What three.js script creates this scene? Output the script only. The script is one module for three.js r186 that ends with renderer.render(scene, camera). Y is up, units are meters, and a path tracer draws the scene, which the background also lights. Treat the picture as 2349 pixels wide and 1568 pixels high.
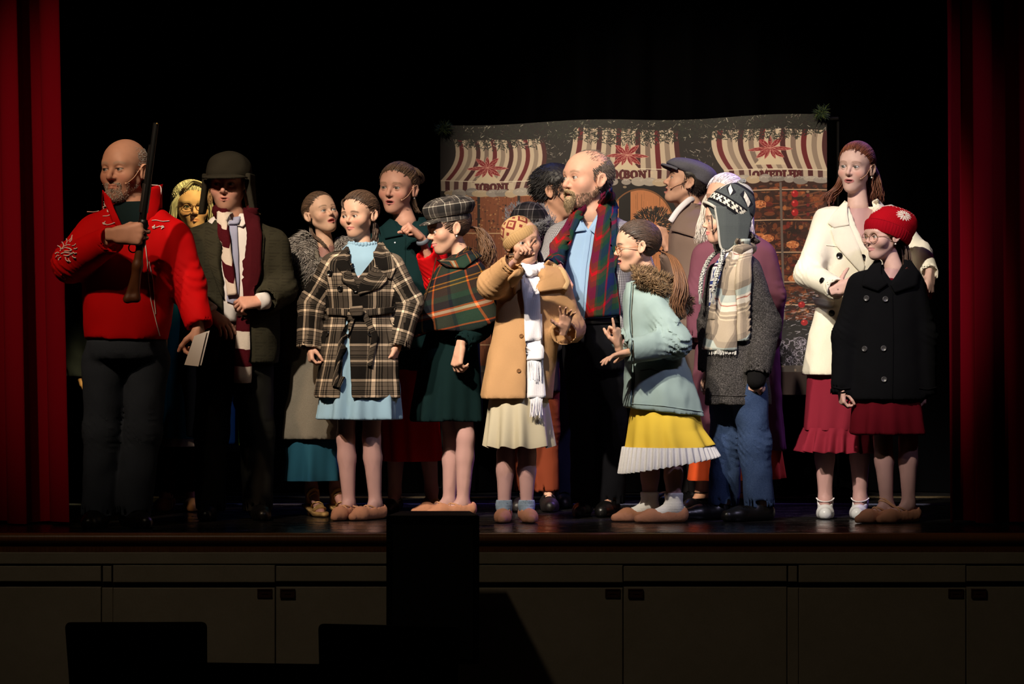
import * as THREE from 'three';
import { mergeGeometries } from 'three/addons/utils/BufferGeometryUtils.js';
import { ImprovedNoise } from 'three/addons/math/ImprovedNoise.js';

// ------------------------------------------------------------------ camera, background, exposure
const W = 2349, H = 1568, F = 6120, HOR = 845, EYE = 0.7085, CZ = 11.5;
const scene = new THREE.Scene();
scene.background = new THREE.Color(0x000000);
const camera = new THREE.PerspectiveCamera(2 * Math.atan(H / 2 / F) * 180 / Math.PI, W / H, 0.1, 60);
camera.position.set(0, EYE, CZ);
camera.lookAt(0, EYE, 0);
camera.setViewOffset(W, H, 0, 784 - HOR, W, H);
const renderer = new THREE.WebGLRenderer();
renderer.toneMapping = THREE.LinearToneMapping;
renderer.toneMappingExposure = 1.14;
renderer.shadowMap.enabled = true;
renderer.shadowMap.type = THREE.PCFSoftShadowMap;

// ------------------------------------------------------------------ stage lamps (each one also gets its fitting further down)
const LAMPS = [
  // [name, position, target, colour, candela, half angle in degrees, penumbra, lens radius]
  ['key_a', [-2.95, 5.75, 4.4], [-0.50, 0.92, -1.25], [1.0, 0.85, 0.66], 200, 8.6, 0.55, 0.08],
  ['key_b', [-2.15, 5.75, 4.45], [0.35, 0.98, -1.3], [1.0, 0.87, 0.70], 195, 9.4, 0.55, 0.08],
  ['key_c', [-1.25, 5.75, 4.5], [1.36, 0.98, -1.2], [1.0, 0.90, 0.76], 205, 8.0, 0.55, 0.08],
  ['key_d', [-0.65, 5.75, 4.5], [0.85, 1.72, -2.9], [1.0, 0.84, 0.64], 185, 9.2, 0.50, 0.08],
  ['side_a', [-3.8, 5.75, 4.3], [-1.75, 1.02, -0.85], [1.0, 0.66, 0.40], 62, 8.8, 0.85, 0.08],
  ['cool_a', [3.5, 5.75, 4.4], [0.3, 0.80, -1.3], [0.62, 0.68, 1.0], 27, 11.0, 0.7, 0.08],
  ['cool_b', [4.1, 5.75, 4.4], [1.15, 0.80, -1.2], [0.80, 0.66, 1.0], 27, 8.0, 0.7, 0.08],
  ['back_violet', [3.4, 4.5, -3.3], [1.1, 1.1, -1.9], [0.42, 0.22, 1.0], 42, 17, 0.6, 0.07],
  ['back_blue', [-0.4, 4.5, -3.3], [-0.2, 0.0, -2.2], [0.10, 0.22, 1.0], 5, 24, 0.6, 0.07],
  ['side_yellow', [-0.2, 4.3, 0.2], [-1.62, 1.45, -1.85], [1.0, 0.76, 0.22], 75, 5.0, 0.5, 0.07],
  ['wash', [-2.55, 5.75, 5.1], [0.0, -0.2, -0.2], [1.0, 0.80, 0.58], 5.5, 26, 0.6, 0.12],
];
for (const [n, p, t, c, cd, ang, pen, r] of LAMPS) {
  const l = new THREE.SpotLight(new THREE.Color().setRGB(...c), cd, 0, ang * Math.PI / 180, pen, 2);
  l.name = 'spot_' + n; l.position.set(...p); l.target.position.set(...t);
  l.castShadow = true; l.shadow.radius = r / 0.02; l.shadow.mapSize.set(2048, 2048); l.shadow.camera.near = 0.5; l.shadow.camera.far = 20;
  scene.add(l, l.target);
}

// ------------------------------------------------------------------ small maths
const at = (px, py, D) => [(px - W / 2) / F * D, EYE - (py - HOR) / F * D, CZ - D];
const clamp = (x, a, b) => x < a ? a : x > b ? b : x;
const mix = (a, b, t) => a + (b - a) * t;
const mix3 = (a, b, t) => [mix(a[0], b[0], t), mix(a[1], b[1], t), mix(a[2], b[2], t)];
const ss = (a, b, x) => { const t = clamp((x - a) / (b - a), 0, 1); return t * t * (3 - 2 * t); };
const sub = (a, b) => [a[0] - b[0], a[1] - b[1], a[2] - b[2]];
const addv = (a, b, s = 1) => [a[0] + b[0] * s, a[1] + b[1] * s, a[2] + b[2] * s];
const dot = (a, b) => a[0] * b[0] + a[1] * b[1] + a[2] * b[2];
const len = a => Math.hypot(a[0], a[1], a[2]);
const norm = a => { const l = len(a) || 1; return [a[0] / l, a[1] / l, a[2] / l]; };
const cross = (a, b) => [a[1] * b[2] - a[2] * b[1], a[2] * b[0] - a[0] * b[2], a[0] * b[1] - a[1] * b[0]];
const PERLIN = new ImprovedNoise();
const noise = (x, y, z) => PERLIN.noise(x, y, z);
let SEED = 7;
const seed = s => { SEED = s >>> 0; };
const rnd = () => { SEED = (SEED + 0x6D2B79F5) >>> 0; let t = SEED; t = Math.imul(t ^ t >>> 15, t | 1); t ^= t + Math.imul(t ^ t >>> 7, t | 61); return ((t ^ t >>> 14) >>> 0) / 4294967296; };
const rr = (a, b) => a + (b - a) * rnd();
const lin = (r, g, b) => { const c = new THREE.Color().setRGB(r / 255, g / 255, b / 255, THREE.SRGBColorSpace); return [c.r, c.g, c.b]; };

// ------------------------------------------------------------------ distance fields
const smin = (a, b, k) => { const h = Math.max(k - Math.abs(a - b), 0) / k; return Math.min(a, b) - h * h * k * 0.25; };
const smax = (a, b, k) => -smin(-a, -b, k);
const sphere = (c, r) => (x, y, z) => Math.hypot(x - c[0], y - c[1], z - c[2]) - r;
const ell = (c, r) => {
  const [a, b, d] = r, a2 = 1 / (a * a), b2 = 1 / (b * b), d2 = 1 / (d * d);
  return (x, y, z) => {
    x -= c[0]; y -= c[1]; z -= c[2];
    const k0 = Math.sqrt(x * x * a2 + y * y * b2 + z * z * d2), k1 = Math.sqrt(x * x * a2 * a2 + y * y * b2 * b2 + z * z * d2 * d2);
    return k1 < 1e-9 ? -Math.min(a, b, d) : k0 * (k0 - 1) / k1;
  };
};
const cap = (a, b, ra, rb) => {
  const bx = b[0] - a[0], by = b[1] - a[1], bz = b[2] - a[2], bb = bx * bx + by * by + bz * bz || 1e-9;
  return (x, y, z) => {
    x -= a[0]; y -= a[1]; z -= a[2];
    const h = clamp((x * bx + y * by + z * bz) / bb, 0, 1);
    return Math.hypot(x - bx * h, y - by * h, z - bz * h) - ra - (rb - ra) * h;
  };
};
const rbox = (c, h, r) => (x, y, z) => {
  const qx = Math.abs(x - c[0]) - h[0] + r, qy = Math.abs(y - c[1]) - h[1] + r, qz = Math.abs(z - c[2]) - h[2] + r;
  return Math.hypot(Math.max(qx, 0), Math.max(qy, 0), Math.max(qz, 0)) + Math.min(Math.max(qx, qy, qz), 0) - r;
};
const uni = (list, k = 0.01) => (x, y, z) => { let d = list[0](x, y, z); for (let i = 1; i < list.length; i++) d = smin(d, list[i](x, y, z), k); return d; };
const halfspace = (p, n) => (x, y, z) => (x - p[0]) * n[0] + (y - p[1]) * n[1] + (z - p[2]) * n[2];   // > 0 on the side n points to
const grad = (f, p, e = 0.003) => norm([f(p[0] + e, p[1], p[2]) - f(p[0] - e, p[1], p[2]), f(p[0], p[1] + e, p[2]) - f(p[0], p[1] - e, p[2]), f(p[0], p[1], p[2] + e) - f(p[0], p[1], p[2] - e)]);
// a body of stacked ellipses: rows [y pixel, left pixel, right pixel, half depth in metres, forward shift], at distance D
function prof(rows, D, o = {}) {
  const R = rows.map(([py, xl, xr, rz, dz = 0]) => { const a = at(xl, py, D - dz), b = at(xr, py, D - dz); return [a[1], (a[0] + b[0]) / 2, (b[0] - a[0]) / 2, rz, a[2]]; }).sort((p, q) => p[0] - q[0]);
  const y0 = R[0][0], y1 = R[R.length - 1][0], N = 160, L = [];
  const tang = (i, j) => { const a = R[Math.max(i - 1, 0)], b = R[Math.min(i + 1, R.length - 1)]; return (b[j] - a[j]) / (b[0] - a[0] || 1); };
  for (let n = 0; n <= N; n++) {
    const y = y0 + (y1 - y0) * n / N; let i = 0; while (i < R.length - 2 && y > R[i + 1][0]) i++;
    const a = R[i], b = R[i + 1], h = b[0] - a[0], t = (y - a[0]) / h, t2 = t * t, t3 = t2 * t, row = [];
    for (let j = 1; j < 5; j++) row.push((2 * t3 - 3 * t2 + 1) * a[j] + (t3 - 2 * t2 + t) * h * tang(i, j) + (-2 * t3 + 3 * t2) * b[j] + (t3 - t2) * h * tang(i + 1, j));
    row[1] = Math.max(row[1], 0.004); row[2] = Math.max(row[2], 0.004);
    L.push(row);
  }
  const dy = (y1 - y0) / N, e = o.exp || 2.3, fo = o.fold;
  if (fo) fo.top = at(0, fo.topPx, D)[1];
  for (let n = 0; n <= N; n++) { const a = L[Math.max(n - 1, 0)], b = L[Math.min(n + 1, N)]; const s = Math.max(Math.abs(b[1] - a[1]), Math.abs(b[2] - a[2]), Math.abs(b[0] - a[0])) / (2 * dy); L[n].push(1 / Math.sqrt(1 + s * s)); }
  const f = (x, y, z) => {
    const u = clamp((y - y0) / (y1 - y0) * N, 0, N - 0.001), i = u | 0, t = u - i, a = L[i], b = L[i + 1];
    const cx = mix(a[0], b[0], t), rx = mix(a[1], b[1], t), rz = mix(a[2], b[2], t), cz = mix(a[3], b[3], t), s = mix(a[4], b[4], t);
    const dx = (x - cx) / rx, dz = (z - cz) / rz;
    let q = Math.pow(Math.pow(Math.abs(dx), e) + Math.pow(Math.abs(dz), e), 1 / e);
    if (fo) { const k = clamp((fo.top - y) / (fo.top - y0), 0, 1), th = Math.atan2(dx, dz); q /= 1 + fo.amp * k * (Math.sin(fo.n * th + (fo.ph || 0) + 1.3 * Math.sin(2 * th + 1)) + 0.5 * Math.sin(fo.n * 1.7 * th + 2)); }
    let d = (q - 1) * Math.min(rx, rz) * s;
    if (o.hollow) d = smax(d, -Math.max((q - 1) * Math.min(rx, rz) + o.hollow, y - (y0 + 0.22)), 0.004);
    return smax(smax(d, y - y1, o.capk || 0.012), y0 - y, o.hemk || 0.006);
  };
  f.lo = [Math.min(...L.map(r => r[0] - r[1])) - 0.04, y0 - 0.02, Math.min(...L.map(r => r[3] - r[2])) - 0.04];
  f.hi = [Math.max(...L.map(r => r[0] + r[1])) + 0.04, y1 + 0.02, Math.max(...L.map(r => r[3] + r[2])) + 0.04];
  f.axis = y => { const u = clamp((y - y0) / (y1 - y0) * N, 0, N) | 0; return L[u]; };
  f.y0 = y0; f.y1 = y1;
  return f;
}

// ------------------------------------------------------------------ surface nets over a field
// o.color(x, y, z) gives vertex colours; o.reg(x, y, z, n) a mapping region for each triangle, o.uv(x, y, z, region) its coordinates
function net(f, lo, hi, c, o = {}) {
  const nx = Math.ceil((hi[0] - lo[0]) / c) + 2, ny = Math.ceil((hi[1] - lo[1]) / c) + 2, nz = Math.ceil((hi[2] - lo[2]) / c) + 2;
  const S = nx * ny, val = new Float32Array(S * nz).fill(1), ev = new Uint8Array(S * nz), B = 5, act = [];
  for (let bk = 0; bk < nz - 1; bk += B) for (let bj = 0; bj < ny - 1; bj += B) for (let bi = 0; bi < nx - 1; bi += B) {
    const d = f(lo[0] + (bi + B / 2) * c, lo[1] + (bj + B / 2) * c, lo[2] + (bk + B / 2) * c);
    if (Math.abs(d) > B * c * 0.87 * 1.7 + 0.008) {
      if (d < 0) for (let k = bk; k <= Math.min(bk + B, nz - 1); k++) for (let j = bj; j <= Math.min(bj + B, ny - 1); j++) for (let i = bi; i <= Math.min(bi + B, nx - 1); i++) { const q = i + j * nx + k * S; if (!ev[q]) val[q] = -1; }
      continue;
    }
    act.push([bi, bj, bk]);
    for (let k = bk; k <= Math.min(bk + B, nz - 1); k++) for (let j = bj; j <= Math.min(bj + B, ny - 1); j++) for (let i = bi; i <= Math.min(bi + B, nx - 1); i++) {
      const q = i + j * nx + k * S;
      if (!ev[q]) { ev[q] = 1; val[q] = f(lo[0] + i * c, lo[1] + j * c, lo[2] + k * c); }
    }
  }
  const vi = new Int32Array(S * nz).fill(-1), P = [], I = [];
  const E = [[0, 1], [2, 3], [4, 5], [6, 7], [0, 2], [1, 3], [4, 6], [5, 7], [0, 4], [1, 5], [2, 6], [3, 7]], v = new Float64Array(8);
  for (const [bi, bj, bk] of act) for (let k = bk; k < Math.min(bk + B, nz - 1); k++) for (let j = bj; j < Math.min(bj + B, ny - 1); j++) for (let i = bi; i < Math.min(bi + B, nx - 1); i++) {
    const q = i + j * nx + k * S; let m = 0;
    for (let n = 0; n < 8; n++) { v[n] = val[q + (n & 1) + ((n >> 1) & 1) * nx + (n >> 2) * S]; if (v[n] < 0) m |= 1 << n; }
    if (m === 0 || m === 255) continue;
    let sx = 0, sy = 0, sz = 0, cnt = 0;
    for (const [a, b] of E) if ((v[a] < 0) !== (v[b] < 0)) {
      const t = v[a] / (v[a] - v[b]);
      sx += (a & 1) + ((b & 1) - (a & 1)) * t; sy += ((a >> 1) & 1) + (((b >> 1) & 1) - ((a >> 1) & 1)) * t; sz += (a >> 2) + ((b >> 2) - (a >> 2)) * t; cnt++;
    }
    vi[q] = P.length / 3;
    P.push(lo[0] + (i + sx / cnt) * c, lo[1] + (j + sy / cnt) * c, lo[2] + (k + sz / cnt) * c);
  }
  for (const [bi, bj, bk] of act) for (let k = Math.max(bk, 1); k < Math.min(bk + B, nz - 1); k++) for (let j = Math.max(bj, 1); j < Math.min(bj + B, ny - 1); j++) for (let i = Math.max(bi, 1); i < Math.min(bi + B, nx - 1); i++) {
    const q = i + j * nx + k * S, s = val[q] < 0;
    const quad = (a, b, d, e, flip) => { if (a < 0 || b < 0 || d < 0 || e < 0) return; flip ? I.push(a, d, b, b, d, e) : I.push(a, b, d, b, e, d); };
    if (s !== (val[q + 1] < 0)) quad(vi[q - nx - S], vi[q - S], vi[q - nx], vi[q], !s);
    if (s !== (val[q + nx] < 0)) quad(vi[q - 1 - S], vi[q - S], vi[q - 1], vi[q], s);
    if (s !== (val[q + S] < 0)) quad(vi[q - 1 - nx], vi[q - nx], vi[q - 1], vi[q], !s);
  }
  let g = new THREE.BufferGeometry();
  g.setAttribute('position', new THREE.BufferAttribute(new Float32Array(P), 3));
  g.setIndex(I);
  g.computeVertexNormals();
  if (o.uv) {
    const N = g.attributes.normal.array, map = new Map(), P2 = [], N2 = [], U2 = [], I2 = [];
    for (let t = 0; t < I.length; t += 3) {
      const a = I[t], b = I[t + 1], d = I[t + 2], m = (q) => (P[a * 3 + q] + P[b * 3 + q] + P[d * 3 + q]) / 3, n = (q) => N[a * 3 + q] + N[b * 3 + q] + N[d * 3 + q];
      const r = o.reg(m(0), m(1), m(2), [n(0), n(1), n(2)]);
      for (const w of [a, b, d]) {
        const key = w * 16 + r; let id = map.get(key);
        if (id === undefined) { id = P2.length / 3; map.set(key, id); P2.push(P[w * 3], P[w * 3 + 1], P[w * 3 + 2]); N2.push(N[w * 3], N[w * 3 + 1], N[w * 3 + 2]); U2.push(...o.uv(P[w * 3], P[w * 3 + 1], P[w * 3 + 2], r)); }
        I2.push(id);
      }
    }
    g = new THREE.BufferGeometry();
    g.setAttribute('position', new THREE.BufferAttribute(new Float32Array(P2), 3));
    g.setAttribute('normal', new THREE.BufferAttribute(new Float32Array(N2), 3));
    g.setAttribute('uv', new THREE.BufferAttribute(new Float32Array(U2), 2));
    g.setIndex(I2);
  }
  if (o.color) {
    const p = g.attributes.position.array, C = new Float32Array(p.length);
    for (let i = 0; i < p.length; i += 3) { const q = o.color(p[i], p[i + 1], p[i + 2]); C[i] = q[0]; C[i + 1] = q[1]; C[i + 2] = q[2]; }
    g.setAttribute('color', new THREE.BufferAttribute(C, 3));
  }
  return g;
}
const boxReg = (x, y, z, n) => { const a = Math.abs(n[0]), b = Math.abs(n[1]), c = Math.abs(n[2]); return c >= a * 0.8 && c >= b * 0.8 ? 0 : a >= b ? 1 : 2; };
const boxUv = (x, y, z, r) => r === 0 ? [x, y] : r === 1 ? [z, y] : [x, z];

// ------------------------------------------------------------------ sweeps, strips, buttons
function tube(pts, rad, seg = 6, o = {}) {
  const n = pts.length, P = [], I = [], U = [], C = o.color ? [] : null; let up = o.up || [0.13, 0.27, 0.95], L = 0;
  for (let i = 0; i < n; i++) {
    const t = norm(sub(pts[Math.min(i + 1, n - 1)], pts[Math.max(i - 1, 0)]));
    let s = cross(t, up); if (len(s) < 1e-3) s = cross(t, [1, 0, 0]); s = norm(s); const b = cross(s, t); if (!o.up) up = b;
    const r = typeof rad === 'function' ? rad(i / (n - 1)) : rad, fl = o.flat || 1;
    if (i) L += len(sub(pts[i], pts[i - 1]));
    for (let j = 0; j < seg; j++) {
      const a = j / seg * Math.PI * 2, ca = Math.cos(a) * r, sa = Math.sin(a) * r * fl;
      P.push(pts[i][0] + s[0] * ca + b[0] * sa, pts[i][1] + s[1] * ca + b[1] * sa, pts[i][2] + s[2] * ca + b[2] * sa);
      U.push(j / seg * 2 * Math.PI * r, L); if (C) C.push(...o.color(i / (n - 1), j));
    }
  }
  for (let i = 0; i < n - 1; i++) for (let j = 0; j < seg; j++) { const a = i * seg + j, b = i * seg + (j + 1) % seg; I.push(a, b, a + seg, b, b + seg, a + seg); }
  for (const e of [0, n - 1]) { const c = P.length / 3; P.push(...pts[e]); U.push(0, 0); if (C) C.push(...o.color(e ? 1 : 0, 0)); for (let j = 0; j < seg; j++) e ? I.push(c, e * seg + j, e * seg + (j + 1) % seg) : I.push(c, (j + 1) % seg, j); }
  const g = new THREE.BufferGeometry();
  g.setAttribute('position', new THREE.Float32BufferAttribute(P, 3)); g.setAttribute('uv', new THREE.Float32BufferAttribute(U, 2));
  if (C) g.setAttribute('color', new THREE.Float32BufferAttribute(C, 3));
  g.setIndex(I); g.computeVertexNormals(); return g;
}
const curve = (pts, n) => new THREE.CatmullRomCurve3(pts.map(p => new THREE.Vector3(...p)), false, 'centripetal').getPoints(n).map(v => [v.x, v.y, v.z]);
function polyAt(pts, t) {   // a point at share t of a polyline's length
  let L = 0; const s = [0]; for (let i = 1; i < pts.length; i++) { L += Math.hypot(...pts[i].map((q, j) => q - pts[i - 1][j])); s.push(L); }
  const w = t * L; let i = 0; while (i < pts.length - 2 && w > s[i + 1]) i++;
  const u = clamp((w - s[i]) / (s[i + 1] - s[i] || 1), 0, 1); return pts[i].map((q, j) => q + (pts[i + 1][j] - q) * u);
}
function hit(f, px, py, Da, Db) {   // the nearest point of a field seen along a line of sight
  let best = 1e9, bp = at(px, py, Da);
  for (let D = Da; D < Db;) { const p = at(px, py, D), d = f(p[0], p[1], p[2]); if (d < best) { best = d; bp = p; } if (d < 0.0006) return p; D += Math.max(d * 0.6, 0.0015); }
  return bp;
}
// sheet of cloth between two edges given as pixel polylines, laid on a field with real thickness; uv in metres
function sheet(f, left, right, D, o = {}) {
  const n = o.n || 24, m = o.m || 6, off = o.off ?? 0.004, th = o.th ?? 0.006, G = [], range = o.range || 0.45;
  for (let i = 0; i <= n; i++) {
    const a = polyAt(left, i / n), b = polyAt(right, i / n), row = [];
    for (let j = 0; j <= m; j++) {
      const u = j / m, px = mix(a[0], b[0], u), py = mix(a[1], b[1], u), p = hit(f, px, py, D - range, D + range), nn = grad(f, p, 0.006);
      const w = (o.wave ? o.wave(u, i / n) : 0) + off;
      row.push([p, nn, w]);
    }
    G.push(row);
  }
  // let the sheet bridge hollows: smooth along the length
  const sm = o.smooth ?? 2;
  for (let s = 0; s < sm; s++) for (let j = 0; j <= m; j++) { const c = G.map(r => r[j][0]); for (let i = 1; i < n; i++) { const z = (c[i - 1][2] + c[i][2] * 2 + c[i + 1][2]) / 4; G[i][j][0] = [c[i][0], c[i][1], Math.max(c[i][2], z)]; } }
  const P = [], U = [], I = [], row = m + 1;
  for (const side of [1, 0]) for (let i = 0; i <= n; i++) {
    let uacc = 0;
    for (let j = 0; j <= m; j++) {
      const [p, nn, w] = G[i][j], q = addv(p, nn, w + (side ? th : 0));
      if (j) uacc += len(sub(G[i][j][0], G[i][j - 1][0]));
      P.push(...q); U.push(uacc + (o.u0 || 0), 0);
    }
  }
  for (let j = 0; j <= m; j++) { let v = o.v0 || 0; for (let i = 0; i <= n; i++) { if (i) v -= len(sub(G[i][j][0], G[i - 1][j][0])); for (const s of [0, 1]) U[((s * (n + 1) + i) * row + j) * 2 + 1] = v; } }
  const id = (s, i, j) => (s ? 0 : (n + 1) * row) + i * row + j;
  for (let i = 0; i < n; i++) for (let j = 0; j < m; j++) {
    I.push(id(1, i, j), id(1, i + 1, j), id(1, i, j + 1), id(1, i + 1, j), id(1, i + 1, j + 1), id(1, i, j + 1));
    I.push(id(0, i, j), id(0, i, j + 1), id(0, i + 1, j), id(0, i + 1, j), id(0, i, j + 1), id(0, i + 1, j + 1));
  }
  for (let i = 0; i < n; i++) for (const [j, fl] of [[0, 0], [m, 1]]) { const a = id(1, i, j), b = id(1, i + 1, j), c = id(0, i, j), d = id(0, i + 1, j); fl ? I.push(a, b, c, b, d, c) : I.push(a, c, b, b, c, d); }
  for (let j = 0; j < m; j++) for (const [i, fl] of [[0, 1], [n, 0]]) { const a = id(1, i, j), b = id(1, i, j + 1), c = id(0, i, j), d = id(0, i, j + 1); fl ? I.push(a, b, c, b, d, c) : I.push(a, c, b, b, c, d); }
  const g = new THREE.BufferGeometry();
  g.setAttribute('position', new THREE.Float32BufferAttribute(P, 3)); g.setAttribute('uv', new THREE.Float32BufferAttribute(U, 2));
  g.setIndex(I); g.computeVertexNormals(); return g;
}
// a cord or a seam on a field along pixels
function cord(f, pts, D, r, o = {}) {
  const n = o.n || Math.max(8, pts.length * 5), L = [];
  for (let i = 0; i <= n; i++) { const a = polyAt(pts, i / n), p = hit(f, a[0], a[1], D - 0.45, D + 0.45); L.push(addv(p, grad(f, p, 0.006), o.off ?? r * 0.3)); }
  return tube(L, o.taper ? t => r * (1 - 0.7 * Math.abs(2 * t - 1)) : r, o.seg || 5);
}
const orient = (g, p, n, spin = 0) => { g.rotateZ(spin); g.applyQuaternion(new THREE.Quaternion().setFromUnitVectors(new THREE.Vector3(0, 0, 1), new THREE.Vector3(...n))); g.translate(...p); return g; };
function buttonGeo(r) { const g = new THREE.LatheGeometry([[0, 0.35], [0.55, 0.35], [0.75, 0.6], [0.95, 0.5], [1, 0.2], [1, 0]].map(([a, b]) => new THREE.Vector2(a * r, b * r)), 14); g.rotateX(Math.PI / 2); return g; }
const merge = list => { const l = list.map(g => { const q = g.index ? g : g; return q; }); const keys = l.reduce((k, g) => k.filter(a => g.attributes[a]), Object.keys(l[0].attributes)); for (const g of l) for (const a of Object.keys(g.attributes)) if (!keys.includes(a)) g.deleteAttribute(a); const ix = l.every(g => g.index); return mergeGeometries(ix ? l : l.map(g => g.index ? g.toNonIndexed() : g)); };
const tint = (g, c) => { const n = g.attributes.position.count, C = new Float32Array(n * 3); for (let i = 0; i < n; i++) C.set(c, i * 3); g.setAttribute('color', new THREE.BufferAttribute(C, 3)); return g; };

// ------------------------------------------------------------------ naming
const taken = new Map();
const numbered = n => { const k = taken.get(n) || 0; taken.set(n, k + 1); return k ? n + '_' + String(k).padStart(3, '0') : n; };
function tag(o, label, category, group, kind) { if (label) o.userData.label = label; if (category) o.userData.category = category; if (group) o.userData.group = group; if (kind) o.userData.kind = kind; return o; }
function shadows(o) { o.castShadow = o.receiveShadow = true; return o; }
function thing(name, label, category, pos, group) { const g = new THREE.Group(); g.name = numbered(name); g.position.set(...pos); scene.add(g); g.base = pos; return tag(g, label, category, group); }
// geometry is in world metres; every part of a thing keeps the thing's own origin
function part(t, name, geo, mat, under, label) {
  geo.translate(-t.base[0], -t.base[1], -t.base[2]);
  const m = shadows(new THREE.Mesh(geo, mat)); m.name = name; (under || t).add(m); if (label) m.userData.label = label; return m;
}
function single(name, geo, mat, label, category, group) { const m = shadows(new THREE.Mesh(geo, mat)); geo.computeBoundingBox(); const b = geo.boundingBox, c = [(b.min.x + b.max.x) / 2, b.min.y, (b.min.z + b.max.z) / 2]; geo.translate(-c[0], -c[1], -c[2]); m.position.set(...c); m.name = numbered(name); scene.add(m); return tag(m, label, category, group); }
function struct(name, geo, mat, parent) { const m = shadows(new THREE.Mesh(geo, mat)); m.name = name; (parent || scene).add(m); if (!parent) m.userData.kind = 'structure'; return m; }
const box = (x0, x1, y0, y1, z0, z1) => { const g = new THREE.BoxGeometry(x1 - x0, y1 - y0, z1 - z0); g.translate((x0 + x1) / 2, (y0 + y1) / 2, (z0 + z1) / 2); return g; };
// ------------------------------------------------------------------ computed textures (uv in metres: repeat = 1 / tile size)
function dataTex(n, m, tile, fn, srgb = true) {
  const a = new Uint8Array(n * m * 4);
  for (let j = 0; j < m; j++) for (let i = 0; i < n; i++) { const c = fn(i / n, j / m, i, j), q = (i + j * n) * 4; a[q] = clamp(c[0], 0, 255); a[q + 1] = clamp(c[1], 0, 255); a[q + 2] = clamp(c[2], 0, 255); a[q + 3] = 255; }
  const t = new THREE.DataTexture(a, n, m); t.wrapS = t.wrapT = THREE.RepeatWrapping; t.magFilter = THREE.LinearFilter; t.minFilter = THREE.LinearMipmapLinearFilter; t.generateMipmaps = true;
  if (srgb) t.colorSpace = THREE.SRGBColorSpace; if (tile) t.repeat.set(1 / tile[0], 1 / tile[1]); t.needsUpdate = true; return t;
}
function canvasTex(n, m, draw) { const c = document.createElement('canvas'); c.width = n; c.height = m; draw(c.getContext('2d'), n, m); const t = new THREE.CanvasTexture(c); t.colorSpace = THREE.SRGBColorSpace; t.anisotropy = 8; return t; }
const grain = (() => { const a = new Float32Array(256 * 256); seed(99); for (let i = 0; i < a.length; i++) a[i] = rnd(); return (i, j) => a[(i & 255) + (j & 255) * 256]; })();
const bumpWeave = dataTex(128, 128, [0.05, 0.05], (u, v, i, j) => { const w = 128 + 60 * Math.sin(i * Math.PI / 2) * Math.sin(j * Math.PI / 2) + 60 * (grain(i, j) - 0.5); return [w, w, w]; }, false);
const bumpWool = dataTex(256, 256, [0.10, 0.10], (u, v, i, j) => { const w = 128 + 80 * (grain(i, j) - 0.5) + 70 * (grain(i >> 1, j >> 1) - 0.5) + 50 * (grain(i >> 2, (j >> 2) + 7) - 0.5); return [w, w, w]; }, false);
const bumpKnit = dataTex(128, 128, [0.06, 0.06], (u, v) => { const w = 128 + 110 * Math.abs(Math.sin(u * Math.PI * 8)) * (0.6 + 0.4 * Math.sin(v * Math.PI * 24 + Math.abs(((u * 8) % 1) - 0.5) * 5)) - 40; return [w, w, w]; }, false);
// stripes: [width share, rgb] lists across and down, woven together with a twill
function plaidTex(n, tile, warp, weft, twill = 1) {
  const find = (list, t) => { let s = 0; for (const [w, c] of list) { s += w; if (t < s) return c; } return list[list.length - 1][1]; };
  return dataTex(n, n, tile, (u, v, i, j) => { const a = find(warp, u), b = find(weft, v), tw = ((i + j) >> 1) % 2 ? 0.5 + 0.2 * twill : 0.5 - 0.2 * twill, g = (grain(i, j) - 0.5) * 14; return [mix(a[0], b[0], tw) + g, mix(a[1], b[1], tw) + g, mix(a[2], b[2], tw) + g]; });
}
const BK = [22, 19, 17], TP = [104, 92, 80], CR = [226, 200, 172], DK = [52, 45, 38];
const coatStripe = [[0.36, BK], [0.03, TP], [0.025, BK], [0.03, TP], [0.025, BK], [0.075, CR], [0.025, BK], [0.03, TP], [0.025, BK], [0.03, TP], [0.03, BK], [0.10, TP], [0.02, DK], [0.10, TP], [0.02, BK], [0.075, CR]];
const texCoat = plaidTex(512, [0.165, 0.165], coatStripe, coatStripe, 0.6);
const GN = [34, 52, 42], BR = [46, 36, 32], OR = [190, 76, 32], IV = [220, 190, 156], NV = [24, 26, 32], GO = [176, 112, 34];
const texPoncho = plaidTex(512, [0.30, 0.26], [[0.26, GN], [0.03, OR], [0.2, BR], [0.025, GO], [0.16, NV], [0.035, OR], [0.24, BR], [0.05, NV]],
  [[0.15, BR], [0.025, GO], [0.05, BR], [0.025, GO], [0.13, NV], [0.03, OR], [0.22, GN], [0.04, OR], [0.055, IV], [0.03, OR], [0.14, NV], [0.105, GN]], 0.25);
texPoncho.rotation = 0.30;
const RD = [168, 18, 30], DG = [26, 58, 48], DB = [24, 34, 78], OL = [66, 58, 36];
const texTartan = plaidTex(512, [0.155, 0.17], [[0.24, RD], [0.06, OL], [0.2, DG], [0.05, RD], [0.2, DB], [0.25, DG]], [[0.22, DB], [0.16, DG], [0.16, OL], [0.1, RD], [0.1, OL], [0.16, DG], [0.1, DB]], 0.6);
const texStriped = dataTex(64, 256, [0.2, 0.165], (u, v, i, j) => { const g = (grain(i, j) - 0.5) * 14, c = v < 0.5 ? [212, 196, 182] : [70, 14, 22]; return c.map(q => q + g); });
const texMaroon = dataTex(64, 64, [0.06, 0.06], (u, v, i, j) => { const g = (grain(i, j) - 0.5) * 16; return [66 + g, 15 + g * 0.4, 22 + g * 0.4]; });
const T1 = [142, 128, 112], T2 = [108, 98, 88], WH = [226, 222, 214], LB = [150, 178, 184], RR = [150, 66, 58], BE = [196, 180, 156];
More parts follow.
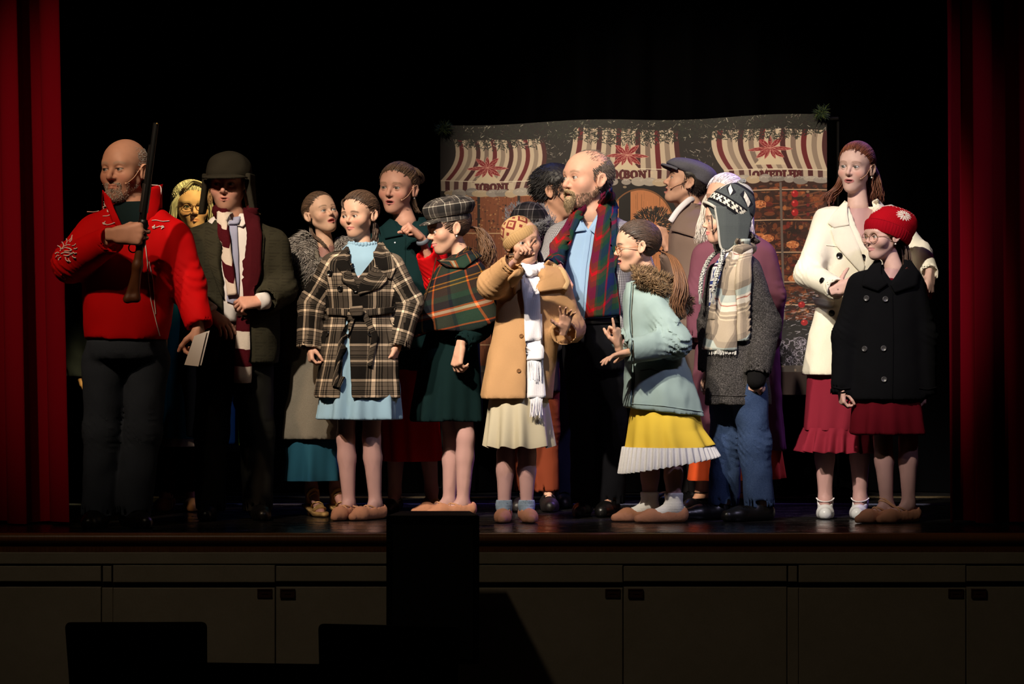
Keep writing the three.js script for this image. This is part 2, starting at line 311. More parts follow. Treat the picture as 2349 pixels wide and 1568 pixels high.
const texScarf = plaidTex(512, [0.20, 0.245], [[0.15, T2], [0.07, T1], [0.07, T2], [0.34, BE], [0.05, T1], [0.12, T2], [0.2, T1]], [[0.40, T1], [0.03, BE], [0.05, T2], [0.03, BE], [0.06, T1], [0.1, WH], [0.025, RR], [0.05, WH], [0.14, LB], [0.115, T2]], 0.5);
const CA = [40, 38, 38], CB = [74, 68, 64], CW = [214, 206, 190];
const texCap = plaidTex(256, [0.075, 0.075], [[0.42, CA], [0.045, CW], [0.28, CB], [0.03, CW], [0.225, CB]], [[0.42, CA], [0.045, CW], [0.30, CB], [0.03, CW], [0.205, CB]], 0.6);
const texTweed = dataTex(256, 256, [0.2, 0.2], (u, v, i, j) => { const g = grain(i, j) * 0.45 + grain(i >> 1, j >> 1) * 0.35 + grain((i >> 2) + 9, j >> 2) * 0.2, w = g < 0.46 ? 30 : mix(52, 150, (g - 0.46) / 0.54); return [w * 1.02, w * 0.97, w * 0.95]; });
const texCheck = dataTex(128, 128, [0.064, 0.064], (u, v, i, j) => { const a = (i >> 3) % 2, b = (j >> 3) % 2, w = (a && b ? 74 : a || b ? 126 : 176) + (grain(i, j) - 0.5) * 22; return [w, w * 0.98, w * 1.0]; });
const texOlive = dataTex(128, 128, [0.06, 0.06], (u, v, i, j) => { const h = ((i + ((j >> 4) % 2 ? j : -j)) >> 2) % 2, g = (grain(i, j) - 0.5) * 12; return [50 + h * 7 + g, 47 + h * 7 + g, 36 + h * 5 + g]; });
const texGreyWool = dataTex(256, 256, [0.16, 0.16], (u, v, i, j) => { const g = (grain(i, j) - 0.5) * 16 + (grain(i >> 1, j >> 1) - 0.5) * 14; return [112 + g, 106 + g, 96 + g]; });
const texDenim = dataTex(256, 256, [0.12, 0.12], (u, v, i, j) => { const d = ((i + j) >> 1) % 2 ? 10 : -6, g = (grain(i, j) - 0.5) * 26 + (grain(i >> 3, j >> 3) - 0.5) * 10; return [48 + d + g, 64 + d + g, 94 + d + g]; });
const texDarkDenim = dataTex(256, 256, [0.12, 0.12], (u, v, i, j) => { const d = ((i + j) >> 1) % 2 ? 7 : -4, g = (grain(i, j) - 0.5) * 18; return [48 + d + g, 56 + d + g, 68 + d + g]; });
const texFlatCap = dataTex(128, 128, [0.06, 0.06], (u, v, i, j) => { const g = (grain(i, j) - 0.5) * 34 + (grain(i >> 1, j >> 1) - 0.5) * 26; return [98 + g, 98 + g, 108 + g]; });
// knitted patterns, u runs once around the head
const knitTan = dataTex(512, 256, null, (u, v, i, j) => { const p = (u * 7) % 1, q = v; let c = [176, 144, 104]; const dia = (a, b, r) => Math.abs(a - 0.5) * 0.9 + Math.abs(b) * 2.1 < r; if (q > 0.20 && q < 0.68) { const b = q - 0.44; if (dia(p, b, 0.42) && !dia(p, b, 0.24)) c = [112, 48, 44]; if (dia((p + 0.5) % 1, b - 0.19, 0.16) || dia((p + 0.5) % 1, b + 0.19, 0.13)) c = [112, 48, 44]; if (dia(p, b, 0.11)) c = [136, 92, 66]; } const g = (grain(i, j) - 0.5) * 26; return c.map(x => x + g); });
const knitRed = dataTex(1024, 512, null, (u, v, i, j) => {
  let c = [160, 10, 24]; const P = 4, p = ((u * P + 0.66) % 1) - 0.5, x = p * 0.68 / P, y = (v - 0.47) * 0.26, r = Math.hypot(x, y), a = Math.atan2(y, x);
  const pet = Math.abs(((a / (Math.PI / 4) + 16.5) % 1) - 0.5) * 2, R = 0.042 * (0.55 + 0.45 * (1 - Math.abs(pet - 0.45) * 1.6));
  if (r < R && r > 0.005 && pet > 0.13) c = [226, 214, 196];
  if (v > 0.62 && v < 0.86) { const s = (u * 26 + (Math.floor(v * 24) % 2) * 0.5) % 1, w = (v * 24) % 1; if (Math.abs(s - 0.5) < 0.16 && Math.abs(w - 0.5) < 0.22) c = [226, 214, 196]; }
  const g = (grain(i, j) - 0.5) * 22; return [c[0] + g, c[1] + g * 0.5, c[2] + g * 0.5];
});
const knitGrey = dataTex(512, 256, null, (u, v, i, j) => {
  let c = [70, 74, 75]; const P = 16, p = (u * P) % 1;
  if (v > 0.24 && v < 0.30) c = [22, 22, 26]; if (v > 0.30 && v < 0.44) { c = [206, 200, 184]; const a = Math.abs(p - 0.5), b = Math.abs((v - 0.37) / 0.14) * 0.8; if ((a < 0.1 && b < 0.34) || (a < 0.3 && b < 0.1) || (a > 0.38 && b > 0.2)) c = [40, 38, 40]; }
  if (v > 0.44 && v < 0.48) c = [26, 26, 30];
  if (v > 0.53 && v < 0.80) { const k = (u * 7) % 1, b = (v - 0.665) / 0.135; if (Math.abs(k - 0.5) < 0.36 * (1 - Math.abs(b)) + 0.04) c = [30, 30, 36]; if (Math.abs(k - 0.5) < 0.2 * (1 - Math.abs(b))) c = [210, 204, 190]; }
  if (v > 0.84 && v < 0.9) c = [30, 30, 36]; if (v > 0.90) c = [170, 168, 160];
  const g = (grain(i, j) - 0.5) * 30; return c.map(x => x + g);
});
const texBraid = dataTex(32, 128, [0.03, 0.03], (u, v, i, j) => { const g = (grain(i, j) - 0.5) * 24, k = ((u * 2 + v * 2) % 1) < 0.45; return (k ? [52, 54, 58] : [190, 188, 180]).map(x => x + g); });
const texFair = dataTex(128, 128, [0.10, 0.10], (u, v, i, j) => { let c = [206, 204, 202]; const p = (u * 2) % 1 - 0.5, q = v - 0.5; if (Math.abs(v - 0.1) < 0.08) c = [44, 56, 110]; if (Math.abs(q) < 0.26 && Math.abs(Math.abs(p) - Math.abs(q)) < 0.08) c = [40, 50, 100]; if (Math.abs(v - 0.9) < 0.05) c = [60, 40, 60]; const g = (grain(i, j) - 0.5) * 20; return c.map(x => x + g); });

// ------------------------------------------------------------------ materials
const std = (c, o = {}) => new THREE.MeshPhysicalMaterial({ color: new THREE.Color().setRGB(...lin(...c)), roughness: 0.85, metalness: 0, specularIntensity: (o.roughness ?? 0.85) > 0.6 ? 0.15 : 1, ...o });
const cloth = (c, o = {}) => std(c, { bumpMap: bumpWeave, bumpScale: 0.0006, roughness: 0.9, ...o });
const wool = (c, o = {}) => std(c, { bumpMap: bumpWool, bumpScale: 0.0016, roughness: 0.95, ...o });
const woven = (tex, o = {}) => new THREE.MeshPhysicalMaterial({ map: tex, roughness: 0.92, specularIntensity: 0.15, bumpMap: bumpWool, bumpScale: 0.0010, ...o });
const knit = (tex, o = {}) => new THREE.MeshPhysicalMaterial({ map: tex, roughness: 0.95, specularIntensity: 0.15, ...o });
const velvet = (c, o = {}) => new THREE.MeshPhysicalMaterial({ color: new THREE.Color().setRGB(...lin(...c)), roughness: 0.95, specularIntensity: 0.1, sheen: 0.2, sheenColor: new THREE.Color().setRGB(...lin(...c)), sheenRoughness: 0.5, ...o });
const SKIN = new THREE.MeshPhysicalMaterial({ vertexColors: true, roughness: 0.52, specularIntensity: 0.45, sheen: 0.1, sheenRoughness: 0.6 });
const HAIR = new THREE.MeshStandardMaterial({ vertexColors: true, roughness: 0.56 });
const FUR = new THREE.MeshStandardMaterial({ vertexColors: true, roughness: 0.85 });
const EYE_M = new THREE.MeshPhysicalMaterial({ vertexColors: true, roughness: 0.12, clearcoat: 0.6, clearcoatRoughness: 0.05 });
const M = {
  blackBtn: std([14, 13, 13], { roughness: 0.25 }), whiteBtn: std([226, 222, 212], { roughness: 0.35 }), greyBtn: std([60, 58, 58], { roughness: 0.35 }),
  teeth: std([232, 222, 204], { roughness: 0.3 }), gold: std([214, 172, 96], { metalness: 0.9, roughness: 0.35 }), silver: std([200, 200, 205], { metalness: 0.9, roughness: 0.3 }),
  wire: std([150, 110, 70], { metalness: 0.7, roughness: 0.35 }), lens: new THREE.MeshPhysicalMaterial({ color: 0xffffff, transmission: 1, thickness: 0, roughness: 0.02, ior: 1.2 }),
  slipper: wool([188, 132, 104]), elastic: cloth([188, 140, 108]), sock: std([238, 236, 232], { bumpMap: bumpKnit, bumpScale: 0.0008 }), greySock: std([132, 148, 164], { bumpMap: bumpKnit, bumpScale: 0.0008 }),
  blackLeather: std([17, 16, 16], { roughness: 0.34 }), whiteLeather: std([236, 236, 236], { roughness: 0.3 }), black: std([9, 9, 10], { roughness: 0.8 }), micSkin: std([206, 160, 130], { roughness: 0.5 }), pearl: std([238, 232, 222], { roughness: 0.2 }),
};
// ------------------------------------------------------------------ heads
const HH = 0.232;   // height of the model head, chin to crown
const SK = { fair: [0.58, 0.335, 0.235], rosy: [0.58, 0.30, 0.215], tan: [0.46, 0.26, 0.17] };
// the mould of a head: x to the person's left, y up, z out of the face
function headField(o) {
  const ch = o.child ? 1 : 0, w = (o.w || 1), jw = (o.jaw || 1) * (ch ? 0.90 : 1), nz = (o.nose || 1) * (ch ? 0.78 : 1), op = o.open || 0, sm = o.smile || 0;
  const eyY = ch ? -0.008 : 0.0, L = [];
  const skull = ell([0, 0.034, -0.014], [0.0755 * w, 0.083, 0.096]);
  const base = [
    skull,
    ell([0, 0.028, 0.028], [0.066 * w, 0.066, 0.060]),                                   // forehead
    ell([0, -0.030, 0.024], [0.060 * w * jw, 0.066, 0.060]),                             // face
    ell([0, -0.070, 0.030], [0.044 * w * jw, 0.040, 0.049]),                             // jaw
    ell([0, -0.097 + (ch ? 0.004 : 0), 0.057], [0.019 * jw, 0.018, 0.019]),              // chin
    cap([-0.050 * w * jw, -0.044, -0.002], [-0.016 * jw, -0.093, 0.048], 0.017, 0.012), cap([0.050 * w * jw, -0.044, -0.002], [0.016 * jw, -0.093, 0.048], 0.017, 0.012),
    sphere([-0.040 * w, -0.026, 0.050], 0.026 + (o.cheek || 0) * 0.006), sphere([0.040 * w, -0.026, 0.050], 0.026 + (o.cheek || 0) * 0.006),
    cap([-0.034 * w, eyY + 0.021, 0.070], [0.034 * w, eyY + 0.021, 0.070], 0.0125, 0.0125),
  ];
  const fBase = uni(base, 0.022);
  const sockL = ell([-0.0315 * w, eyY - 0.001, 0.0905], [0.017, 0.0115, 0.0155]), sockR = ell([0.0315 * w, eyY - 0.001, 0.0905], [0.017, 0.0115, 0.0155]);
  const nose = uni([cap([0, eyY + 0.008, 0.078], [0, -0.026, 0.094 + 0.006 * nz], 0.0068, 0.0085 * nz), sphere([0, -0.0305, 0.0925 + 0.0065 * nz], 0.0098 * nz), ell([-0.0105 * nz, -0.0335, 0.0875], [0.0068 * nz, 0.006, 0.0085]), ell([0.0105 * nz, -0.0335, 0.0875], [0.0068 * nz, 0.006, 0.0085])], 0.006);
  const nost = uni([ell([-0.0062 * nz, -0.0408, 0.0935], [0.0035, 0.0028, 0.0045]), ell([0.0062 * nz, -0.0408, 0.0935], [0.0035, 0.0028, 0.0045])], 0.002);
  const mw = 0.0225 + sm * 0.004, my = -0.0625, uy = my + 0.0045 + op * 0.004, ly = my - 0.0055 - op * 0.010, cz = 0.0765;
  const lips = uni([cap([-mw, my + sm * 0.005, cz - 0.006], [-0.004, uy + 0.001, cz + 0.0085], 0.0026, 0.0046), cap([mw, my + sm * 0.005, cz - 0.006], [0.004, uy + 0.001, cz + 0.0085], 0.0026, 0.0046),
    cap([-mw, my + sm * 0.005, cz - 0.006], [0, ly, cz + 0.0075], 0.0024, 0.0056), cap([mw, my + sm * 0.005, cz - 0.006], [0, ly, cz + 0.0075], 0.0024, 0.0056)], 0.003);
  const mouthCut = op ? ell([0, my - 0.001 - op * 0.002, cz + 0.006], [mw * 0.82, 0.0015 + op * 0.0075, 0.022]) : cap([-mw * 0.95, my + sm * 0.004, cz + 0.002], [mw * 0.95, my + sm * 0.004, cz + 0.002], 0.0014, 0.0014);
  const mouthCut2 = op ? mouthCut : uni([cap([-mw * 0.98, my + sm * 0.004, cz - 0.002], [0, my - 0.001, cz + 0.0145], 0.0016, 0.0016), cap([mw * 0.98, my + sm * 0.004, cz - 0.002], [0, my - 0.001, cz + 0.0145], 0.0016, 0.0016)], 0.001);
  const ear = s => { const c = [s * 0.0785 * w, -0.004, -0.010]; return (x, y, z) => {
    const lx = (x - c[0]) * s, ly2 = y - c[1], lz = z - c[2], yy = ly2 / 0.029, zz = (lz + 0.10 * ly2) / 0.0172 + (yy < 0 ? yy * 0.25 : 0), r = Math.hypot(yy, zz);
    const shell = Math.max((r - 1) * 0.018, Math.abs(lx - 0.004 - clamp(-lz * 0.42, -0.003, 0.012)) - 0.0048);
    const bowl = ell([c[0] + s * 0.010, c[1] + 0.004, c[2] + 0.002], [0.0075, 0.0165, 0.0085])(x, y, z);
    const fold = ell([c[0] + s * 0.0125, c[1] + 0.012, c[2] - 0.006], [0.004, 0.011, 0.0035])(x, y, z);
    return smax(smax(shell, -bowl, 0.004), -fold, 0.003); }; };
  const eL = ear(1), eR = ear(-1);
  const lid = s => { const c = [s * 0.0310 * w, eyY, 0.0715]; return (x, y, z) => {
    const d = Math.hypot(x - c[0], y - c[1], z - c[2]) - 0.0150, lx = (x - c[0]) / 0.0140, wdt = Math.max(1 - lx * lx, 0), up = c[1] + (o.eye ?? 1) * 0.0050 * Math.sqrt(wdt) + 0.0002, dn = c[1] - 0.0042 * Math.sqrt(wdt) - 0.0002;
    const open = Math.max(y - up, dn - y, 0.004 - (z - c[2]));
    return smax(d, -open, 0.0012); }; };
  const lidL = lid(1), lidR = lid(-1);
  const nk = o.neck || [0, -0.165, -0.034], neck = cap([0, -0.055, -0.024], nk, (ch ? 0.037 : 0.046) * (o.neckR || 1), (ch ? 0.044 : 0.056) * (o.neckR || 1));
  const extra = o.extra;
  const f = (x, y, z) => {
    let d = fBase(x, y, z);
    if (d < 0.06 && z > 0.03) {
      d = smax(d, -Math.min(sockL(x, y, z), sockR(x, y, z)), 0.012);
      d = smin(d, nose(x, y, z), 0.0085); d = smax(d, -nost(x, y, z), 0.002);
      d = smin(d, lips(x, y, z), 0.0045); d = smax(d, -mouthCut2(x, y, z), 0.0022);
      d = smin(d, Math.min(lidL(x, y, z), lidR(x, y, z)), 0.0035);
    }
    if (Math.abs(x) > 0.055) d = smin(d, Math.min(eL(x, y, z), eR(x, y, z)), 0.006);
    d = smin(d, neck(x, y, z), 0.02);
    if (extra) d = extra(d, x, y, z);
    return d;
  };
  f.skull = skull; f.eyY = eyY; f.my = my; f.mw = mw; f.op = op; f.w = w; f.face = fBase;
  return f;
}
const grown = (f, t) => (x, y, z) => f(x, y, z) - t;
function headColor(o, f) {
  const s = o.skin || SK.fair, lip = o.lip || mix3(s, [0.50, 0.13, 0.12], 0.55), bl = mix3(s, [0.72, 0.22, 0.17], 0.5), br = o.brow || [0.12, 0.07, 0.04], bs = o.browA ?? 0.9, e = f.eyY;
  return (x, y, z) => {
    let c = s; const ax = Math.abs(x), n = noise(x * 60, y * 60, z * 60) * 0.05; c = [c[0] * (1 + n), c[1] * (1 + n * 1.3), c[2] * (1 + n * 1.3)];
    if (z > 0.02) {
      const q = Math.hypot((ax - 0.042) / 0.020, (y + 0.030) / 0.016); c = mix3(c, bl, (o.blush ?? 0.5) * Math.exp(-q * q));
      const nn = Math.hypot(x / 0.014, (y + 0.032) / 0.012); c = mix3(c, bl, 0.30 * Math.exp(-nn * nn));
      const ly = y - f.my - (y > f.my ? 0 : 0), hgt = (y > f.my ? 0.0085 + f.op * 0.004 : 0.0115 + f.op * 0.010), wq = 1 - (x / (f.mw + 0.002)) ** 2;
      if (z > 0.062 && wq > 0) { const m = ss(1.15, 0.8, Math.abs(ly) / (hgt * Math.sqrt(wq) + 1e-6)); c = mix3(c, lip, m * (o.lipA ?? 0.85)); if (f.op && Math.abs(ly + 0.002) < 0.001 + f.op * 0.006 && z < 0.0735 && Math.abs(x) < f.mw * 0.8) c = [0.09, 0.025, 0.02]; }
      const bx = (ax - 0.033 * f.w) / 0.021, by = e + 0.0235 + (o.browUp || 0) * 0.004 - 0.0045 * bx * bx + (o.browTilt || 0) * bx * 0.004;
      if (Math.abs(bx) < 1.1) c = mix3(c, br, bs * ss(1.1, 0.75, Math.abs(bx)) * ss(0.0058, 0.0024, Math.abs(y - by)));
      const ex = (ax - 0.031 * f.w) / 0.0155; if (Math.abs(ex) < 1.1) { const up = e + (o.eye ?? 1) * 0.0050 * Math.sqrt(Math.max(1 - ex * ex, 0)) + 0.0008; c = mix3(c, [0.06, 0.035, 0.03], (o.lash ?? 0.9) * ss(0.0034, 0.0010, Math.abs(y - up)) * ss(1.1, 0.9, Math.abs(ex))); }
    }
    if (o.paint) c = o.paint(c, x, y, z);
    return c;
  };
}
function eyeGeo(s, f, o) {
  const g = new THREE.SphereGeometry(0.0137, 22, 18), p = g.attributes.position, C = [], gz = norm([o.gaze ? o.gaze[0] : 0, o.gaze ? o.gaze[1] : 0, 1]), ir = (o.iris || [0.10, 0.07, 0.05]).map(q => q * 0.6);
  for (let i = 0; i < p.count; i++) { const a = Math.acos(clamp((p.getX(i) * gz[0] + p.getY(i) * gz[1] + p.getZ(i) * gz[2]) / 0.0137, -1, 1)); C.push(...(a < 0.22 ? [0.01, 0.01, 0.01] : a < 0.52 ? ir : a < 0.58 ? mix3(ir, [0.05, 0.05, 0.05], 0.6) : [0.46, 0.40, 0.37])); }
  g.setAttribute('color', new THREE.Float32BufferAttribute(C, 3)); g.deleteAttribute('uv'); g.translate(s * 0.0310 * f.w, f.eyY, 0.0713); return g;
}
// ------------------------------------------------------------------ hands: thumb on +x for a right hand, fingers along +y, palm facing +z
const POSE = {
  relaxed: { c: [[0.30, 0.40, 0.25], [0.42, 0.48, 0.3], [0.5, 0.52, 0.3], [0.55, 0.55, 0.3]], s: [0.06, 0.0, -0.05, -0.12], t: [0.55, 0.75, 0.38, 0.1] },
  flat: { c: [[0.08, 0.1, 0.06], [0.1, 0.12, 0.08], [0.12, 0.12, 0.08], [0.14, 0.15, 0.1]], s: [0.08, 0.0, -0.07, -0.16], t: [0.7, 0.75, 0.2, 0] },
  spread: { c: [[0.1, 0.2, 0.15], [0.25, 0.3, 0.2], [0.3, 0.35, 0.2], [0.25, 0.3, 0.2]], s: [0.28, 0.06, -0.16, -0.40], t: [0.95, 0.55, 0.25, 0] },
  fist: { c: [[1.35, 1.6, 0.9], [1.4, 1.65, 0.9], [1.45, 1.65, 0.9], [1.5, 1.6, 0.9]], s: [0.04, 0, -0.03, -0.08], t: [0.35, 0.85, 0.6, 0.9] },
  grip: { c: [[0.95, 1.15, 0.7], [1.0, 1.2, 0.7], [1.05, 1.2, 0.7], [1.1, 1.15, 0.7]], s: [0.06, 0, -0.04, -0.1], t: [0.45, 0.75, 0.75, 0.6] },
  point: { c: [[-0.05, 0.05, 0.03], [1.15, 1.5, 0.8], [1.35, 1.6, 0.9], [1.4, 1.6, 0.9]], s: [0.03, 0, -0.03, -0.08], t: [0.4, 0.85, 0.55, 0.7] },
  curl: { c: [[0.7, 0.9, 0.5], [0.85, 1.0, 0.5], [0.95, 1.05, 0.5], [1.0, 1.05, 0.5]], s: [0.06, 0, -0.04, -0.1], t: [0.45, 0.8, 0.5, 0.4] },
  over: { c: [[0.35, 0.5, 0.3], [0.38, 0.5, 0.3], [0.4, 0.52, 0.3], [0.45, 0.55, 0.3]], s: [0.10, 0.0, -0.08, -0.18], t: [0.8, 0.6, 0.3, 0.1] },
};
function handGeo(wrist, dir, palm, side, L, pose, skin) {
  const s = L / 0.18, P = POSE[pose], list = [], kn = [[0.029, 0.088], [0.010, 0.092], [-0.010, 0.088], [-0.027, 0.080]], fl = [0.072, 0.080, 0.074, 0.058], fr = [0.0088, 0.0090, 0.0085, 0.0076];
  const pal = [cap([0.004, -0.02, 0], [0.0, 0.03, 0], 0.024, 0.024)]; const palm1 = [];
  kn.forEach(([x, y]) => palm1.push(cap([x * 0.55, 0.015, 0], [x, y, 0], 0.0155, 0.0118)));
  palm1.push(cap([0.012, 0.012, 0.006], [0.024, 0.045, 0.009], 0.015, 0.012));
  kn.forEach(([x, y], i) => {
    let p = [x, y, 0], a = 0; const len3 = [0.46, 0.30, 0.24];
    for (let k = 0; k < 3; k++) { a += P.c[i][k]; const l = fl[i] * len3[k], q = [p[0] + Math.sin(P.s[i]) * l * Math.cos(a), p[1] + Math.cos(a) * l, p[2] + Math.sin(a) * l]; list.push(cap(p, q, fr[i] * (1 - 0.08 * k), fr[i] * (0.92 - 0.10 * k))); p = q; }
  });
  const [tx, ty, tz, tc] = P.t; let d = norm([tx, ty, tz]), p = [0.020, 0.022, 0.008];
  [[0.044, 0.0135, 0.0115], [0.031, 0.0105, 0.0095], [0.025, 0.0095, 0.0078]].forEach(([l, a, b], k) => { if (k) d = norm([d[0] - 0.55 * tc, d[1] + 0.15, d[2] + 0.12 * tc]); const q = addv(p, d, l); list.push(cap(p, q, a, b)); p = q; });
  const fp = uni([...pal, ...palm1], 0.012);
  const flat = (x, y, z) => Math.max(fp(x, y, z), Math.abs(z - 0.002) - 0.019);
  const f = (x, y, z) => { let m = flat(x, y, z), t = 1; for (let i = 0; i < 4; i++) { let q = 1; for (let k = 0; k < 3; k++) q = smin(q, list[i * 3 + k](x, y, z), 0.003); t = smin(t, q, 0.0015); } let h = 1; for (let k = 12; k < 15; k++) h = smin(h, list[k](x, y, z), 0.004); return smin(smin(m, t, 0.005), h, 0.006); };
  const nail = mix3(skin, [0.75, 0.42, 0.36], 0.5);
  const g = net(f, [-0.075, -0.03, -0.03], [0.085, 0.185, 0.10], 0.0042, { color: (x, y, z) => { const n = noise(x * 90, y * 90, z * 90) * 0.06; return [skin[0] * (1 + n), skin[1] * (0.97 + n), skin[2] * (0.97 + n)]; } });
  if (side < 0) { g.scale(-1, 1, 1); const ix = g.index.array; for (let i = 0; i < ix.length; i += 3) { const t = ix[i]; ix[i] = ix[i + 1]; ix[i + 1] = t; } g.computeVertexNormals(); }
  const y = norm(dir), z0 = addv(palm, y, -dot(palm, y)), z = norm(z0), x = cross(y, z);
  g.applyMatrix4(new THREE.Matrix4().set(x[0] * s, y[0] * s, z[0] * s, wrist[0], x[1] * s, y[1] * s, z[1] * s, wrist[1], x[2] * s, y[2] * s, z[2] * s, wrist[2], 0, 0, 0, 1));
  return g;
}
// ------------------------------------------------------------------ a whole person
// s: { name, label, D, base: pixel x, head: { c: [px, py], h: pixels, yaw, pitch, roll, ... }, J: joints [px, py, forward], hands: [...] }
function makePerson(s) {
  const D = s.D, J = (a) => at(a[0], a[1], D - (a[2] || 0)), b = at(s.base, HOR, D);
  const t = thing('person', s.label, 'person', [b[0], 0, b[2]]);
  t.D = D; t.J = J;
  const h = s.head, f = headField(h), sc = h.h / F * (D - (h.dz || 0)) / HH;
  const rot = new THREE.Euler(-(h.pitch || 0) * Math.PI / 180, (h.yaw || 0) * Math.PI / 180, (h.roll || 0) * Math.PI / 180, 'YXZ');
  const hc = at(h.c[0], h.c[1], D - (h.dz || 0)), Mx = new THREE.Matrix4().compose(new THREE.Vector3(...hc), new THREE.Quaternion().setFromEuler(rot), new THREE.Vector3(sc, sc, sc)), Mi = Mx.clone().invert();
  const toHead = p => { const v = new THREE.Vector3(...p).applyMatrix4(Mi); return [v.x, v.y, v.z]; }, toWorld = p => { const v = new THREE.Vector3(...p).applyMatrix4(Mx); return [v.x, v.y, v.z]; };
  t.sc = sc; t.Mx = Mx; t.toHead = toHead; t.toWorld = toWorld; t.hf = f; t.h = h; t.skin = h.skin || SK.fair;
  t.headF = (x, y, z) => { const p = toHead([x, y, z]); return f(p[0], p[1], p[2]) * sc; };
  // head with its neck reaching into the collar
  const nb = J(s.neck); h.neck = toHead(nb);
  const f2 = headField(h);
  const geos = [net(f2, [-0.115, Math.min(-0.125, h.neck[1] - 0.07), Math.min(-0.125, h.neck[2] - 0.07)], [0.115, 0.135, 0.125], s.far ? 0.005 : 0.0035, { color: headColor(h, f2) }).applyMatrix4(Mx)];
  // trunk, arms and legs
  const skinC = (x, y, z) => { const n = noise(x * 25, y * 25, z * 25) * 0.06 + noise(x * 8, y * 8, z * 8) * 0.05, c = s.legSkin || t.skin; return [c[0] * (1 + n), c[1] * (1 + n), c[2] * (1 + n)]; };
  const B = [], k = (s.k || 1), pts = [];
  const limb = (list, radii) => { const q = list.map(J); q.forEach(p => pts.push(p)); for (let i = 0; i < q.length - 1; i++) B.push(cap(q[i], q[i + 1], radii[i] * k, radii[i + 1] * k)); return q; };
  const shR = J(s.shR), shL = J(s.shL), hipR = J(s.hipR), hipL = J(s.hipL), mid = [(hipR[0] + hipL[0]) / 2, (hipR[1] + hipL[1]) / 2 + 0.05, (hipR[2] + hipL[2]) / 2], chest = [(shR[0] + shL[0]) / 2, (shR[1] + shL[1]) / 2 - 0.12 * k, (shR[2] + shL[2]) / 2];
  pts.push(mid, chest, nb);
  B.push(cap(mid, chest, 0.10 * k, 0.105 * k), cap(chest, nb, 0.10 * k, 0.05 * k), cap(shR, shL, 0.045 * k, 0.045 * k), cap(hipR, hipL, 0.075 * k, 0.075 * k));
  limb([s.shR, s.elR, s.wrR], [0.043, 0.033, 0.019]); limb([s.shL, s.elL, s.wrL], [0.043, 0.033, 0.019]);
  t.legs = [];
  for (const [hp, kn, an, toe] of [[s.hipR, s.knR, s.anR, s.toeR], [s.hipL, s.knL, s.anL, s.toeL]]) {
    const q = limb([hp, kn, an], [0.072, 0.047, 0.029]), calf = [mix(q[1][0], q[2][0], 0.32), mix(q[1][1], q[2][1], 0.32), mix(q[1][2], q[2][2], 0.32) - 0.012];
    B.push(cap([q[1][0], q[1][1] - 0.03 * k, q[1][2] - 0.008], calf, 0.043 * k, 0.047 * k), cap(calf, q[2], 0.047 * k, 0.028 * k));
    const te = J(toe), dirf = norm([te[0] - q[2][0], 0, te[2] - q[2][2]]), fl = (s.foot || 0.24), hz = s.heel || 0;
    const heel = addv(q[2], dirf, -0.028); heel[1] = 0.030 + hz; const ball = addv(heel, dirf, fl * 0.62); ball[1] = 0.022; const toeP = addv(heel, dirf, fl * 0.80); toeP[1] = 0.016;
    B.push(cap(q[2], heel, 0.030 * k, 0.026 * k), cap([q[2][0], q[2][1] - 0.01, q[2][2]], ball, 0.029 * k, 0.024 * k), cap(ball, toeP, 0.027 * k, 0.015 * k));
    pts.push(toeP, heel); t.legs.push({ knee: q[1], ankle: q[2], heel, ball, toe: toeP, dir: dirf, hip: q[0] });
  }
  const fb = uni(B, 0.022), lo = [0, 1, 2].map(i => Math.min(...pts.map(p => p[i])) - 0.14), hi = [0, 1, 2].map(i => Math.max(...pts.map(p => p[i])) + 0.14); lo[1] = -0.01;
  geos.push(net((x, y, z) => Math.max(fb(x, y, z), 0.003 - y), lo, hi, s.bodyCell || (s.far ? 0.02 : 0.0155), { color: skinC }));
  t.bodyF = fb;
  for (const [wr, dir, palm, side, pose, scl = 1] of s.hands || []) geos.push(handGeo(J(wr), dir, palm, side, (s.hand || 0.175) * scl, pose, mix3(t.skin, [0.5, 0.28, 0.22], 0.12)));
  for (const g of geos) g.deleteAttribute('uv');
  t.body = part(t, 'body', mergeGeometries(geos), SKIN);
  if (!s.blind) for (const q of [1, -1]) part(t, 'eye', eyeGeo(q, f, h).applyMatrix4(Mx), EYE_M, t.body);
  if (h.open && h.teeth) { const g = new THREE.TorusGeometry(0.020, 0.0045, 6, 16, Math.PI * 0.8); g.rotateX(Math.PI / 2); g.rotateY(-Math.PI * 0.1 ); g.scale(0.95, 0.9, 1); g.rotateY(Math.PI); g.translate(0, f.my + 0.0045, 0.056); g.rotateY(0); g.applyMatrix4(Mx); part(t, 'teeth', g, M.teeth, t.body); }
  return t;
}
const onHead = (t, geo) => geo.applyMatrix4(t.Mx);
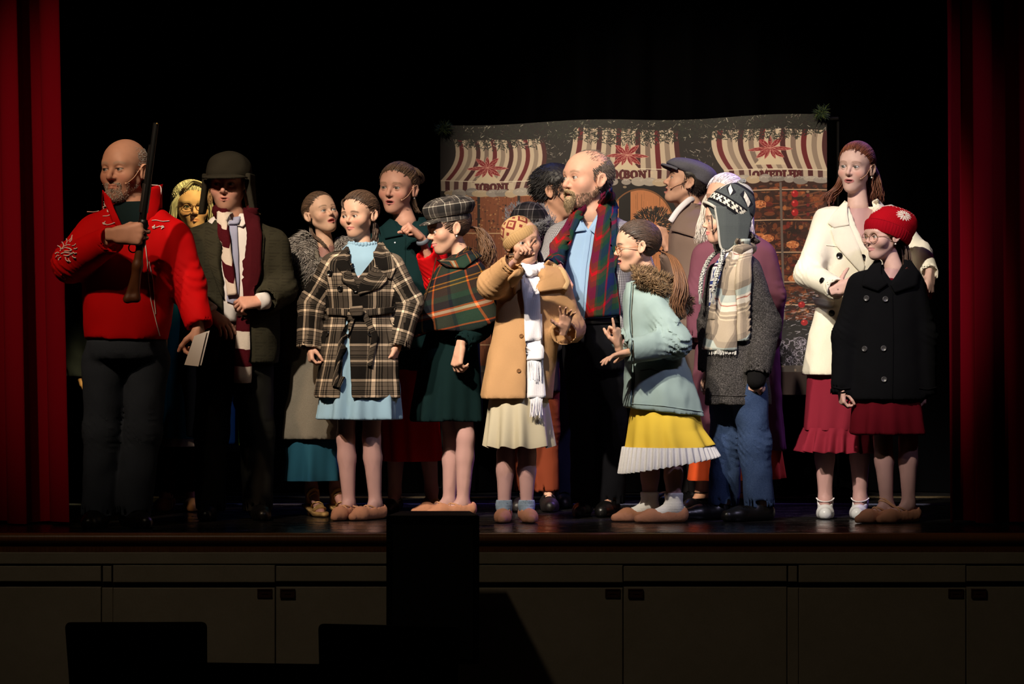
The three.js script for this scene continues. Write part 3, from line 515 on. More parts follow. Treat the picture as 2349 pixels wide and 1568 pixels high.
// ------------------------------------------------------------------ garments
function armF(a, b, c, r0, r1, r2, o = {}) {
  const u = cap(a, b, r0, r1), w = cap(b, c, r1, r2), ax = norm(sub(c, b)), L1 = len(sub(b, a)), inn = cap(b, c, r1, r2 * 0.80);
  const f = (x, y, z) => {
    let d = smin(u(x, y, z), w(x, y, z), 0.03);
    const e = (x - c[0]) * ax[0] + (y - c[1]) * ax[1] + (z - c[2]) * ax[2];
    // folds gather at the elbow
    const de = Math.hypot(x - b[0], y - b[1], z - b[2]); if (d < 0.04 && de < 0.2) d += (o.wr ?? 0.005) * Math.exp(-de * de / 0.012) * Math.sin(((y - b[1]) * 1.3 + (x - b[0]) * 0.9 + (z - b[2])) * 150 + noise(x * 14, y * 14, z * 14) * 3);
    d = smax(d, e, 0.006);
    const hol = Math.hypot(x - c[0] - ax[0] * e, y - c[1] - ax[1] * e, z - c[2] - ax[2] * e) - r2 * 0.80;
    if (e > -0.035) d = smax(d, -hol, 0.004);
    return d;
  };
  f.a = a; f.b = b; f.c = c; f.L1 = L1; f.r = r1; f.pts = [[a, r0], [b, r1], [c, r2]];
  f.uv = (p) => { const ab = sub(b, a), t1 = clamp(dot(sub(p, a), ab) / dot(ab, ab), 0, 1), bc = sub(c, b), t2 = clamp(dot(sub(p, b), bc) / dot(bc, bc), 0, 1); const on2 = w(...p) < u(...p); const m = on2 ? addv(b, bc, t2) : addv(a, ab, t1), dr = norm(on2 ? bc : ab), v = on2 ? L1 + t2 * len(bc) : t1 * L1; let s = norm(cross(dr, [0, 0, -1])); const g = cross(s, dr), q = sub(p, m); return [Math.atan2(dot(q, s), dot(q, g)) * (r0 + r1) / 2, -v]; };
  return f;
}
// o: { torso: rows, prof: options, arms: [[shoulder, elbow, wrist, r0, r1, r2]], cut: [fields removed], add: [fields joined], amp, scale, k, cell, plaid }
function garmentField(t, o) {
  const D = t.D, T = o.torso ? prof(o.torso, D - (o.dz || 0), o.prof) : null, A = (o.arms || []).map(a => armF(t.J(a[0]), t.J(a[1]), t.J(a[2]), a[3], a[4], a[5], { wr: o.wr })), k = o.k || 0.035, amp = o.amp ?? 0.004, sc = o.scale || 9;
  const f0 = (x, y, z) => { let d = T ? T(x, y, z) : 1e3; for (const a of A) d = smin(d, a(x, y, z), k); if (o.add) for (const a of o.add) d = smin(d, a(x, y, z), o.addk || 0.01); return d; };
  const f = (x, y, z) => { let d = f0(x, y, z); if (d < 0.05) { d += amp * (noise(x * sc, y * sc * 0.55, z * sc) + 0.6 * noise(x * sc * 2.3 + 5, y * sc * 1.5, z * sc * 2.3)); if (o.cut) for (const c of o.cut) d = smax(d, -c(x, y, z), 0.005); } return d; };
  const P = A.flatMap(a => a.pts), lo = [0, 1, 2].map(i => Math.min(T ? T.lo[i] : 1e9, ...P.map(([p, r]) => p[i] - r - 0.03))), hi = [0, 1, 2].map(i => Math.max(T ? T.hi[i] : -1e9, ...P.map(([p, r]) => p[i] + r + 0.03)));
  f.lo = lo; f.hi = hi; f.T = T; f.A = A; f.f0 = f0; return f;
}
function garment(t, name, mat, o, under) {
  const f = garmentField(t, o), T = f.T, A = f.A;
  let reg = boxReg, uv = boxUv;
  if (o.plaid) {
    const R = o.plaid;
    reg = (x, y, z) => { let b = T ? T(x, y, z) : 1e3, r = -1; A.forEach((a, i) => { const d = a(x, y, z); if (d < b) { b = d; r = i; } }); if (r < 0) { const c = T.axis(y); return x - c[0] < 0 ? 0 : 1; } const w = A[r].uv([x, y, z])[0]; return 2 + r * 2 + (w < 0 ? 0 : 1); };
    uv = (x, y, z, r) => {
      if (r < 2) { const c = T.axis(y); let th = Math.atan2((x - c[0]) / c[1], (z - c[3]) / c[2]); if (r === 0 && th > 1.57) th -= 2 * Math.PI; if (r === 1 && th < -1.57) th += 2 * Math.PI; return [th * R + (o.u0 || 0), y + (o.v0 || 0) + (o.sag || 0) * Math.cos(th)]; }
      const a = A[(r - 2) >> 1], q = a.uv([x, y, z]), per = Math.PI * (a.pts[0][1] + a.pts[1][1]); if ((r & 1) === 0 && q[0] > per / 4) q[0] -= per; if ((r & 1) === 1 && q[0] < -per / 4) q[0] += per; return q; };
  }
  const m = part(t, name, net(f, f.lo, f.hi, o.cell || 0.0108, { uv, reg }), mat, under);
  m.f = f; return m;
}
// removes what lies in front inside a pixel polygon (an open collar, a front that hangs open)
function frontCut(poly, D, dz) {
  const z0 = CZ - D + dz;
  const P = poly.map(([x, y]) => at(x, y, D)), n = P.length;
  return (x, y, z) => { let d = 1e9, s = 1; for (let i = 0, j = n - 1; i < n; j = i++) { const ex = P[j][0] - P[i][0], ey = P[j][1] - P[i][1], wx = x - P[i][0], wy = y - P[i][1], h = clamp((wx * ex + wy * ey) / (ex * ex + ey * ey), 0, 1); d = Math.min(d, (wx - ex * h) ** 2 + (wy - ey * h) ** 2); const c1 = y >= P[i][1], c2 = y < P[j][1], c3 = ex * wy > ey * wx; if ((c1 && c2 && c3) || (!c1 && !c2 && !c3)) s = -s; } return Math.max(s * Math.sqrt(d), z0 - z); };
}
// a skirt hung from a waist to a hem, pleated; rows [y, left, right, half depth, forward]; hemTilt in metres across x
function skirtGeo(D, rows, o = {}) {
  const R = rows.map(([py, xl, xr, rz, dz = 0]) => { const a = at(xl, py, D - dz), b = at(xr, py, D - dz); return [a[1], (a[0] + b[0]) / 2, (b[0] - a[0]) / 2, rz, a[2]]; }), N = o.seg || 144, m = (o.m || 10), P = [], U = [], I = [], th = 0.004, nP = o.n || 12, V = rows.length - 1;
  for (const inn of [0, 1]) for (let i = 0; i <= m * V; i++) {
    const s = Math.min((i / m) | 0, V - 1), t = i / m - s, a = R[s], b = R[s + 1], k = i / (m * V), r = a.map((q, j) => mix(q, b[j], t));
    for (let j = 0; j <= N; j++) {
      const th0 = j / N * Math.PI * 2, w = Math.sin(nP * th0 + (o.ph || 0) + 0.9 * Math.sin(3 * th0 + 1) + (o.jit || 0.5) * Math.sin(7 * th0)), fold = (o.amp || 0.08) * (o.keep ? mix(o.keep, 1, k) : k) * (o.sharp ? Math.sign(w) * Math.pow(Math.abs(w), o.sharp) : w), q = 1 + fold;
      const x = r[1] + (r[2] * q - inn * th) * Math.sin(th0), z = r[4] + (r[3] * q - inn * th) * Math.cos(th0);
      P.push(x, r[0] + (o.tilt || 0) * k * (x - r[1]) + (o.hemWave || 0) * k * w, z); U.push(j / N * 2 * Math.PI * (R[V][2] + R[V][3]) / 2, r[0]);
    }
  }
  const row = N + 1, half = (m * V + 1) * row;
  for (let i = 0; i < m * V; i++) for (let j = 0; j < N; j++) { const a = i * row + j, b = a + 1, c = a + row, d = c + 1; I.push(a, c, b, b, c, d, a + half, b + half, c + half, b + half, d + half, c + half); }
  for (let j = 0; j < N; j++) { const a = m * V * row + j, b = a + 1; I.push(a, a + half, b, b, a + half, b + half); }
  const g = new THREE.BufferGeometry(); g.setAttribute('position', new THREE.Float32BufferAttribute(P, 3)); g.setAttribute('uv', new THREE.Float32BufferAttribute(U, 2)); g.setIndex(I); g.computeVertexNormals(); return g;
}
function button(t, under, px, py, r, mat) { const f = under.f, p = hit(f, px, py, t.D - 0.5, t.D + 0.5), n = grad(f, p, 0.01); return part(t, 'button', orient(buttonGeo(r), addv(p, n, -0.001), n), mat, under); }
function fringe(pts, l, mat, t, under, o = {}) { const gs = []; for (const p of pts) { const a = [p[0], p[1], p[2]], e = [p[0] + rr(-1, 1) * l * 0.12, p[1] - l * rr(0.85, 1.1), p[2] + rr(-1, 1) * l * 0.08 + (o.out || 0)]; gs.push(tube([a, [mix(a[0], e[0], 0.5) + rr(-1, 1) * 0.003, mix(a[1], e[1], 0.5), mix(a[2], e[2], 0.5)], e], o.r || 0.0022, 4)); } return part(t, 'fringe', merge(gs), mat, under); }
// pulls a point towards c until it lies on the field
function shrink(f, p, c, off) { const to = norm(sub(c, p)), L = len(sub(c, p)); let q = 0; for (let k = 0; k < 40; k++) { const d = f(...addv(p, to, q)) - off; if (Math.abs(d) < 0.0006) break; q += d * 0.8; if (q > L || q < -0.05) { q = clamp(q, -0.05, L); break; } } return addv(p, to, q); }
// ------------------------------------------------------------------ feet
function shoeField(leg, o) {
  const { heel, dir, ankle } = leg, L = o.L || 0.24, s = o.w || 1, hz = o.heel || 0, hb = [heel[0] - dir[0] * 0.004, 0.032 + hz, heel[2] - dir[2] * 0.004], ball = addv([heel[0], 0.026, heel[2]], dir, L * 0.60), toe = addv([heel[0], o.toeH || 0.018, heel[2]], dir, L * 0.83);
  const top = addv([heel[0], 0.060 + hz * 0.9, heel[2]], dir, 0.055);
  const body = uni([cap(hb, ball, 0.036 * s, 0.038 * s), cap(ball, toe, 0.038 * s, (o.toe || 0.024) * s), cap([hb[0], hb[1] + 0.014, hb[2]], top, 0.034 * s, 0.030 * s)], 0.02);
  const open = o.open === undefined ? null : uni([ell(addv([heel[0], o.openY || 0.085, heel[2]], dir, o.open), [0.034 * s, 0.042, 0.034 * s]), cap(addv([heel[0], (o.openY || 0.085) + 0.004, heel[2]], dir, 0.01), addv([heel[0], (o.openY || 0.085) - 0.006, heel[2]], dir, o.open + (o.openL || 0.035)), 0.036 * s, 0.030 * s)], 0.01);
  const f = (x, y, z) => { let d = body(x, y, z) + (o.gather ? 0.0006 * Math.sin((x * dir[0] + z * dir[2]) * 260 + noise(x * 40, y * 40, z * 40) * 4) * ss(0.0, 0.02, y) : 0); const u = (x - heel[0]) * dir[0] + (z - heel[2]) * dir[2], arch = hz ? hz * ss(L * 0.45, L * 0.05, u) : 0; d = smax(d, (arch * 0.96) - y + 0.001, 0.008); if (open) d = smax(d, -open(x, y, z), 0.004); if (o.topY) d = smax(d, y - o.topY - hz * ss(L * 0.5, 0, u), 0.004); return d; };
  const c = addv([heel[0], 0.05, heel[2]], dir, L * 0.4); f.lo = [c[0] - 0.19, -0.004, c[2] - 0.19]; f.hi = [c[0] + 0.19, 0.16, c[2] + 0.19]; return f;
}
function ballet(t, leg, mat = M.slipper, L) {
  const f = shoeField(leg, { L: L || 0.235, open: 0.045, openY: 0.079, openL: 0.045, toe: 0.022, gather: 1, w: 0.94 }), sh = part(t, 'ballet_slipper', net(f, f.lo, f.hi, 0.0052, { uv: boxUv, reg: boxReg }), mat);
  const side = [leg.dir[2], 0, -leg.dir[0]], fb = t.bodyF, straps = [];
  for (const q of [1, -1]) { const pts = []; for (let i = 0; i <= 12; i++) { const u = i / 12, a = mix(-1.35, 1.35, u) * q, fw = mix(0.052, 0.092, u), ca = Math.max(Math.cos(a), 0) * 0.075; const c = addv([leg.heel[0], 0.048, leg.heel[2]], leg.dir, fw); let p = [c[0] + side[0] * Math.sin(a) * 0.07 + leg.dir[0] * ca, c[1] + ca * 0.8, c[2] + side[2] * Math.sin(a) * 0.07 + leg.dir[2] * ca]; const to = norm(sub(c, p)); p = shrink(fb, p, c, 0.002); pts.push(p); } straps.push(tube(pts, 0.0042, 5, { flat: 0.45 })); }
  part(t, 'elastic_strap', merge(straps), M.elastic, sh); return sh;
}
function sock(t, leg, mat, y1, r = 1) { const q = leg, top = [mix(q.ankle[0], q.knee[0], (y1 - q.ankle[1]) / (q.knee[1] - q.ankle[1])), y1, mix(q.ankle[2], q.knee[2], (y1 - q.ankle[1]) / (q.knee[1] - q.ankle[1]))]; const fb = t.bodyF; const f = (x, y, z) => { const near = Math.hypot(x - q.ankle[0] - (q.dir[0] * 0.04), z - q.ankle[2] - q.dir[2] * 0.04); return Math.max(smax(fb(x, y, z) - 0.0055 * r - (y > y1 - 0.03 ? 0.0012 : 0) - 0.0008 * Math.sin(y * 500), y - y1, 0.003), near - 0.14, -y + 0.004); }; return part(t, 'sock', net(f, [q.ankle[0] - 0.15, 0, q.ankle[2] - 0.15], [q.ankle[0] + 0.15, y1 + 0.02, q.ankle[2] + 0.15], 0.005, { uv: boxUv, reg: boxReg }), mat); }
function leatherShoe(t, leg, mat, L = 0.27, o = {}) { const f = shoeField(leg, { L, toe: 0.028, topY: 0.083, w: 1.12, toeH: 0.026, ...o }), sh = part(t, 'shoe', net(f, f.lo, f.hi, 0.008, { uv: boxUv, reg: boxReg }), mat); const lac = [], side = [leg.dir[2], 0, -leg.dir[0]]; for (let k = 0; k < 4; k++) { const c = addv([leg.heel[0], 0, leg.heel[2]], leg.dir, L * (0.34 + 0.07 * k)), pts = []; for (let i = 0; i <= 6; i++) { const a = mix(-0.7, 0.7, i / 6); let p = [c[0] + side[0] * Math.sin(a) * 0.06, 0.03 + Math.cos(a) * 0.07, c[2] + side[2] * Math.sin(a) * 0.06]; const to = norm(sub([c[0], 0.03, c[2]], p)); p = shrink(f, p, [c[0], 0.03, c[2]], 0.001); pts.push(p); } lac.push(tube(pts, 0.0024, 4)); } part(t, 'laces', merge(lac), M.black, sh); return sh; }
// ------------------------------------------------------------------ hair and headwear, all in the head's own frame
const streak = (c, sp, amt = 0.35) => (x, y, z) => { const a = Math.atan2(x, z + 0.02), n = noise(a * 16, y * 9, z * 30) * 0.6 + noise(x * 160, y * 22, z * 160) * 0.6; const k = 1 + amt * n; return [c[0] * k, c[1] * k, c[2] * k]; };
// cap of hair over the skull: t thickness, line: forehead height of the hairline, side: how far the sides come forward, low: lower edge at the back
function hairCap(t, c, o = {}) {
  const f = t.hf, th = o.t ?? 0.009, line = o.line ?? 0.062, low = o.low ?? -0.055, sideZ = o.side ?? 0.022, comb = o.comb || 'back';
  const shell = grown(f.skull, th), vol = o.vol ? uni([shell, ...o.vol], 0.025) : shell;
  const d0 = (x, y, z) => {
    const ax = Math.abs(x), fr0 = y > line - 0.03 ? mix(sideZ, 0.094, ss(line - 0.035, line + 0.026, y + 0.10 * ax * (o.peak ?? 1) - 0.004)) : sideZ;
    let d = vol(x, y, z) + (th - 0.0025) * (1 - ss(0.0, 0.035, fr0 - z));
    const part0 = o.part !== undefined ? 0.004 * Math.exp(-((x - o.part) ** 2) / 0.00002) * (y > 0.05 ? 1 : 0) : 0;
    const g = comb === 'back' ? Math.sin(Math.atan2(x, y + 0.02) * 46 + noise(x * 30, y * 30, z * 12) * 2.5) : comb === 'down' ? Math.sin(Math.atan2(x, z + 0.01) * 52 + noise(x * 25, y * 8, z * 25) * 3) : noise(x * 110, y * 110, z * 110) * 1.6;
    d += 0.0011 * (o.rough || 1) * g + part0;
    // bare face: in front of a line that runs from the forehead down past the temples
    const front = y > line - 0.03 ? mix(sideZ, 0.094, ss(line - 0.035, line + 0.026, y + 0.10 * ax * (o.peak ?? 1) - 0.004)) : sideZ - ss(line - 0.03, -0.05, y) * (o.burn ?? 0.016);
    d = smax(d, z - front, 0.006);
    d = smax(d, (low + (z + 0.09) * (o.slope ?? 0.35)) - y, 0.008);
    // leave the ears free
    if (!o.overEar) d = smax(d, -(Math.hypot((y + 0.004) / 0.036, (z + 0.008) / 0.024) - 1) * 0.022 - (ax > 0.06 ? 0 : 1), 0.004);
    return d;
  };
  return net(d0, [-0.13, -0.14, -0.16], [0.13, 0.18, 0.13], o.cell || 0.005, { color: streak(c, 1, o.amt) });
}
// strands following a curve: pts in head frame
function locks(pts, n, spread, r, c, o = {}) {
  n = Math.round(n * 1.35); r *= 0.72; const gs = []; for (let i = 0; i < n; i++) {
    const a = rnd() * 6.283, q = Math.sqrt(rnd()) * spread, ox = Math.cos(a) * q, oy = Math.sin(a) * q, ph = rnd() * 6.28, k = 0.65 + rnd() * 0.6, col = [c[0] * k, c[1] * k, c[2] * k], endT = rr(o.cut || 0.85, 1);
    const L = curve(pts, o.seg || 11).map((p, j, all) => { const t = j / (all.length - 1), w = (o.width ? o.width(t) : 1), wv = (o.curl || 0) * t; return [p[0] + ox * w + wv * Math.sin(ph + t * (o.freq || 9)), p[1] + oy * w * 0.4, p[2] + oy * w + wv * Math.cos(ph * 1.7 + t * (o.freq || 9))]; });
    const keep = L.slice(0, Math.max(4, Math.ceil(L.length * endT)));
    gs.push(tube(keep, u => r * (o.root ? mix(o.root, 1, Math.min(u * 3, 1)) : 1) * (1 - 0.85 * Math.max(0, u - 0.6) / 0.4), 4, { color: () => col }));
  }
  return merge(gs);
}
// strands lying on the skull, combed from the hairline to where the hair is tied (or to the nape)
function combed(t, c, n, to, o = {}) {
  const gs = [], sk = grown(t.hf.skull, (o.t ?? 0.010) - 0.0005), line = o.line ?? 0.062;
  for (let i = 0; i < n; i++) {
    const a = rr(-1, 1) * (o.wide ?? 1.45), y0 = line + 0.012 - (1 - Math.cos(a)) * 0.085 + rr(-0.004, 0.03), x0 = Math.sin(a) * 0.075, z0 = mix(0.078, 0.012, ss(0.3, 1.4, Math.abs(a))) - rr(0, 0.05), pts = [], k = rr(0.5, 2.1), col = c.map(q => q * k), e = [to[0] + rr(-1, 1) * 0.016, to[1] + rr(-1, 1) * 0.016, to[2]];
    for (let j = 0; j <= 7; j++) { const u = j / 7; let p = [mix(x0, e[0], u) + Math.sin(a) * 0.03 * Math.sin(u * 3.14), mix(y0, e[1], u) + Math.cos(a) * 0.05 * Math.sin(u * 3.14), mix(z0, e[2], u)]; const q = norm(sub(p, [0, 0.03, -0.012])); for (let m = 0; m < 14; m++) { const d = sk(...p); if (Math.abs(d) < 0.0005) break; p = addv(p, q, -d * 0.8); } pts.push(p); }
    gs.push(tube(pts, u => 0.0021 * (0.35 + Math.min(u * 6, 1) * 0.65), 4, { color: () => col }));
  }
  return merge(gs);
}
// short hairs standing on the head where keep(x, y, z) says so
function shorn(t, c, n, l, keep, o = {}) {
  const gs = []; for (let i = 0, tr = 0; i < n && tr < n * 30; tr++) {
    const u = rr(-1, 1), a = rr(0, 6.2832), q = Math.sqrt(1 - u * u), d = [q * Math.cos(a), u, q * Math.sin(a)]; let p = [d[0] * 0.16, 0.02 + d[1] * 0.16, -0.012 + d[2] * 0.16];
    for (let m = 0; m < 24; m++) { const v = (o.field || t.hf)(...p); if (v < 0.0005) break; p = addv(p, d, -v * 0.8); }
    if (!keep(p[0], p[1], p[2])) continue; i++;
    const k = rr(0.6, 1.4), fl = o.flow ? o.flow(p) : [0, -0.8, -0.5], L = l * rr(0.6, 1.2), e = norm([d[0] * 0.45 + fl[0] + rr(-0.2, 0.2), d[1] * 0.45 + fl[1] + rr(-0.2, 0.2), d[2] * 0.45 + fl[2] + rr(-0.2, 0.2)]);
    gs.push(tube([addv(p, d, -0.002), addv(addv(p, d, 0.0015), e, L * 0.5), addv(p, e, L)], w => (o.r || 0.0012) * (1 - 0.6 * w), 3, { color: () => c.map(x => x * k) }));
  }
  return merge(gs);
}
function glasses(t, o = {}) {
  const f = t.hf, e = f.eyY, w = f.w, gs = [], rx = o.rx || 0.0235, ry = o.ry || 0.0205, z = o.z || 0.098, cx = 0.0325 * w, yy = e - 0.003;
  const ring = s => { const pts = []; for (let i = 0; i <= 28; i++) { const a = i / 28 * 2 * Math.PI, q = o.square ? Math.pow(Math.abs(Math.cos(a)), 0.7) * Math.sign(Math.cos(a)) : Math.cos(a); pts.push([s * cx + q * rx, yy + Math.sin(a) * ry, z - Math.abs(s * cx + q * rx) * 0.22]); } return tube(pts, o.r || 0.0013, 5); };
  gs.push(ring(1), ring(-1), tube(curve([[-cx + rx, yy + 0.004, z - 0.003], [0, yy + 0.008, z], [cx - rx, yy + 0.004, z - 0.003]], 8), o.r || 0.0013, 5));
  for (const s of [1, -1]) gs.push(tube(curve([[s * (cx + rx), yy + 0.006, z - 0.013], [s * 0.074 * w, yy + 0.006, 0.05], [s * 0.080 * w, yy + 0.006, -0.005], [s * 0.082 * w, yy - 0.014, -0.026]], 14), o.r || 0.0013, 5));
  const m = part(t, 'glasses', onHead(t, merge(gs)), o.mat || M.wire);
  for (const s of [1, -1]) { const g = new THREE.CircleGeometry(1, 24); g.scale(rx * 0.97, ry * 0.97, 1); g.rotateY(s * 0.22); g.translate(s * cx, yy, z - cx * 0.22); part(t, 'lens', onHead(t, g), M.lens, m); }
  return m;
}
function headset(t, s, mat = M.micSkin) { const w = t.hf.w, m = part(t, 'headset_microphone', onHead(t, merge([tube(curve([[s * 0.086 * w, -0.03, -0.022], [s * 0.089 * w, 0.022, -0.012], [s * 0.081 * w, 0.006, 0.012], [s * 0.073 * w, -0.03, 0.045], [s * 0.058 * w, -0.052, 0.068]], 22), 0.0013, 5), (() => { const g = new THREE.SphereGeometry(0.004, 8, 6); g.scale(1, 1, 1.5); g.translate(s * 0.056 * w, -0.053, 0.071); return g; })()])), mat); return m; }
function earring(t, s, mat = M.pearl) { const g = new THREE.SphereGeometry(0.0042, 10, 8); g.translate(s * 0.083 * t.hf.w, -0.039, -0.004); return part(t, 'earring', onHead(t, g), mat); }
// knitted hat: rows of radius up the crown with a turned-up brim; tilt leans it back
function knitHat(t, mat, brimMat, o = {}) {
  const N = 72, P = [], U = [], I = [], rows = o.rows, rows2 = []; for (let i = 0; i <= 30; i++) rows2.push(polyAt(rows, i / 30));
  rows2.forEach(([y, r, z], i) => { for (let j = 0; j <= N; j++) { const a = j / N * 2 * Math.PI, k = 1 + 0.012 * Math.sin(a * 36), lump = 1 + 0.03 * noise(Math.cos(a) * 2 + 5, y * 20, Math.sin(a) * 2) * (i / 30); P.push(Math.sin(a) * r * 0.90 * k * lump, y, z + Math.cos(a) * r * 1.12 * k * lump); U.push(j / N, i / 30); } });
  for (let i = 0; i < 30; i++) for (let j = 0; j < N; j++) { const a = i * (N + 1) + j, b = a + 1, c = a + N + 1, d = c + 1; I.push(a, b, c, b, d, c); }
  const g = new THREE.BufferGeometry(); g.setAttribute('position', new THREE.Float32BufferAttribute(P, 3)); g.setAttribute('uv', new THREE.Float32BufferAttribute(U, 2)); g.setIndex(I); g.computeVertexNormals();
  const tf = q => { q.rotateX(-(o.tilt || 0)); if (o.roll) q.rotateZ(o.roll); if (o.move) q.translate(...o.move); return onHead(t, q); };
  const m = part(t, o.name || 'knit_hat', tf(g), mat);
  if (o.brim) { const [y0, y1, r0, r1, z0] = o.brim, Q = [], V = [], K = []; const ring = 8; for (let i = 0; i <= ring; i++) { const b = i / ring * 2 * Math.PI, yy = mix(y0, y1, 0.5 - 0.5 * Math.cos(b)), th = 0.0075 * Math.sin(b); for (let j = 0; j <= 144; j++) { const a = j / 144 * 2 * Math.PI, rb = mix(r0, r1, (yy - y0) / (y1 - y0)) + th + 0.0014 * Math.sin(a * 46) * (th > 0 ? 1 : 0); Q.push(Math.sin(a) * rb * 0.90, yy, z0 + Math.cos(a) * rb * 1.12); V.push(a * 0.09, yy); } } for (let i = 0; i < ring; i++) for (let j = 0; j < 144; j++) { const a = i * 145 + j, b = a + 1, c = a + 145, d = c + 1; K.push(a, b, c, b, d, c); } const h = new THREE.BufferGeometry(); h.setAttribute('position', new THREE.Float32BufferAttribute(Q, 3)); h.setAttribute('uv', new THREE.Float32BufferAttribute(V, 2)); h.setIndex(K); h.computeVertexNormals(); part(t, 'brim', tf(h), brimMat, m); }
  return m;
}
// thousands of fine hairs rooted on a field inside a pixel polygon
function fur(f, poly, D, n, l, c, o = {}) {
  const xs = poly.map(p => p[0]), ys = poly.map(p => p[1]), x0 = Math.min(...xs), x1 = Math.max(...xs), y0 = Math.min(...ys), y1 = Math.max(...ys), gs = [], P = [], C = [], I = [], Nn = [];
  const inside = (x, y) => { let s = false; for (let i = 0, j = poly.length - 1; i < poly.length; j = i++) if ((poly[i][1] > y) !== (poly[j][1] > y) && x < (poly[j][0] - poly[i][0]) * (y - poly[i][1]) / (poly[j][1] - poly[i][1]) + poly[i][0]) s = !s; return s; };
  for (let i = 0, tries = 0; i < n && tries < n * 20; tries++) {
    const px = rr(x0, x1), py = rr(y0, y1); if (!inside(px, py)) continue; i++;
    const p = hit(f, px, py, D - 0.4, D + 0.4), nn = grad(f, p, 0.01), L = l * rr(0.6, 1.2), flow = o.flow ? o.flow(px, py) : [0, -1, 0];
    const sw = noise(p[0] * 14, p[1] * 14, p[2] * 14) * 1.2, d = norm([nn[0] * 0.7 + flow[0] + sw * 0.5 + rr(-0.25, 0.25), nn[1] * 0.7 + flow[1] + rr(-0.25, 0.25), nn[2] * 0.7 + flow[2] + sw * 0.2 + rr(-0.2, 0.2)]);
    const s = norm(cross(d, nn)), w = (o.w || 0.0022) * rr(0.7, 1.3), k = rr(0.45, 1.35), col = [c[0] * k, c[1] * k, c[2] * k], b = P.length / 3, md = addv(addv(p, d, L * 0.5), nn, L * 0.06), tip = addv(p, d, L), up = norm(cross(s, d));
    const ring = [addv(p, s, -w), addv(p, s, w), addv(p, up, w * 1.2), addv(md, s, -w * 0.8), addv(md, s, w * 0.8), addv(md, up, w), tip];
    for (const q of ring) { P.push(...q); C.push(...col); } I.push(b, b + 1, b + 3, b + 1, b + 4, b + 3, b + 1, b + 2, b + 4, b + 2, b + 5, b + 4, b + 2, b, b + 5, b, b + 3, b + 5, b + 3, b + 4, b + 6, b + 4, b + 5, b + 6, b + 5, b + 3, b + 6);
  }
  const g = new THREE.BufferGeometry(); g.setAttribute('position', new THREE.Float32BufferAttribute(P, 3)); g.setAttribute('color', new THREE.Float32BufferAttribute(C, 3)); g.setIndex(I); g.computeVertexNormals(); return g;
}
// ------------------------------------------------------------------ the hall and the stage
const FLOOR = -1.05;   // floor of the hall; the stage floor is y = 0
const wallM = std([70, 64, 58]), hallM = std([52, 46, 40], { roughness: 0.6 }), blackWall = std([8, 8, 9], { specularIntensity: 0.05 });
struct('floor', box(-8.2, 8.2, FLOOR - 0.2, FLOOR, 0.02, 13.2), hallM);
struct('wall_left', box(-8.4, -8.2, FLOOR - 0.2, 6.9, -5, 13.4), wallM);
struct('wall_right', box(8.2, 8.4, FLOOR - 0.2, 6.9, -5, 13.4), wallM);
struct('wall_rear', box(-8.2, 8.2, FLOOR - 0.2, 6.9, 13.2, 13.4), wallM);
struct('wall_back', box(-8.2, 8.2, FLOOR - 0.2, 6.9, -5, -4.8), blackWall);
struct('ceiling', box(-8.4, 8.4, 6.7, 6.9, -5, 13.4), blackWall);
const roughFloor = dataTex(512, 512, [3, 3], (u, v, i, j) => { const n = 0.5 * noise(u * 9, v * 30, 1) + 0.5 * noise(u * 40, v * 40, 3) + 0.35 * (grain(i, j) - 0.5), w = 62 + 50 * n; return [w, w, w]; }, false);
const stageM = new THREE.MeshStandardMaterial({ color: new THREE.Color().setRGB(0.012, 0.011, 0.011), roughness: 1, roughnessMap: roughFloor });
const stageFloor = box(-8.2, 8.2, -0.03, 0, -4.8, -0.03);
{ const p = stageFloor.attributes.position, uv = stageFloor.attributes.uv; for (let i = 0; i < p.count; i++) uv.setXY(i, p.getX(i), p.getZ(i)); }
struct('floor_stage', stageFloor, stageM);
struct('platform_stage', box(-8.2, 8.2, FLOOR, -0.03, -4.8, -0.09), blackWall);
// rounded wooden nosing
const woodTex = dataTex(512, 128, [1.6, 0.2], (u, v, i, j) => { const g = noise(u * 6, v * 26, 2) * 26 + noise(u * 40, v * 90, 5) * 14 + (grain(i, j) - 0.5) * 10; return [150 + g, 98 + g * 0.8, 52 + g * 0.6]; });
{ const sh = new THREE.Shape(); sh.moveTo(-0.03, 0); sh.lineTo(0.03, 0); sh.absarc(0.03, -0.022, 0.022, Math.PI / 2, -Math.PI / 2, true); sh.lineTo(0.03, -0.048); sh.lineTo(0.022, -0.082); sh.lineTo(-0.03, -0.082); sh.closePath();
  const g = new THREE.ExtrudeGeometry(sh, { depth: 16.4, bevelEnabled: false, curveSegments: 10 }); g.rotateY(Math.PI / 2); g.rotateY(Math.PI); g.scale(1, 1, 1); g.rotateY(Math.PI); g.computeBoundingBox(); g.translate(-8.2, 0, -0.0);
  // extrusion ran along +z, shape x is now -z: mirror so that the round edge faces the hall
  const p = g.attributes.position; for (let i = 0; i < p.count; i++) { p.setZ(i, -p.getZ(i) - 0.03); } const n = g.index; if (!n) { const a = p.array; for (let i = 0; i < a.length; i += 9) for (let k = 0; k < 3; k++) { const t = a[i + k]; a[i + k] = a[i + 3 + k]; a[i + 3 + k] = t; } } g.computeVertexNormals();
  struct('trim_1', g, new THREE.MeshStandardMaterial({ map: woodTex, roughness: 0.35 })); }
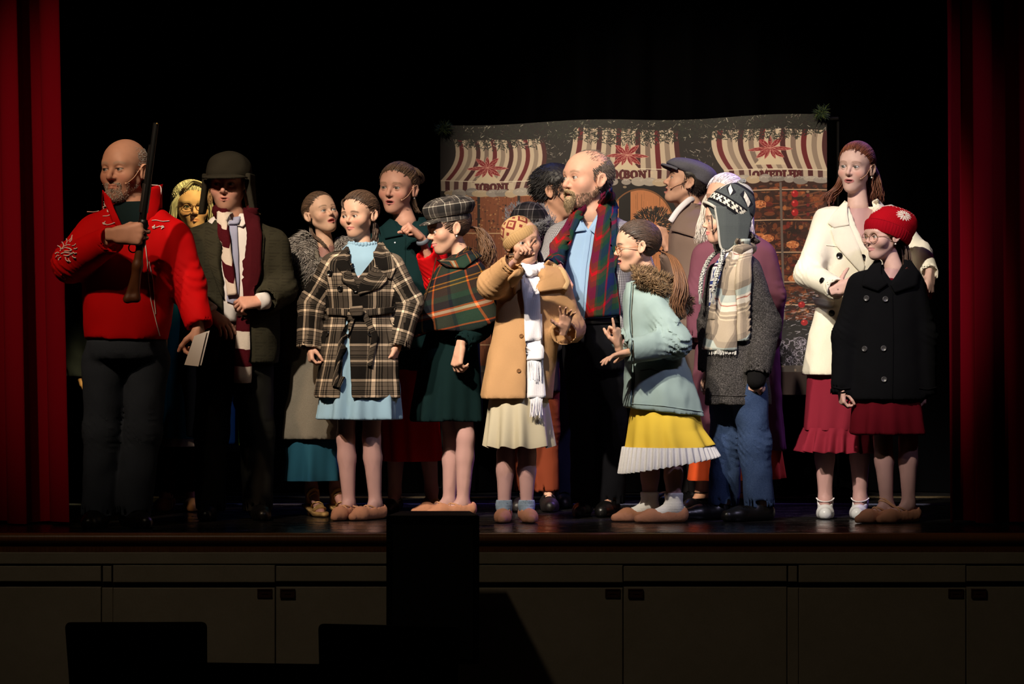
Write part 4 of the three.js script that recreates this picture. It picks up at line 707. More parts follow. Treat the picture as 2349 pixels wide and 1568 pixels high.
// panelled front: top rail, drawer fronts, doors with recessed pulls
const creamTex = dataTex(256, 256, [1.2, 1.2], (u, v, i, j) => { const g = noise(u * 5, v * 5, 9) * 8 + noise(u * 22, v * 22, 4) * 5 + (grain(i, j) - 0.5) * 7; return [184 + g, 172 + g, 148 + g]; });
const creamM = new THREE.MeshStandardMaterial({ map: creamTex, roughness: 0.55 }), gapM = std([46, 24, 18]), pullM = std([84, 48, 34], { roughness: 0.45 });
const fx = px => (px - W / 2) / F * CZ, fy = py => EYE - (py - HOR) / F * CZ;
const front = struct('wall_front', box(-8.2, 8.2, FLOOR, -0.082, -0.09, -0.03), gapM);
const panelGeo = (x0, x1, y0, y1, z0, z1) => { const w = x1 - x0, h = y1 - y0, d = z1 - z0, b = 0.003, s = new THREE.Shape(); s.moveTo(0, 0); s.lineTo(w - 2 * b, 0); s.lineTo(w - 2 * b, h - 2 * b); s.lineTo(0, h - 2 * b); s.closePath(); const g = new THREE.ExtrudeGeometry(s, { depth: d - b, bevelEnabled: true, bevelThickness: b, bevelSize: b, bevelSegments: 2, curveSegments: 2 }); g.translate(x0 + b, y0 + b, z0); return g; };
struct('rail', panelGeo(-8.15, 8.15, fy(1293), -0.083, -0.03, -0.006), creamM, front);
const posts = [-1327, -540, 245, 1032, 1819, 2606, 3393];
for (let i = 0; i < posts.length; i++) {
  const c = posts[i];
  struct('post', panelGeo(fx(c - 10), fx(c + 10), fy(1334), fy(1298), -0.03, -0.008), creamM, front);
  struct('stile', panelGeo(fx(c - 12), fx(c + 13), FLOOR + 0.02, fy(1348), -0.03, -0.008), creamM, front);
  if (i === posts.length - 1) break;
  const d = posts[i + 1], m = (c + d) / 2 + (i === 2 ? -7 : 4);
  for (const [a, b, s] of [[c + 14, m - 1.2, 1], [m + 1.2, d - 14, -1]]) {
    struct('drawer_front', panelGeo(fx(a), fx(b), fy(1334 + s), fy(1297 - s), -0.03, -0.004 + s * 0.002), creamM, front);
    const dr = struct('cabinet_door', panelGeo(fx(a), fx(b), FLOOR + 0.02, fy(1347 + s), -0.03, -0.004 + s * 0.002), creamM, front);
    const pc = s > 0 ? b - 23 : a + 27, g = new THREE.BufferGeometry();
    const fr = [box(fx(pc - 17), fx(pc + 17), fy(1370), fy(1350), -0.004, 0.001)], q = [box(fx(pc - 17), fx(pc + 17), fy(1352.5), fy(1350), 0, 0.006), box(fx(pc - 17), fx(pc + 17), fy(1370), fy(1367), 0, 0.005), box(fx(pc - 17), fx(pc - 14), fy(1370), fy(1350), 0, 0.005), box(fx(pc + 14), fx(pc + 17), fy(1370), fy(1350), 0, 0.005), box(fx(pc - 7), fx(pc + 7), fy(1361.5), fy(1359), 0, 0.004)];
    struct('recessed_pull', merge([...fr, ...q]), pullM, dr);
  }
}
// ------------------------------------------------------------------ curtains
function curtainGeo(edge, z, n, x0b, x1b, x0t, x1t, y0, y1, folds, nf) {
  const P = [], U = [], I = [], m = 14; const rowN = n + 1;
  for (const inn of [0, 1]) for (let i = 0; i <= m; i++) { const t = i / m, y = mix(y0, y1, t); for (let j = 0; j <= n; j++) { const u = j / n, x = mix(mix(x0b, x1b, u), mix(x0t, x1t, u), t), f = folds(u, t); P.push(x + f[0], y + (i === 0 ? 0.006 * Math.sin(u * 40) : 0), z + f[1] - inn * 0.006); U.push(u * 4, y); } }
  const half = (m + 1) * rowN; for (let i = 0; i < m; i++) for (let j = 0; j < n; j++) { const a = i * rowN + j, b = a + 1, c = a + rowN, d = c + 1; I.push(a, b, c, b, d, c, a + half, c + half, b + half, b + half, c + half, d + half); }
  for (let i = 0; i < m; i++) for (const j of [0, n]) { const a = i * rowN + j, c = a + rowN; j ? I.push(a, a + half, c, c, a + half, c + half) : I.push(a, c, a + half, c, c + half, a + half); }
  const g = new THREE.BufferGeometry(); g.setAttribute('position', new THREE.Float32BufferAttribute(P, 3)); g.setAttribute('uv', new THREE.Float32BufferAttribute(U, 2)); g.setIndex(I); g.computeVertexNormals(); return g;
}
const redVelvet = velvet([122, 4, 24], { bumpMap: bumpWool, bumpScale: 0.0006 });
{ const z = -0.62, D = CZ - z, X = px => (px - W / 2) / F * D;
  const g = curtainGeo(0, z, 320, X(-900), X(156), X(-900), X(112), 0.012, 4.4, (u, t) => { const px = mix(-900, 156, u), ph = (px - 156) / 92 * 2 * Math.PI + 0.9 * Math.sin(px * 0.013) + t * 0.3 * Math.sin(px * 0.02), w = Math.cos(ph * 0.85 - 0.6); return [0.022 * Math.sin(ph * 1.7), 0.075 * Math.sign(w) * Math.pow(Math.abs(w), 0.65) + 0.02 * Math.sin(ph * 0.43 + 1 + t)]; });
  single('stage_curtain', g, redVelvet, 'red velvet stage curtain hanging beside the person in the red jacket', 'curtain'); }
{ const z = -0.62, D = CZ - z, X = px => (px - W / 2) / F * D;
  const g = curtainGeo(0, z, 320, X(2169), X(3200), X(2156), X(3200), 0.012, 4.4, (u, t) => { const px = mix(2169, 3200, u), ph = (px - 2169) / 80 * 2 * Math.PI + 0.8 * Math.sin(px * 0.011 + 2) + t * 0.4 * Math.sin(px * 0.02), w = Math.cos(ph * 0.8 + 0.5); return [0.02 * Math.sin(ph * 1.6), 0.06 * Math.sign(w) * Math.pow(Math.abs(w), 0.6) + 0.02 * Math.sin(ph * 0.37 + t)]; });
  single('stage_curtain', g, redVelvet, 'dark red stage curtain hanging beside the person in the red knit hat', 'curtain'); }
{ const g = curtainGeo(0, -3.75, 300, -5.2, 5.2, -5.2, 5.2, 0.01, 4.9, (u, t) => [0.01 * Math.sin(u * 300), 0.06 * Math.sin(u * 190 + 1.5 * Math.sin(u * 23)) + 0.02 * Math.sin(u * 71 + t)]);
  single('black_curtain', g, std([5, 5, 6], { roughness: 0.98, specularIntensity: 0.03 }), 'black cloth curtain closing off the back of the stage', 'curtain'); }
// ------------------------------------------------------------------ printed cloth of a Christmas shop front on a stand
const printTex = canvasTex(1536, 1104, (g, w, h) => {
  seed(5); const X = px => (px - 1010) / 887 * w, Yt = px => 287 - 25 * (px - 1010) / 887, Y = (py, px = 1450) => (py - Yt(px)) / (905 - Yt(px)) * h, K = w / 887;
  g.fillStyle = '#1c0e0b'; g.fillRect(0, 0, w, h);
  const poly = (pts, c) => { g.fillStyle = c; g.beginPath(); pts.forEach(([x, y], i) => i ? g.lineTo(X(x), Y(y, x)) : g.moveTo(X(x), Y(y, x))); g.closePath(); g.fill(); };
  const stroke = (pts, c, lw) => { g.strokeStyle = c; g.lineWidth = lw * K; g.beginPath(); pts.forEach(([x, y], i) => i ? g.lineTo(X(x), Y(y, x)) : g.moveTo(X(x), Y(y, x))); g.stroke(); };
  const blob = (x, y, rx, ry, c) => { g.fillStyle = c; g.beginPath(); g.ellipse(X(x), Y(y, x), rx * K, ry * K, 0, 0, 7); g.fill(); };
  const planks = (x0, x1, y0, y1, base) => { poly([[x0, y0], [x1, y0], [x1, y1], [x0, y1]], `rgb(${base})`); for (let i = 0; i < (x1 - x0) * 4; i++) { const x = rr(x0, x1), y = rr(y0, y1), l = rr(8, 60), k = rr(0.55, 1.25), b = base.map(q => q * k | 0); stroke([[x, y], [x + rr(-1, 1), Math.min(y1, y + l)]], `rgba(${b},0.6)`, rr(0.6, 1.8)); } };
  // shop wall
  planks(1050, 1262, 442, 905, [142, 78, 46]); planks(1262, 1400, 430, 905, [74, 34, 22]); planks(1540, 1662, 420, 905, [84, 42, 26]); planks(1662, 1900, 415, 905, [58, 24, 14]);
  for (const y of [447, 533, 620, 705, 790]) stroke([[1050, y], [1262, y]], '#d9b48c', 2.4); for (const x of [1098, 1190, 1252]) stroke([[x, 445], [x, 905]], '#1d0f0b', 6);
  for (let i = 0; i < 260; i++) { const x = rr(1052, 1180), y = rr(450, 640); blob(x, y, rr(0.5, 3), rr(0.5, 2.5), `rgba(${rnd() < 0.5 ? '24,12,8' : '214,160,104'},${rr(0.3, 0.8)})`); }
  // arched door
  g.fillStyle = '#120a08'; g.beginPath(); g.ellipse(X(1468), Y(520, 1468), 92 * K, 100 * K, 0, 0, 7); g.fill(); poly([[1376, 520], [1560, 520], [1560, 905], [1376, 905]], '#120a08');
  g.save(); g.beginPath(); g.ellipse(X(1470), Y(520, 1470), 74 * K, 86 * K, 0, Math.PI, 0); g.lineTo(X(1544), h); g.lineTo(X(1396), h); g.closePath(); g.clip(); planks(1390, 1550, 425, 905, [206, 132, 84]); poly([[1419, 420], [1446, 420], [1446, 905], [1419, 905]], '#17100d'); g.restore();
  g.strokeStyle = '#8a5a34'; g.lineWidth = 3 * K; g.beginPath(); g.ellipse(X(1470), Y(520, 1470), 76 * K, 88 * K, 0, Math.PI, 0); g.stroke();
  for (let i = 0; i < 900; i++) { const a = rnd() * 6.28, r = 34 * Math.sqrt(rnd()), x = 1500 + Math.cos(a) * r * 1.35, y = 512 + Math.sin(a) * r; stroke([[x, y], [x + Math.cos(a) * rr(4, 11), y + Math.sin(a) * rr(4, 11)]], rnd() < 0.06 ? '#c9a070' : '#120d0b', 1.3); }
  // window full of sweets
  for (let i = 0; i < 900; i++) { const x = rr(1665, 1897), y = rr(425, 730), c = ['124,54,24', '184,96,44', '226,140,78', '70,26,14', '150,40,28', '40,18,12', '28,12,8', '206,110,58'][rnd() * 8 | 0]; blob(x, y, rr(1, 13), rr(1, 8), `rgba(${c},${rr(0.15, 0.6)})`); if (rnd() < 0.35) { g.strokeStyle = `rgba(${rnd() < 0.5 ? '240,180,110' : '30,12,8'},0.5)`; g.lineWidth = K * rr(0.4, 1.4); g.beginPath(); g.arc(X(x), Y(y, x), rr(2, 9) * K, rnd() * 6, rnd() * 6); g.stroke(); } }
  for (const [x, y] of [[1740, 545], [1760, 548], [1745, 610], [1818, 562], [1822, 640], [1850, 600], [1716, 480], [1742, 470]]) { blob(x, y, 15, 9, 'rgba(232,140,84,0.85)'); for (let i = 0; i < 14; i++) blob(x + rr(-13, 13), y + rr(-7, 7), rr(1, 3), rr(1, 2), rnd() < 0.5 ? 'rgba(110,44,24,0.7)' : 'rgba(250,190,130,0.7)'); }
  for (const y of [437, 506, 580, 648, 700]) { stroke([[1662, y + 2], [1897, y - 2]], '#c8a88a', 2.6); stroke([[1662, y + 5], [1897, y + 1]], '#241310', 2.4); } for (const x of [1672, 1790]) stroke([[x, 420], [x + 8, 735]], '#6f625c', 5.5);
  for (const y of [446, 468, 489]) { stroke([[1826, y + 6], [1850, y + 2], [1885, y - 8]], '#7a4a30', 3); blob(1823, y, 8, 8, '#b3121d'); blob(1820, y - 3, 2.2, 2.2, '#ff7466'); blob(1853, y + 3, 4, 4, '#7c1a1a'); }
  // snowy fir and bank
  poly([[1780, 735], [1897, 735], [1897, 850], [1780, 850]], '#0d0c12'); for (let i = 0; i < 520; i++) { const x = rr(1796, 1900), y = rr(668, 800), d = rr(-0.5, 0.3); stroke([[x, y], [x + rr(4, 13), y + d * 9]], rnd() < 0.4 ? `rgba(206,204,216,${rr(0.3, 0.85)})` : '#10100f', rr(0.7, 2)); }
  for (const [x, y] of [[1838, 699], [1844, 740], [1886, 716], [1880, 770]]) { blob(x, y, 8, 7, '#a50e1c'); blob(x - 2, y - 3, 2, 2, '#f25a50'); }
  for (let i = 0; i < 240; i++) { const x = rr(1776, 1850), y = rr(780, 850); g.strokeStyle = `rgba(${rnd() < 0.55 ? '190,184,206' : '50,44,62'},0.8)`; g.lineWidth = K * rr(0.5, 1.5); g.beginPath(); g.arc(X(x), Y(y, x), rr(2, 8) * K, rnd() * 6, rnd() * 6 + 2); g.stroke(); }
  poly([[1010, 852], [1900, 852], [1900, 905], [1010, 905]], '#2a130f'); poly([[1010, 838], [1900, 838], [1900, 853], [1010, 853]], '#58504c');
  for (const [x0, x1] of [[1262, 1310], [1560, 1632]]) poly([[x0, 290], [x1, 290], [x1, 430], [x0, 430]], '#1b1310');
  for (let i = 0; i < 700; i++) { const q = rnd() < 0.5, x = q ? rr(1248, 1312) : rr(1562, 1634), y = rr(300, 430), a = rnd() * 6.28, l = rr(3, 12); stroke([[x, y], [x + Math.cos(a) * l, y + Math.sin(a) * l]], rnd() < 0.25 ? `rgba(214,206,196,${rr(0.3, 0.9)})` : '#15100d', rr(0.6, 1.6)); }
  // awnings
  const stripes = ['#d8c4ac', '#6d0d18', '#d8c4ac', '#a08c7c', '#d8c4ac', '#4a1016', '#d8c4ac', '#8a7468'];
  const awn = (tl, tr, bl, br, yt, yb, yv, lean, valL, valR) => {
    const n = 22; for (let i = 0; i < n; i++) { const L = [], R = []; for (let k = 0; k <= 10; k++) { const t = k / 10, e = t * t, y = mix(yt, yb, t), xa = mix(tl, bl, e), xb = mix(tr, br, e); L.push([mix(xa, xb, i / n) + lean * Math.sin(t * 3.14), y]); R.unshift([mix(xa, xb, (i + 1.02) / n) + lean * Math.sin(t * 3.14), y]); } poly([...L, ...R], stripes[i % 8]); }
    for (let i = 0; i < n; i++) poly([[mix(bl, br, i / n), yb], [mix(bl, br, (i + 1) / n), yb], [mix(valL, valR, (i + 1) / n), yv], [mix(valL, valR, i / n), yv]], ['#cbb8a4', '#4e0c14', '#cbb8a4', '#5c3434'][i % 4]);
    stroke([[bl, yb], [br, yb]], '#efe2cc', 2.2);
  };
  awn(1040, 1246, 1011, 1237, 318, 414, 438, 10, 1012, 1228); awn(1316, 1556, 1300, 1566, 296, 386, 412, 0, 1304, 1564); awn(1634, 1902, 1660, 1910, 298, 390, 412, -6, 1664, 1910);
  // bows with leaves, drawn in pale line on red
  for (const [cx, cy, s] of [[1118, 382, 1], [1438, 356, 1.05], [1766, 342, 1.08]]) {
    poly([[cx - 34 * s, cy + 38], [cx, cy + 2], [cx + 34 * s, cy + 38]], '#e6d2b4');
    for (const [a, l, wd] of [[0.06, 48, 8], [3.08, 48, 8], [-0.7, 34, 11], [-2.45, 34, 11], [0.6, 36, 11], [2.55, 36, 11], [-1.57, 26, 9], [1.1, 26, 8], [2.04, 26, 8]]) { g.save(); g.translate(X(cx), Y(cy, cx)); g.rotate(a); g.fillStyle = '#8e1420'; g.beginPath(); g.moveTo(0, 0); g.quadraticCurveTo(l * s * K * 0.5, -wd * K, l * s * K, 0); g.quadraticCurveTo(l * s * K * 0.5, wd * K, 0, 0); g.fill(); g.strokeStyle = '#e2a896'; g.lineWidth = K * 0.8; g.stroke(); for (let k = 0; k < 5; k++) { g.beginPath(); g.moveTo(l * s * K * k / 6, 0); g.quadraticCurveTo(l * s * K * (k + 1) / 6, rr(-4, 4) * K, l * s * K * (k + 1.6) / 6, rr(-5, 5) * K); g.stroke(); } g.restore(); }
  }
  // lettering of the valances
  g.textAlign = 'center'; g.textBaseline = 'middle';
  for (const [tx, x, y, sz, x0, x1] of [['I(BONI', 1128, 427, 22, 1080, 1178], ['I)(BON|', 1448, 400, 24, 1386, 1508], ['OMEDLH8', 1782, 402, 22, 1722, 1838]]) { poly([[x0, y - 11], [x1, y - 11], [x1, y + 11], [x0, y + 11]], '#d8c6ae'); g.font = `bold ${sz * K}px serif`; g.lineWidth = 3 * K; g.strokeStyle = '#470b12'; g.fillStyle = '#5e1018'; g.strokeText(tx, X(x), Y(y, x)); g.fillText(tx, X(x), Y(y, x)); }
  // snow mounds under the valances
  for (const [x0, x1, y] of [[1020, 1236, 440], [1306, 1562, 416], [1664, 1897, 412]]) for (let i = 0; i < 9; i++) { const x = mix(x0, x1, (i + 0.5) / 9) + rr(-5, 5), rx = rr(11, 22), ry = rr(6, 11); blob(x, y + rr(-2, 3), rx, ry, ['#8f8782', '#a79d96', '#b9aea2', '#c9b294'][rnd() * 4 | 0]); for (let k = 0; k < 8; k++) { g.strokeStyle = 'rgba(226,216,206,0.5)'; g.lineWidth = K * 0.7; g.beginPath(); g.arc(X(x + rr(-rx, rx) * 0.6), Y(y, x), rr(2, 7) * K, 3.3, 5.8); g.stroke(); } }
  // garland over the top
  for (let i = 0; i < 5200; i++) { const x = rr(1005, 1905), sag = 16 * Math.abs(Math.sin((x - 1010) / 887 * Math.PI * 3)) + 8, yy = Yt(x) + rr(0, 1) ** 1.6 * (34 + sag), a = rr(0, 6.28), l = rr(4, 13), q = rnd(); stroke([[x, yy], [x + Math.cos(a) * l, yy + Math.sin(a) * l * 0.8]], q < 0.16 * Math.max(0, noise(x * 0.035, yy * 0.05, 3) + 0.15) * 2 ? `rgba(222,214,198,${rr(0.4, 0.95)})` : q < 0.5 ? '#16180f' : q < 0.8 ? '#24291a' : '#0c0d09', rr(0.7, 1.9)); }
  for (let i = 0; i < 70; i++) blob(rr(1010, 1897), rr(300, 880), rr(1.5, 4.5), rr(1.5, 4.5), `rgba(240,214,178,${rr(0.15, 0.6)})`);
});
{ const D = 14.6, a = at(1010, 287, D), b = at(1897, 262, D), c = at(1010, 905, D), d = at(1899, 905, D), P = [], U = [], I = [], n = 60, m = 40;
  for (const s of [0, 1]) for (let i = 0; i <= m; i++) for (let j = 0; j <= n; j++) { const u = j / n, v = i / m, t = mix3(a, b, u), q = mix3(c, d, u), p = mix3(t, q, v), sag = 0.008 * Math.sin(u * Math.PI * 4) * (1 - v); P.push(p[0], p[1] - sag, p[2] + 0.012 * Math.sin(u * 17 + v * 3) * (0.3 + v) - s * 0.003); U.push(u, 1 - v); }
  const row = n + 1, half = (m + 1) * row; for (let i = 0; i < m; i++) for (let j = 0; j < n; j++) { const p = i * row + j; I.push(p, p + row, p + 1, p + 1, p + row, p + row + 1, p + half, p + 1 + half, p + row + half, p + 1 + half, p + row + 1 + half, p + row + half); }
  const g = new THREE.BufferGeometry(); g.setAttribute('position', new THREE.Float32BufferAttribute(P, 3)); g.setAttribute('uv', new THREE.Float32BufferAttribute(U, 2)); g.setIndex(I); g.computeVertexNormals();
  single('printed_backdrop', g, new THREE.MeshStandardMaterial({ map: printTex, roughness: 0.6 }), 'printed cloth backdrop of a snowy Christmas shop with striped awnings', 'backdrop');
  const z = CZ - D - 0.05, st = thing('backdrop_stand', 'thin dark metal stand holding up the printed shop backdrop', 'stand', [(a[0] + b[0]) / 2, 0, z]), metal = std([120, 120, 124], { metalness: 0.6, roughness: 0.45 }), darkMetal = std([20, 19, 19], { roughness: 0.7 });
  for (const [x, top] of [[a[0] + 0.01, a[1]], [at(1925, 900, D)[0], b[1]]]) { part(st, 'upright', tube([[x, 0.01, z], [x, top - 0.02, z]], 0.008, 10), darkMetal); part(st, 'foot_plate', box(x - 0.05, x + 0.05, 0, 0.055, z - 0.12, z + 0.12), darkMetal); }
  part(st, 'crossbar', tube([[a[0], a[1] - 0.02, z + 0.015], [at(1925, 900, D)[0], b[1] - 0.02, z + 0.015]], 0.010, 10), darkMetal);
  part(st, 'lower_bar', tube([[a[0], c[1] + 0.012, z + 0.01], [at(1925, 900, D)[0], d[1] + 0.012, z + 0.01]], 0.012, 10), metal); 
  // sprays of artificial fir at the corners of the cloth
  for (const [px, py, nm] of [[1018, 292, 'fir'], [1882, 258, 'fir']]) { seed(px); const gs = []; for (let i = 0; i < 150; i++) { const o = at(px + rr(-9, 9), py + rr(-4, 8), D), an = rr(0, 6.28), l = rr(0.02, 0.05), col = rnd() < 0.3 ? [0.10, 0.14, 0.03] : [0.02, 0.045, 0.015]; gs.push(tube([[o[0], o[1], o[2] + 0.045], [o[0] + Math.cos(an) * l, o[1] + Math.sin(an) * l, o[2] + 0.045 + rr(-0.015, 0.03)]], u => 0.0022 * (1 - 0.7 * u), 4, { color: () => col })); } single('fir_spray', merge(gs), FUR, px < 1200 ? 'small green fir spray at the backdrop corner above the newsboy cap' : 'small green fir spray at the backdrop corner beside the white coat', 'decoration'); }
}
// strips added across the black floor; the bluish one paints a blue-lit stripe
for (const [z, w, c, l] of [[-2.42, 0.035, [96, 100, 130], 'pale bluish strip standing in for blue light across the stage floor behind the actors'], [-3.2, 0.10, [84, 70, 46], 'wide brown floor strip in front of the black curtain']]) single('floor_added_strip', box(-4.6, 3.4, 0.0, 0.004, z - w / 2, z + w / 2), std(c, { roughness: 0.5 }), l, 'added_strip');
// ------------------------------------------------------------------ in front of the stage: loudspeaker and music stands
{ const D = 10.85, z = CZ - D, x0 = at(890, 900, D)[0], x1 = at(1096, 900, D)[0], y1 = at(0, 1185, D)[1], y0 = at(0, 1526, D)[1], xc = (x0 + x1) / 2, sp = thing('loudspeaker', 'tall black loudspeaker standing in front of the stage edge', 'loudspeaker', [xc, y0, z]);
  const s = new THREE.Shape(), w = (x1 - x0) / 2; s.moveTo(-w, 0); s.lineTo(w, 0); s.lineTo(w * 0.78, -0.34); s.lineTo(-w * 0.78, -0.34); s.closePath(); const g = new THREE.ExtrudeGeometry(s, { depth: y1 - y0 - 0.012, bevelEnabled: true, bevelThickness: 0.006, bevelSize: 0.006, bevelSegments: 3 }); g.rotateX(-Math.PI / 2); g.scale(1, 1, -1); { const p = g.attributes.position.array; for (let i = 0; i < p.length; i += 9) for (let k = 0; k < 3; k++) { const t = p[i + k]; p[i + k] = p[i + 3 + k]; p[i + 3 + k] = t; } g.computeVertexNormals(); } g.computeBoundingBox(); g.translate(xc, y0 + 0.006 - g.boundingBox.min.y, z);
  part(sp, 'cabinet', g, M.black);
  const gr = new THREE.BufferGeometry(); part(sp, 'grille', box(x0 + 0.02, x1 - 0.02, y0 + 0.03, y1 - 0.03, z + 0.006, z + 0.016), std([12, 12, 13], { roughness: 0.6, metalness: 0.3 }));
  const st = thing('speaker_stand', 'short black tripod stand under the loudspeaker', 'stand', [xc, FLOOR, z - 0.15]); part(st, 'pole', tube([[xc, FLOOR + 0.08, z - 0.15], [xc, y0, z - 0.15]], 0.018, 10), M.black); for (let k = 0; k < 3; k++) { const a = 0.5 + k * 2.094; part(st, 'leg', tube([[xc, FLOOR + 0.3, z - 0.15], [xc + Math.cos(a) * 0.42, FLOOR + 0.012, z - 0.15 + Math.sin(a) * 0.42]], 0.012, 8), M.black); } }
for (const [pl, pr, pyl, pyr, D, hh, lab] of [[150, 474, 1427, 1426, 9.0, 0.32, 'black music stand in front of the stage, nearest the red jacket'], [731, 1055, 1430, 1437, 9.0, 0.32, 'black music stand partly covering the loudspeaker'], [462, 752, 1519, 1523, 9.35, 0.30, 'low black music stand standing between the two taller music stands']]) {
  const a = at(pl, pyl, D), b = at(pr, pyr, D), x = (a[0] + b[0]) / 2, z = a[2], y = (a[1] + b[1]) / 2, w = b[0] - a[0], t = thing('music_stand', lab, 'music stand', [x, FLOOR, z]);
  const s = new THREE.Shape(), r = 0.02; s.moveTo(-w / 2 + 0.008, -hh); s.lineTo(w / 2 - 0.008, -hh); s.lineTo(w / 2, -r); s.quadraticCurveTo(w / 2, 0, w / 2 - r, 0); s.lineTo(-w / 2 + r, 0); s.quadraticCurveTo(-w / 2, 0, -w / 2, -r); s.closePath();
  const g = new THREE.ExtrudeGeometry(s, { depth: 0.004, bevelEnabled: true, bevelThickness: 0.001, bevelSize: 0.001, bevelSegments: 1 }); g.rotateX(0.25); g.rotateZ(Math.atan2(b[1] - a[1], w)); g.translate(x, y, z); part(t, 'desk', g, M.black);
  part(t, 'ledge', box(x - w / 2 + 0.012, x + w / 2 - 0.012, y - hh * 0.97 - 0.01, y - hh * 0.97, z - 0.085 - 0.06, z - 0.08), M.black);
  part(t, 'pole', tube([[x, FLOOR + 0.05, z + 0.03], [x, y - hh * 0.55, z + 0.03], [x, y - hh * 0.5, z - 0.02]], 0.010, 8), M.black); for (let k = 0; k < 3; k++) { const q = 0.4 + k * 2.094; part(t, 'leg', tube([[x, FLOOR + 0.14, z + 0.03], [x + Math.cos(q) * 0.22, FLOOR + 0.012, z + 0.03 + Math.sin(q) * 0.22]], 0.009, 6), M.black); }
}
// ------------------------------------------------------------------ the lamps' fittings, hung from pipes above the hall and the stage
{ const steel = std([40, 40, 42], { metalness: 0.4, roughness: 0.5 });
  
  for (const [n, z, y, x0, x1] of [['front', 4.4, 6.1, -6, 6], ['back', -3.42, 4.85, -3, 5], ['mid', 0.2, 4.65, -3, 3]]) { const t = thing('lighting_pipe', n === 'front' ? 'steel lighting pipe hung over the hall seats' : n === 'back' ? 'steel lighting pipe hung in front of the black curtain' : 'steel lighting pipe hung over the middle of the stage', 'pipe', [0, y, z]); part(t, 'bar', tube([[x0, y, z], [x1, y, z]], 0.024, 10), steel); for (const x of [x0 + 0.3, 0.1, x1 - 0.3]) part(t, 'hanger', tube([[x, y, z], [x, 6.7, z]], 0.008, 6), steel); }
  const names = { key_a: 'farther warm', key_b: 'middle warm', key_c: 'inner warm', key_d: 'innermost warm', side_a: 'outermost amber', cool_a: 'inner pale blue', cool_b: 'outer lilac', back_violet: 'violet', back_blue: 'deep blue', side_yellow: 'yellow', wash: 'wide soft' };
  for (const [n, p, tg, c, cd, ang, pen, r] of LAMPS) {
    const d = norm(sub(tg, p)), t = thing('stage_spotlight', names[n] + ' stage spotlight clamped to a lighting pipe', 'spotlight', [p[0], p[1], p[2]]), back = addv(p, d, -0.02);
    const R = r * 1.15, sh = new THREE.LatheGeometry([[R * 0.98, 0.06], [R, 0.06], [R, -0.30], [R * 0.7, -0.40], [0, -0.40], [0, -0.38], [R * 0.66, -0.38], [R * 0.95, -0.29], [R * 0.95, 0.06]].map(q => new THREE.Vector2(Math.max(q[0], 0.0001), q[1])), 24); sh.rotateX(Math.PI / 2);
    part(t, 'housing', orient(sh, back, d), steel);
    const lens = new THREE.CircleGeometry(r, 24); part(t, 'lens', orient(lens, addv(p, d, -0.04), d), new THREE.MeshStandardMaterial({ color: 0x222222, emissive: new THREE.Color().setRGB(...c), emissiveIntensity: 2 }));
    const py = n.startsWith('back') ? 4.85 : n === 'side_yellow' ? 4.65 : 6.1, pz = n.startsWith('back') ? -3.42 : n === 'side_yellow' ? 0.2 : 4.4; part(t, 'yoke', tube([addv(back, d, -0.18), [p[0], (p[1] + py) / 2 + 0.05, mix(p[2], pz, 0.6)], [p[0], py, pz]], 0.012, 6), steel);
  } }
// ================================================================== the cast
const lapel = (t, m, name, mat, L, R, o = {}) => part(t, name, sheet(m.f, L, R, t.D, { n: 14, m: 6, off: 0.003, th: 0.006, ...o }), mat, m);
const TIGHTS = [0.46, 0.265, 0.245];
